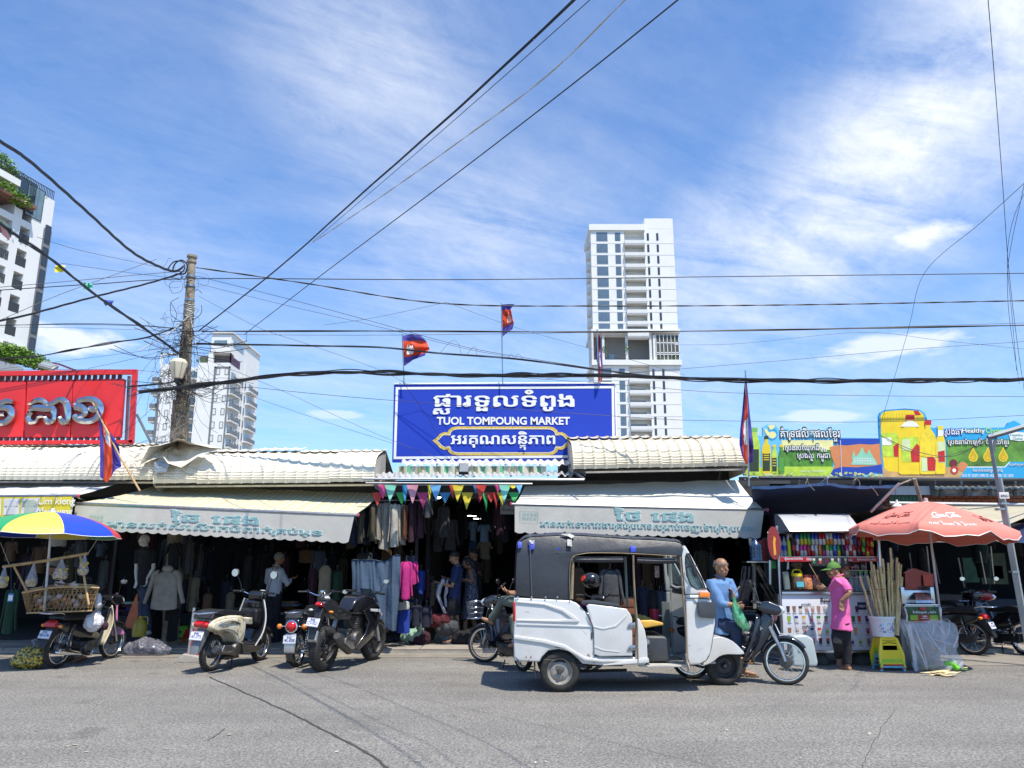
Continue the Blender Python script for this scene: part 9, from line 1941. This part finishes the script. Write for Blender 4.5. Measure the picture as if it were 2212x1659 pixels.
xs=[605,638,668,698,731,761,792,822,854,883,916,947,982,1016,1047,1075,1115,1153,1187,1220]
up_=[('blue','silver'),('green','yellow'),('green','yellow'),('green','lime'),('blue','silver'),('blue','silver'),('red','white'),('red','white'),('white','orange'),('white','orange'),('blue','white'),('blue','silver'),('crimson','white'),('silver','red'),('blue','silver'),('blue','blue'),('crimson','crimson'),('lime','green'),('red','red'),('red','yellow')]
lo_=[('silver','red'),('pink','silver'),('pink','silver'),('red','red'),('silver','red'),('silver','silver'),('orange','orange'),('dark','pink'),('lime','white'),('green','white'),('sky','blue'),('green','yellow'),('dark','dark'),('pink','white'),('white','red'),('red','white'),('crimson','dark'),('lime','crimson'),('red','yellow'),('red','red')]
nth=['first','second','third','fourth','fifth','sixth','seventh','eighth','ninth','tenth','eleventh','twelfth','thirteenth','fourteenth','fifteenth','sixteenth','seventeenth','eighteenth','nineteenth','twentieth']
for i,x in enumerate(xs):
 sm=i>15;h=.148 if sm else .178
 can(x,469,K(lo_[i][0],kc[lo_[i][0]]),K(lo_[i][1],kc[lo_[i][1]]),f'{lo_[i][0]} and {lo_[i][1]} drink can, lower row of the shelf, {nth[i]} from the left',h)
 can(x,469-h*142.6/.2604/1.0*1.0+1,K(up_[i][0],kc[up_[i][0]]),K(up_[i][1],kc[up_[i][1]]),f'{up_[i][0]} and {up_[i][1]} drink can, upper row of the shelf, {nth[i]} from the left',h)
def bottle(lb,p,r,h,mat,capm,labm=None,name='bottle',cat='bottle',lh=(.3,.55)):
 t=thing(name,lb,cat,p);m=MB();m.lathe((0,0,0),[(0,0),(r,.005),(r,h*.62),(r*.9,h*.70),(r*.4,h*.86),(r*.38,h*.94)],14);m.build('body',mat,t);MB().lathe((0,0,0),[(r*.45,h*.92),(r*.45,h),(0,h)],12).build('cap',capm,t)
 if labm:MB().lathe((0,0,0),[(r*1.03,h*lh[0]),(r*1.03,h*lh[1])],14).build('label_band',labm,t)
WB=M('water_bottle',(.45,.52,.56),.08,0,.2,20,alpha=.5);CB=K('blue',kc['blue'])
for x,mt,cp,lb_,n_ in((466,WB,CB,CB,'clear water bottle at the left end of the can shelf'),(500,WB,CB,CB,'clear water bottle next to the lime green bottle'),(536,K('lime2',(.55,.65,.03)),M('cap_green'),YLS if False else None,'lime green soda bottle on the can shelf'),(573,K('cola',(.05,.01,.01)),BLK,K('red',kc['red']),'dark cola bottle on the can shelf')):bottle(n_,Q('Z5',x,469,YS+.12),.031,.31,mt,cp,lb_)
LGC=M('lime_cap',(.20,.75,.08),.4)
for r_ in range(2):
 for i in range(4):bottle(f'green capped water bottle on the counter, {nth[i]} from the left in the {"back" if r_ else "front"} row',Q('Z5',1052+i*42,756,YS+.12+.14*r_)+V3((.02*r_,0,.0)),.040,.30,WB,LGC,LGC if False else None)
for x,y,w,mt,cp,lb_ in((607,742,.19,M('jar_brown',(.12,.07,.04),.2,0,.3,20,coat=.6),YLS,'big jar of dark preserve with yellow handled lid on the counter'),(684,742,.175,M('jar_orange',(.62,.25,.10),.25,0,.8,26,coat=.5),REDB,'jar of orange and white snacks with red lid on the counter'),(750,742,.17,M('jar_dark',(.07,.02,.015),.2,0,.4,20,coat=.6),REDB,'jar of dark syrup with red lid on the counter'),(1005,640,.13,M('jar_orange'),REDB,'small red lidded jar behind the man in pink'),(1062,640,.13,M('jar_dark'),REDB,'small red lidded jar on the right of its twin'),(1085,583,.12,M('jar_dark'),M('sand_lid',(.5,.45,.2),.5),'dark jar with price label above the small jars'),(1145,583,.12,M('jar_dark'),M('lid_brown',(.16,.08,.06),.5),'dark jar at the right of the jar with a price label')):
 h=w*1.35;t=thing('jar',lb_,'jar',Q('Z5',x,y,YS+.15));m=MB();m.lathe((0,0,0),[(0,0),(w*.48,.004),(w*.5,.03),(w*.5,h*.72),(w*.42,h*.8)],18);m.build('body',mt,t);MB().lathe((0,0,0),[(w*.46,h*.78),(w*.46,h*.95),(0,h*.95)],18).build('lid',cp,t)
 if 'handled' in lb_:MB().tube(spline([(-w*.4,0,h*.9),(-w*.25,0,h*1.15),(w*.25,0,h*1.15),(w*.4,0,h*.9)],4),.010,6).build('handle',YLS,t);MB().box(-.05,.06,-w*.52,-w*.5,.04,.12).build('printed_label',M('label_cyan'),t,smooth=0)
sbox('jar_rack',980,1200,640,644,.05,.4,SST);sbox('jar_rack',1030,1200,583,587,.05,.4,SST);sbox('picture_strip',718,1018,476,548,.0,.015,M('strip_black',(.03,.03,.035),.5))
def cup(x,y,w,h,c1,c2,par,dd,cap=True):
 a=SP(x,y);s_=(SP(x+w/2,y)-a).x;H=(SP(x,y)-SP(x,y+h)).z
 for(f0,f1,mt)in((0,.42,c1),(.42,1,c2)):
  m=MB();m.raw([a+V3((q*s_*lerp(1,.68,f),dd,-H*f))for q,f in((-1,f0),(1,f0),(1,f1),(-1,f1))],[(0,1,2,3)]);m.build('cup_print',mt,par,smooth=0)
 if cap:m=MB();m.box(a.x-s_*1.2,a.x+s_*1.2,dd,dd+.001,a.z-H*1.22,a.z-H*1.17);m.box(a.x-s_*.8,a.x+s_*.8,dd,dd+.001,a.z-H*1.32,a.z-H*1.29);m.build('caption_print',BLK,par,smooth=0)
CP={k:M('cup_'+k,c,.5,0,.2,40)for k,c in dict(choc=(.06,.03,.02),coffee=(.30,.14,.06),milk=(.60,.52,.45),rose=(.42,.24,.20),grey=(.32,.31,.30),lime=(.25,.42,.03),navy=(.03,.05,.25),amber=(.62,.38,.08),pink=(.70,.12,.28),green=(.04,.22,.05),maroon=(.14,.01,.04),red=(.60,.06,.03),purple=(.10,.03,.18),cream=(.62,.60,.52),berry=(.35,.03,.08),tan=(.36,.22,.14)).items()}
menu=[(880,[(522,'choc','choc'),(572,'coffee','coffee'),(624,'choc','milk'),(674,'milk','rose'),(725,'milk','rose'),(775,'rose','rose'),(826,'milk','grey'),(1091,'maroon','maroon'),(1193,'tan','lime')]),(962,[(530,'lime','lime'),(590,'navy','cream'),(652,'amber','cream'),(713,'cream','pink'),(775,'green','cream'),(836,'green','pink'),(1062,'green','green'),(1111,'red','red'),(1174,'purple','purple'),(1238,'purple','purple')]),(1060,[(535,'coffee','coffee'),(597,'milk','rose'),(659,'rose','rose'),(721,'navy','cream'),(782,'red','milk'),(844,'cream','lime'),(1018,'pink','pink'),(1080,'amber','amber'),(1182,'pink','berry'),(1243,'berry','red')]),(1146,[(730,'pink','berry'),(790,'maroon','choc'),(852,'red','choc'),(1055,'cream','purple'),(1120,'cream','lime'),(1190,'tan','coffee'),(1255,'lime','green')])]
for y,r_ in menu:
 for x,a,b in r_:cup(x,y,31,50,CP[a],CP[b],st,-.004)
for x,c_ in((736,'green'),(788,'red'),(838,'maroon'),(890,'lime'),(945,'cream'),(998,'tan')):cup(x,484,24,44,CP['cream']if c_!='maroon' else CP['maroon'],CP[c_],st,-.004)
sbox('app_logo',1102,1168,848,911,-.006,-.002,M('logo_navy',(.008,.025,.09),.4),bevel=.002);lettering('ABA',.105,.036,WHT,st,FS(1135,880,-.010),off=.01)
lettering('ប៊ីឧយ ទឹកផ្លែឈើ',.42,.10,BLK,st,FS(905,838,-.006),off=.01);lettering('ប្រភេទទឹក',.15,.03,BLK,st,FS(672,864,-.006),off=.02);lettering('ប្រភេទទឹកក្រឡុក',.17,.035,BLK,st,FS(686,1046,-.006),off=.02)
for x0,x1 in((725,850),(1040,1250)):a_,b_=SP(x0,1375),SP(x1,1262);blob_thing('stone_block',f'dark worn block under the {"left" if x0 < 900 else "right"} side of the drinks stall','block',Q('Z5',(x0+x1)/2,1320,YS+.2),[((0,0,-.03),((b_.x-a_.x)/2,.2,.16))],M('dark_stone',(.07,.07,.065),.9,0,.3,5,bump=.5),.02,.02,6)
for x0,x1,y0,y1,c_ in((850,968,288,350,(.35,.33,.32)),(665,750,305,345,(.30,.18,.12)),(1020,1135,285,350,(.50,.50,.50)),(1035,1110,300,330,(.04,.04,.05)),(975,1020,292,322,(.6,.52,.34))):sbox('storage_tub',x0,x1,y0,y1,.3+.001*(x0%7),.5,M('tub_%d'%x0,c_,.5,0,.15,6),bevel=.01)
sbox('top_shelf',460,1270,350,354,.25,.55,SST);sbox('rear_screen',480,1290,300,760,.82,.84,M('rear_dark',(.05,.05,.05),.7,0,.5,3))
pl=thing('plate_stack','stack of plastic lids and plates at the left end of the counter','plates',Q('Z5',508,742,YS+.1));
for k in range(7):MB().tube([(-.02+.012*k,0,.0),(-.03+.012*k,0,.27)],.035,10,flat=.15).build('plate',M('plate_pale',(.55,.60,.55),.3,0,.1,5),pl)
jc=thing('jerrycan','translucent white jerrycan on the ground behind the front wheel','jerrycan',Q('Z5',625,1375,11.9));a=Q('Z5',545,1375,11.9)-jc.location;b=Q('Z5',730,1115,11.9)-jc.location
MB().prism([(a.x,0),(b.x-.02,0),(b.x,.06),(b.x-.04,b.z-.05),(b.x-.13,b.z),(a.x+.04,b.z-.01),(a.x,b.z-.1)],(-.12,.12)).build('body',M('jerry_white',(.40,.46,.47),.3,0,.1,4,dirt=.15),jc,bevel=.035,seg=3);MB().tube([(-.04,-.1,b.z-.03),(-.04,-.14,b.z*.6),(.04,-.14,b.z*.6)],.012,6).build('moulded_rib',M('jerry_white'),jc)
for pts,lb_ in(([(245,540),(285,550),(462,850),(430,858)],'upper black board leaning left of the drinks stall'),([(290,690),(330,700),(440,850),(400,870)],'lower black board leaning left of the drinks stall')):
 m=MB();f=[Q('Z5',x,y,12.6+.1*i)for i,(x,y)in enumerate(pts)];c_=f[0].copy();m.raw([p-c_ for p in f]+[p-c_+V3((0,.03,0))for p in f],[(0,1,2,3),(7,6,5,4),(0,4,5,1),(1,5,6,2),(2,6,7,3),(3,7,4,0)]);q_=m.build('black_board',M('slate_board',(.03,.032,.03),.3,0,.2,4),smooth=0);q_.location=c_;tag(q_,lb_,'board')
 m=MB();m.tube([p-c_+V3((0,-.01,0))for p in f],.008,4,closed=True);m.build('frame',BLM,q_)
m=MB();m.grid([[Q('Z5',lerp(x0,x1,k/9),y+(k%2)*3,12.9+.05*sin_(k*2.2+y*.02))for k in range(10)]for x0,x1,y in((145,236,548),(135,240,600),(130,238,660),(115,225,730),(100,205,810),(90,200,880))]);tag(m.build('black_cloth',CL['slate']if False else cloth('ink',(.014,.018,.032)),None,smooth=80),'ink black cloth hanging in folds behind the rider','cloth')
tag(MB().tube([Q('Z5',210,315,13.1),Q('Z5',240,560,13.1),Q('Z5',250,900,13.1)],.03,4).build('pale_post',M('pale_post',(.45,.42,.34),.7,0,.2,4)),'pale timber post between the white awning and the drinks stall','post')
bw_=thing('water_dispenser_bottle','big blue water bottle on a rack left of the drinks stall','bottle',Q('Z5',262,508,13.0));MB().lathe((0,0,0),[(0,0),(.10,.01)]+[(.10-.010*(k%2),.03+.033*k)for k in range(8)]+[(.05,.31),(.025,.34),(.025,.37),(0,.37)],20).build('body',M('blue_bottle',(.02,.06,.14),.2,0,.2,6,coat=.6,alpha=.85),bw_)
tag(MB().box(-.2,.2,-.15,.15,-.02,0).build('rack',STL),'steel rack under the big blue water bottle','rack').location=Q('Z5',262,509,13.0)
for x0,x1,y0,y1,Y,c_,n_,lb_ in((378,425,505,570,12.9,(.03,.35,.06),'green_bag','green string bag hung beside the round red sign'),(385,470,870,1060,12.9,(.22,.02,.02),'red_crate','dark red crate behind the headlight of the dark motorbike'),(300,340,330,520,13.3,(.30,.02,.02),'red_cabinet','red cabinet between the water bottle and the round sign')):
 a,b=Q('Z5',x0,y1,Y),Q('Z5',x1,y0,Y);c_2=(a+b)/2;t=MB().box(a.x-c_2.x,b.x-c_2.x,0,.3 if 'crate' in n_ else .08,a.z-c_2.z,b.z-c_2.z).build(n_,M(n_,c_,.5,0,.3,9),bevel=.02);t.location=c_2;tag(t,lb_,n_.split('_')[1])
blob_thing('wrapped_bundle','dark pink wrapped bundle behind the headlight','bundle',Q('Z5',372,935,12.4),[((0,0,0),(.11,.1,.17))],M('bundle_pink',(.22,.09,.12),.4,0,.5,9),.02)
RU=[M('umb_red_a',(.70,.20,.15),.7,0,.06,3,bump=.2,bscale=4),M('umb_red_b',(.72,.215,.165),.7,0,.06,3,bump=.2,bscale=4)]
ap=Q('Z6',560,290,12.0);UT=(R(3),R(-1))
ru,TM,H=umbrella('faded red soft drink umbrella over the sugar cane cart',ap,1.17,ap.z-.44,8,RU,Q('Z6',700,1400,12.1)-V3((0,0,.0)),UT,valance=.13,polemat=M('pole_pinkish',(.52,.44,.44),.5),rot=R(-123))
def on_umb(u,v_,deg):
 a=R(deg);t=v_;r_=1.17*t
 g=((a-R(-123))%(PI/4))/(PI/4);r_*=lerp(1,cos_(PI/8)/cos_((g-.5)*PI/4),.8*t);z=-H*t**1.35-.02*t*t*sin_(PI*g);return TM@V3((r_*cos_(a),r_*sin_(a),z+.012))
def umb_text(deg,v0,v1,span,mat,strokes=None,txt=None,off=.02):
 if txt:vs,fs=khmer(txt,0);vs=vs
 else:vs,fs=strokes
 x0,x1=min(p.x for p in vs),max(p.x for p in vs);y0,y1=min(p.y for p in vs),max(p.y for p in vs);m=MB()
 for k,dz in enumerate((0,.002)):m.raw([on_umb(0,lerp(v1,v0,(p.y-y0)/(y1-y0)),deg+((p.x-x0)/(x1-x0)-.5)*span)+V3((.003*k,-.002*k,dz+p.z))for p in vs],fs)
 m.build('lettering',mat,ru,smooth=0)
def script():
 paths=[];A=lambda cx,cy,rx,ry,a0,a1,n=10:[(cx+rx*cos_(R(lerp(a0,a1,i/n))),cy+ry*sin_(R(lerp(a0,a1,i/n))))for i in range(n+1)]
 paths+=[[(-.02,-.22),(.35,-.16),(.8,-.24),(1.15,-.18)],A(.35,.45,.36,.52,60,310)+[(.62,.10)],A(.50,.80,.16,.10,-60,140,6),A(.92,.28,.18,.24,0,360),A(1.36,.28,.16,.24,50,310),A(1.72,.28,.17,.24,0,360),[(1.90,.50),(1.88,.12),(1.98,.04),(2.08,.12)],[(2.12,.36),(2.28,.36)],A(2.75,.45,.38,.56,60,310)+[(3.05,.10)],A(2.92,.85,.20,.12,-60,170,6)+[(3.3,.95),(3.7,.92),(4.3,1.05)],A(3.36,.28,.18,.24,0,360),[(3.62,.30),(3.76,.75),(3.84,.98),(3.74,1.0),(3.66,.6),(3.66,.12),(3.76,.04),(3.86,.14)],A(4.08,.28,.17,.24,0,360),[(4.26,.50),(4.24,.12),(4.34,.04),(4.46,.14)]]
 vs,fs=[],[]
 for n_,pa_ in enumerate(paths):
  v,f=_stroke([pa_],.13 if len(pa_)>5 else .09);b=len(vs);vs+=[V3((p.x+p.y*.25,p.y,p.z))for p in v];fs+=[tuple(i+b for i in q)for q in f]
 return vs,fs
SC=script();BRN=M('umb_brown',(.13,.02,.015),.7)
umb_text(-100.5,.60,.80,27,WHT,SC);umb_text(-145.5,.60,.80,26,BRN,SC);umb_text(-55.5,.62,.82,26,BRN,SC);umb_text(-190.5,.6,.82,24,WHT,SC);umb_text(-100.5,.91,.985,32,WHT,None,'កាន់តែរសជាតិពិតប្រាកដ');umb_text(-145.5,.92,.985,32,BRN,None,'កាន់តែរសជាតិពិតប្រាកដ')
YC=11.95;ct=thing('cane_press_cart','steel sugar cane press cart with printed menu box under the red umbrella','cart',G(2000,1452)+V3((0,.2,0)));o=ct.location;X2=lambda x,y,d=0:Q('X2',x,y,YC+d)-o
def cbx(nm,x0,x1,y0,y1,d0,d1,mat,bevel=0):a,b=X2(x0,y1),X2(x1,y0);return MB().box(a.x,b.x,d0,d1,a.z,b.z).build(nm,mat,ct,bevel=bevel,smooth=0 if not bevel else 40)
cbx('body',110,500,1035,1600,.12,.6,M('cart_grey',(.22,.23,.24),.4,.6,.2,4),.01);cbx('top_tray',65,470,805,822,-.02,.55,SST,.004);cbx('menu_box',88,490,824,1022,.02,.5,SST,.004)
cbx('menu_print',100,478,834,1014,.005,.012,M('menu_forest',(.03,.10,.03),.4,0,.9,16));cbx('menu_print',235,358,935,990,-.004,.004,M('menu_red',(.42,.02,.03),.4));cbx('menu_print',135,222,938,1000,-.004,.004,M('cup_lime'));cbx('menu_print',370,462,938,1000,-.004,.004,M('cup_lime'));cbx('menu_print',165,460,1000,1014,-.004,.004,M('menu_red'))
for t_,w,h,x,y,mt in(('ទឹកអំពៅស្រស់ ត្រជាក់ៗ',.34,.05,287,902,PLT),('HEA',.07,.022,296,950,WHT),('លក់ដុំរាយ',.11,.02,296,975,WHT)):lettering(t_,w,h,mt,ct,facing(X2(x,y)+V3((0,-.012,0))),off=.02)
m=MB();c=X2(275,860);m.ell(c+V3((0,0,0)),(.05,.004,.028),14,8);m.build('emblem',M('menu_red'),ct)
hp=[X2(40,590,.1),X2(80,795,.0)];m=MB();m.grid([[X2(lerp(60,140,t),lerp(620,800,t)if False else y,d)for t in(0,1)]for y,d in((620,.3),(700,.1),(790,.0))]);
m=MB();cv=spline([X2(140,620,.42),X2(160,660,.2),X2(185,720,.06),X2(195,790,.02)],4);cw=spline([X2(350,620,.42),X2(370,660,.2),X2(395,720,.06),X2(405,790,.02)],4);m.grid([[a.lerp(b,t)for t in(0,.5,1)]for a,b in zip(cv,cw)]);m.build('press_cover',M('press_cover',(.50,.50,.50),.15,.7,.5,9),ct)
m=MB();m.grid([[a.lerp(b,t)+V3((0,-.008,.004))for t in(0,1)]for a,b in list(zip(cv,cw))[1:6]]);m.build('cover_sticker',M('sticker_red',(.55,.09,.06),.5),ct);cbx('press_housing',60,400,640,800,.15,.45,SST,.01)
for xx in(52,410):cbx('side_plate',xx-8,xx+14,600,800,.02,.4,SST,.006)
cbx('top_sign',45,120,586,608,.38,.4,M('menu_red'));MB().tube(spline([X2(0,820,.1),X2(50,850,.0),X2(80,930,.0),X2(80,1010,0)],4),.014,8).build('handle',SST,ct);MB().tube(spline([X2(460,820,.0),X2(490,860,-.03),X2(492,950,-.03)],4),.012,8).build('handle',SST,ct)
tag(MB().tube([X2(110,1040,.1)+o,X2(200,1620,-.05)+o],.028,4).build('white_board_edge',M('sign_white')),'white leaning board edge behind the clear plastic bag','board')
PB=thing('clear_bag','huge clear plastic bag of cane waste draped on the press cart','plastic bag',G(2020,1455));o=PB.location;m=MB();rings=[]
X2b=lambda x,y,d=0:Q('X2',x,y,11.8+d)-o
for x0,x1,y,d in((42,620,1000,.20),(60,690,1060,.24),(110,720,1180,.28),(150,715,1290,.3),(180,690,1380,.3),(195,760,1480,.3),(205,785,1570,.28),(260,720,1625,.2)):
 a,b=X2b(x0,y),X2b(x1,y);c=(a+b)/2;hw=(b.x-a.x)/2;rings.append([c+V3((hw*cos_(t)*(1+.04*sin_(t*7+y)),.1+d*sin_(t)*(1+.15*sin_(t*9+y*.03)),.02*sin_(t*4+y)-.14*max(0,cos_(t-.0))*0))for t in[2*PI*i/40 for i in range(40)]])
rr=[spline([r_[i]for r_ in rings],4)for i in range(40)];m.loft([[rr[i][k]for i in range(40)]for k in range(len(rr[0]))],cap=False)
m.build('bag',M('film',(.86,.86,.90),.15,0,.3,5,bump=1,bscale=11,alpha=.32),PB,smooth=80);m=MB()
for s_ in((42,1000,110,1200),(150,1020,330,1560),(250,1030,560,1500),(400,1030,380,1190),(440,1040,560,1210),(600,1000,560,1230),(330,1210,680,1310),(300,1200,760,1590),(120,1150,330,1600),(700,1150,640,1330)):m.tube(spline([X2b(s_[0],s_[1],-.19),X2b((s_[0]+s_[2])/2+12,(s_[1]+s_[3])/2,-.215),X2b(s_[2],s_[3],-.19)],5),[.006]*3+[.014]*4+[.012]*3+[.004],5,flat=.5)
m.build('fold',M('film_fold',(.75,.75,.82),.15,0,.2,9,alpha=.6),PB)
m=MB();random.seed(60);m2=MB()
for i in range(70):p=X2b(rnd(300,740),rnd(1540,1600),rnd(-.05,.2));a=rnd(-.5,.5);(m if i%4 else m2).tube([p-V3((.09*cos_(a),rnd(-.05,.05),.03*sin_(a))),p+V3((.09*cos_(a),0,.03*sin_(a)))],.009,4,flat=.4)
m.build('cane_husk',CANE,PB)['kind']='stuff';m2.build('leaf_scraps',GRS,PB)['kind']='stuff'
blob_thing('green_peel','bright green peel showing inside the clear bag','peel',Q('X2',620,1530,11.62),[((0,0,0),(.09,.04,.07)),((.06,0,-.04),(.06,.04,.03))],GRS,.03)
hk=MB()
for i in range(26):a=rnd(-.6,.6);p=V3((random.gauss(0,.10),random.gauss(0,.06),.01+.04*random.random()));hk.raw([p+V3((cos_(a)*.1,sin_(a)*.06,rnd(0,.03))),p+V3((0,.03,0)),p-V3((cos_(a)*.1,sin_(a)*.06,0)),p-V3((0,.03,.0))],[(0,1,2,3)])
hk=hk.build('husk_heap',M('pale_husk',(.66,.55,.30),.8,0,.3,12),smooth=0);hk.location=G(2036,1459);tag(hk,'flat heap of pale cane husk on the road before the clear bag','husk')
bx=thing('blue_crate','dark blue crate standing between the stools and the press cart','crate',G(1968,1447)+V3((0,.3,0)));MB().box(-.07,.09,-.15,.2,0,.9).build('case',M('crate_navy',(.015,.035,.07),.5,0,.3,6),bx,bevel=.012)
for ch in list(C.objects):
 if ch.type=='EMPTY' and ch.parent is None and not ch.children:bpy.data.objects.remove(ch)
bpy.data.scenes.remove(TMP)
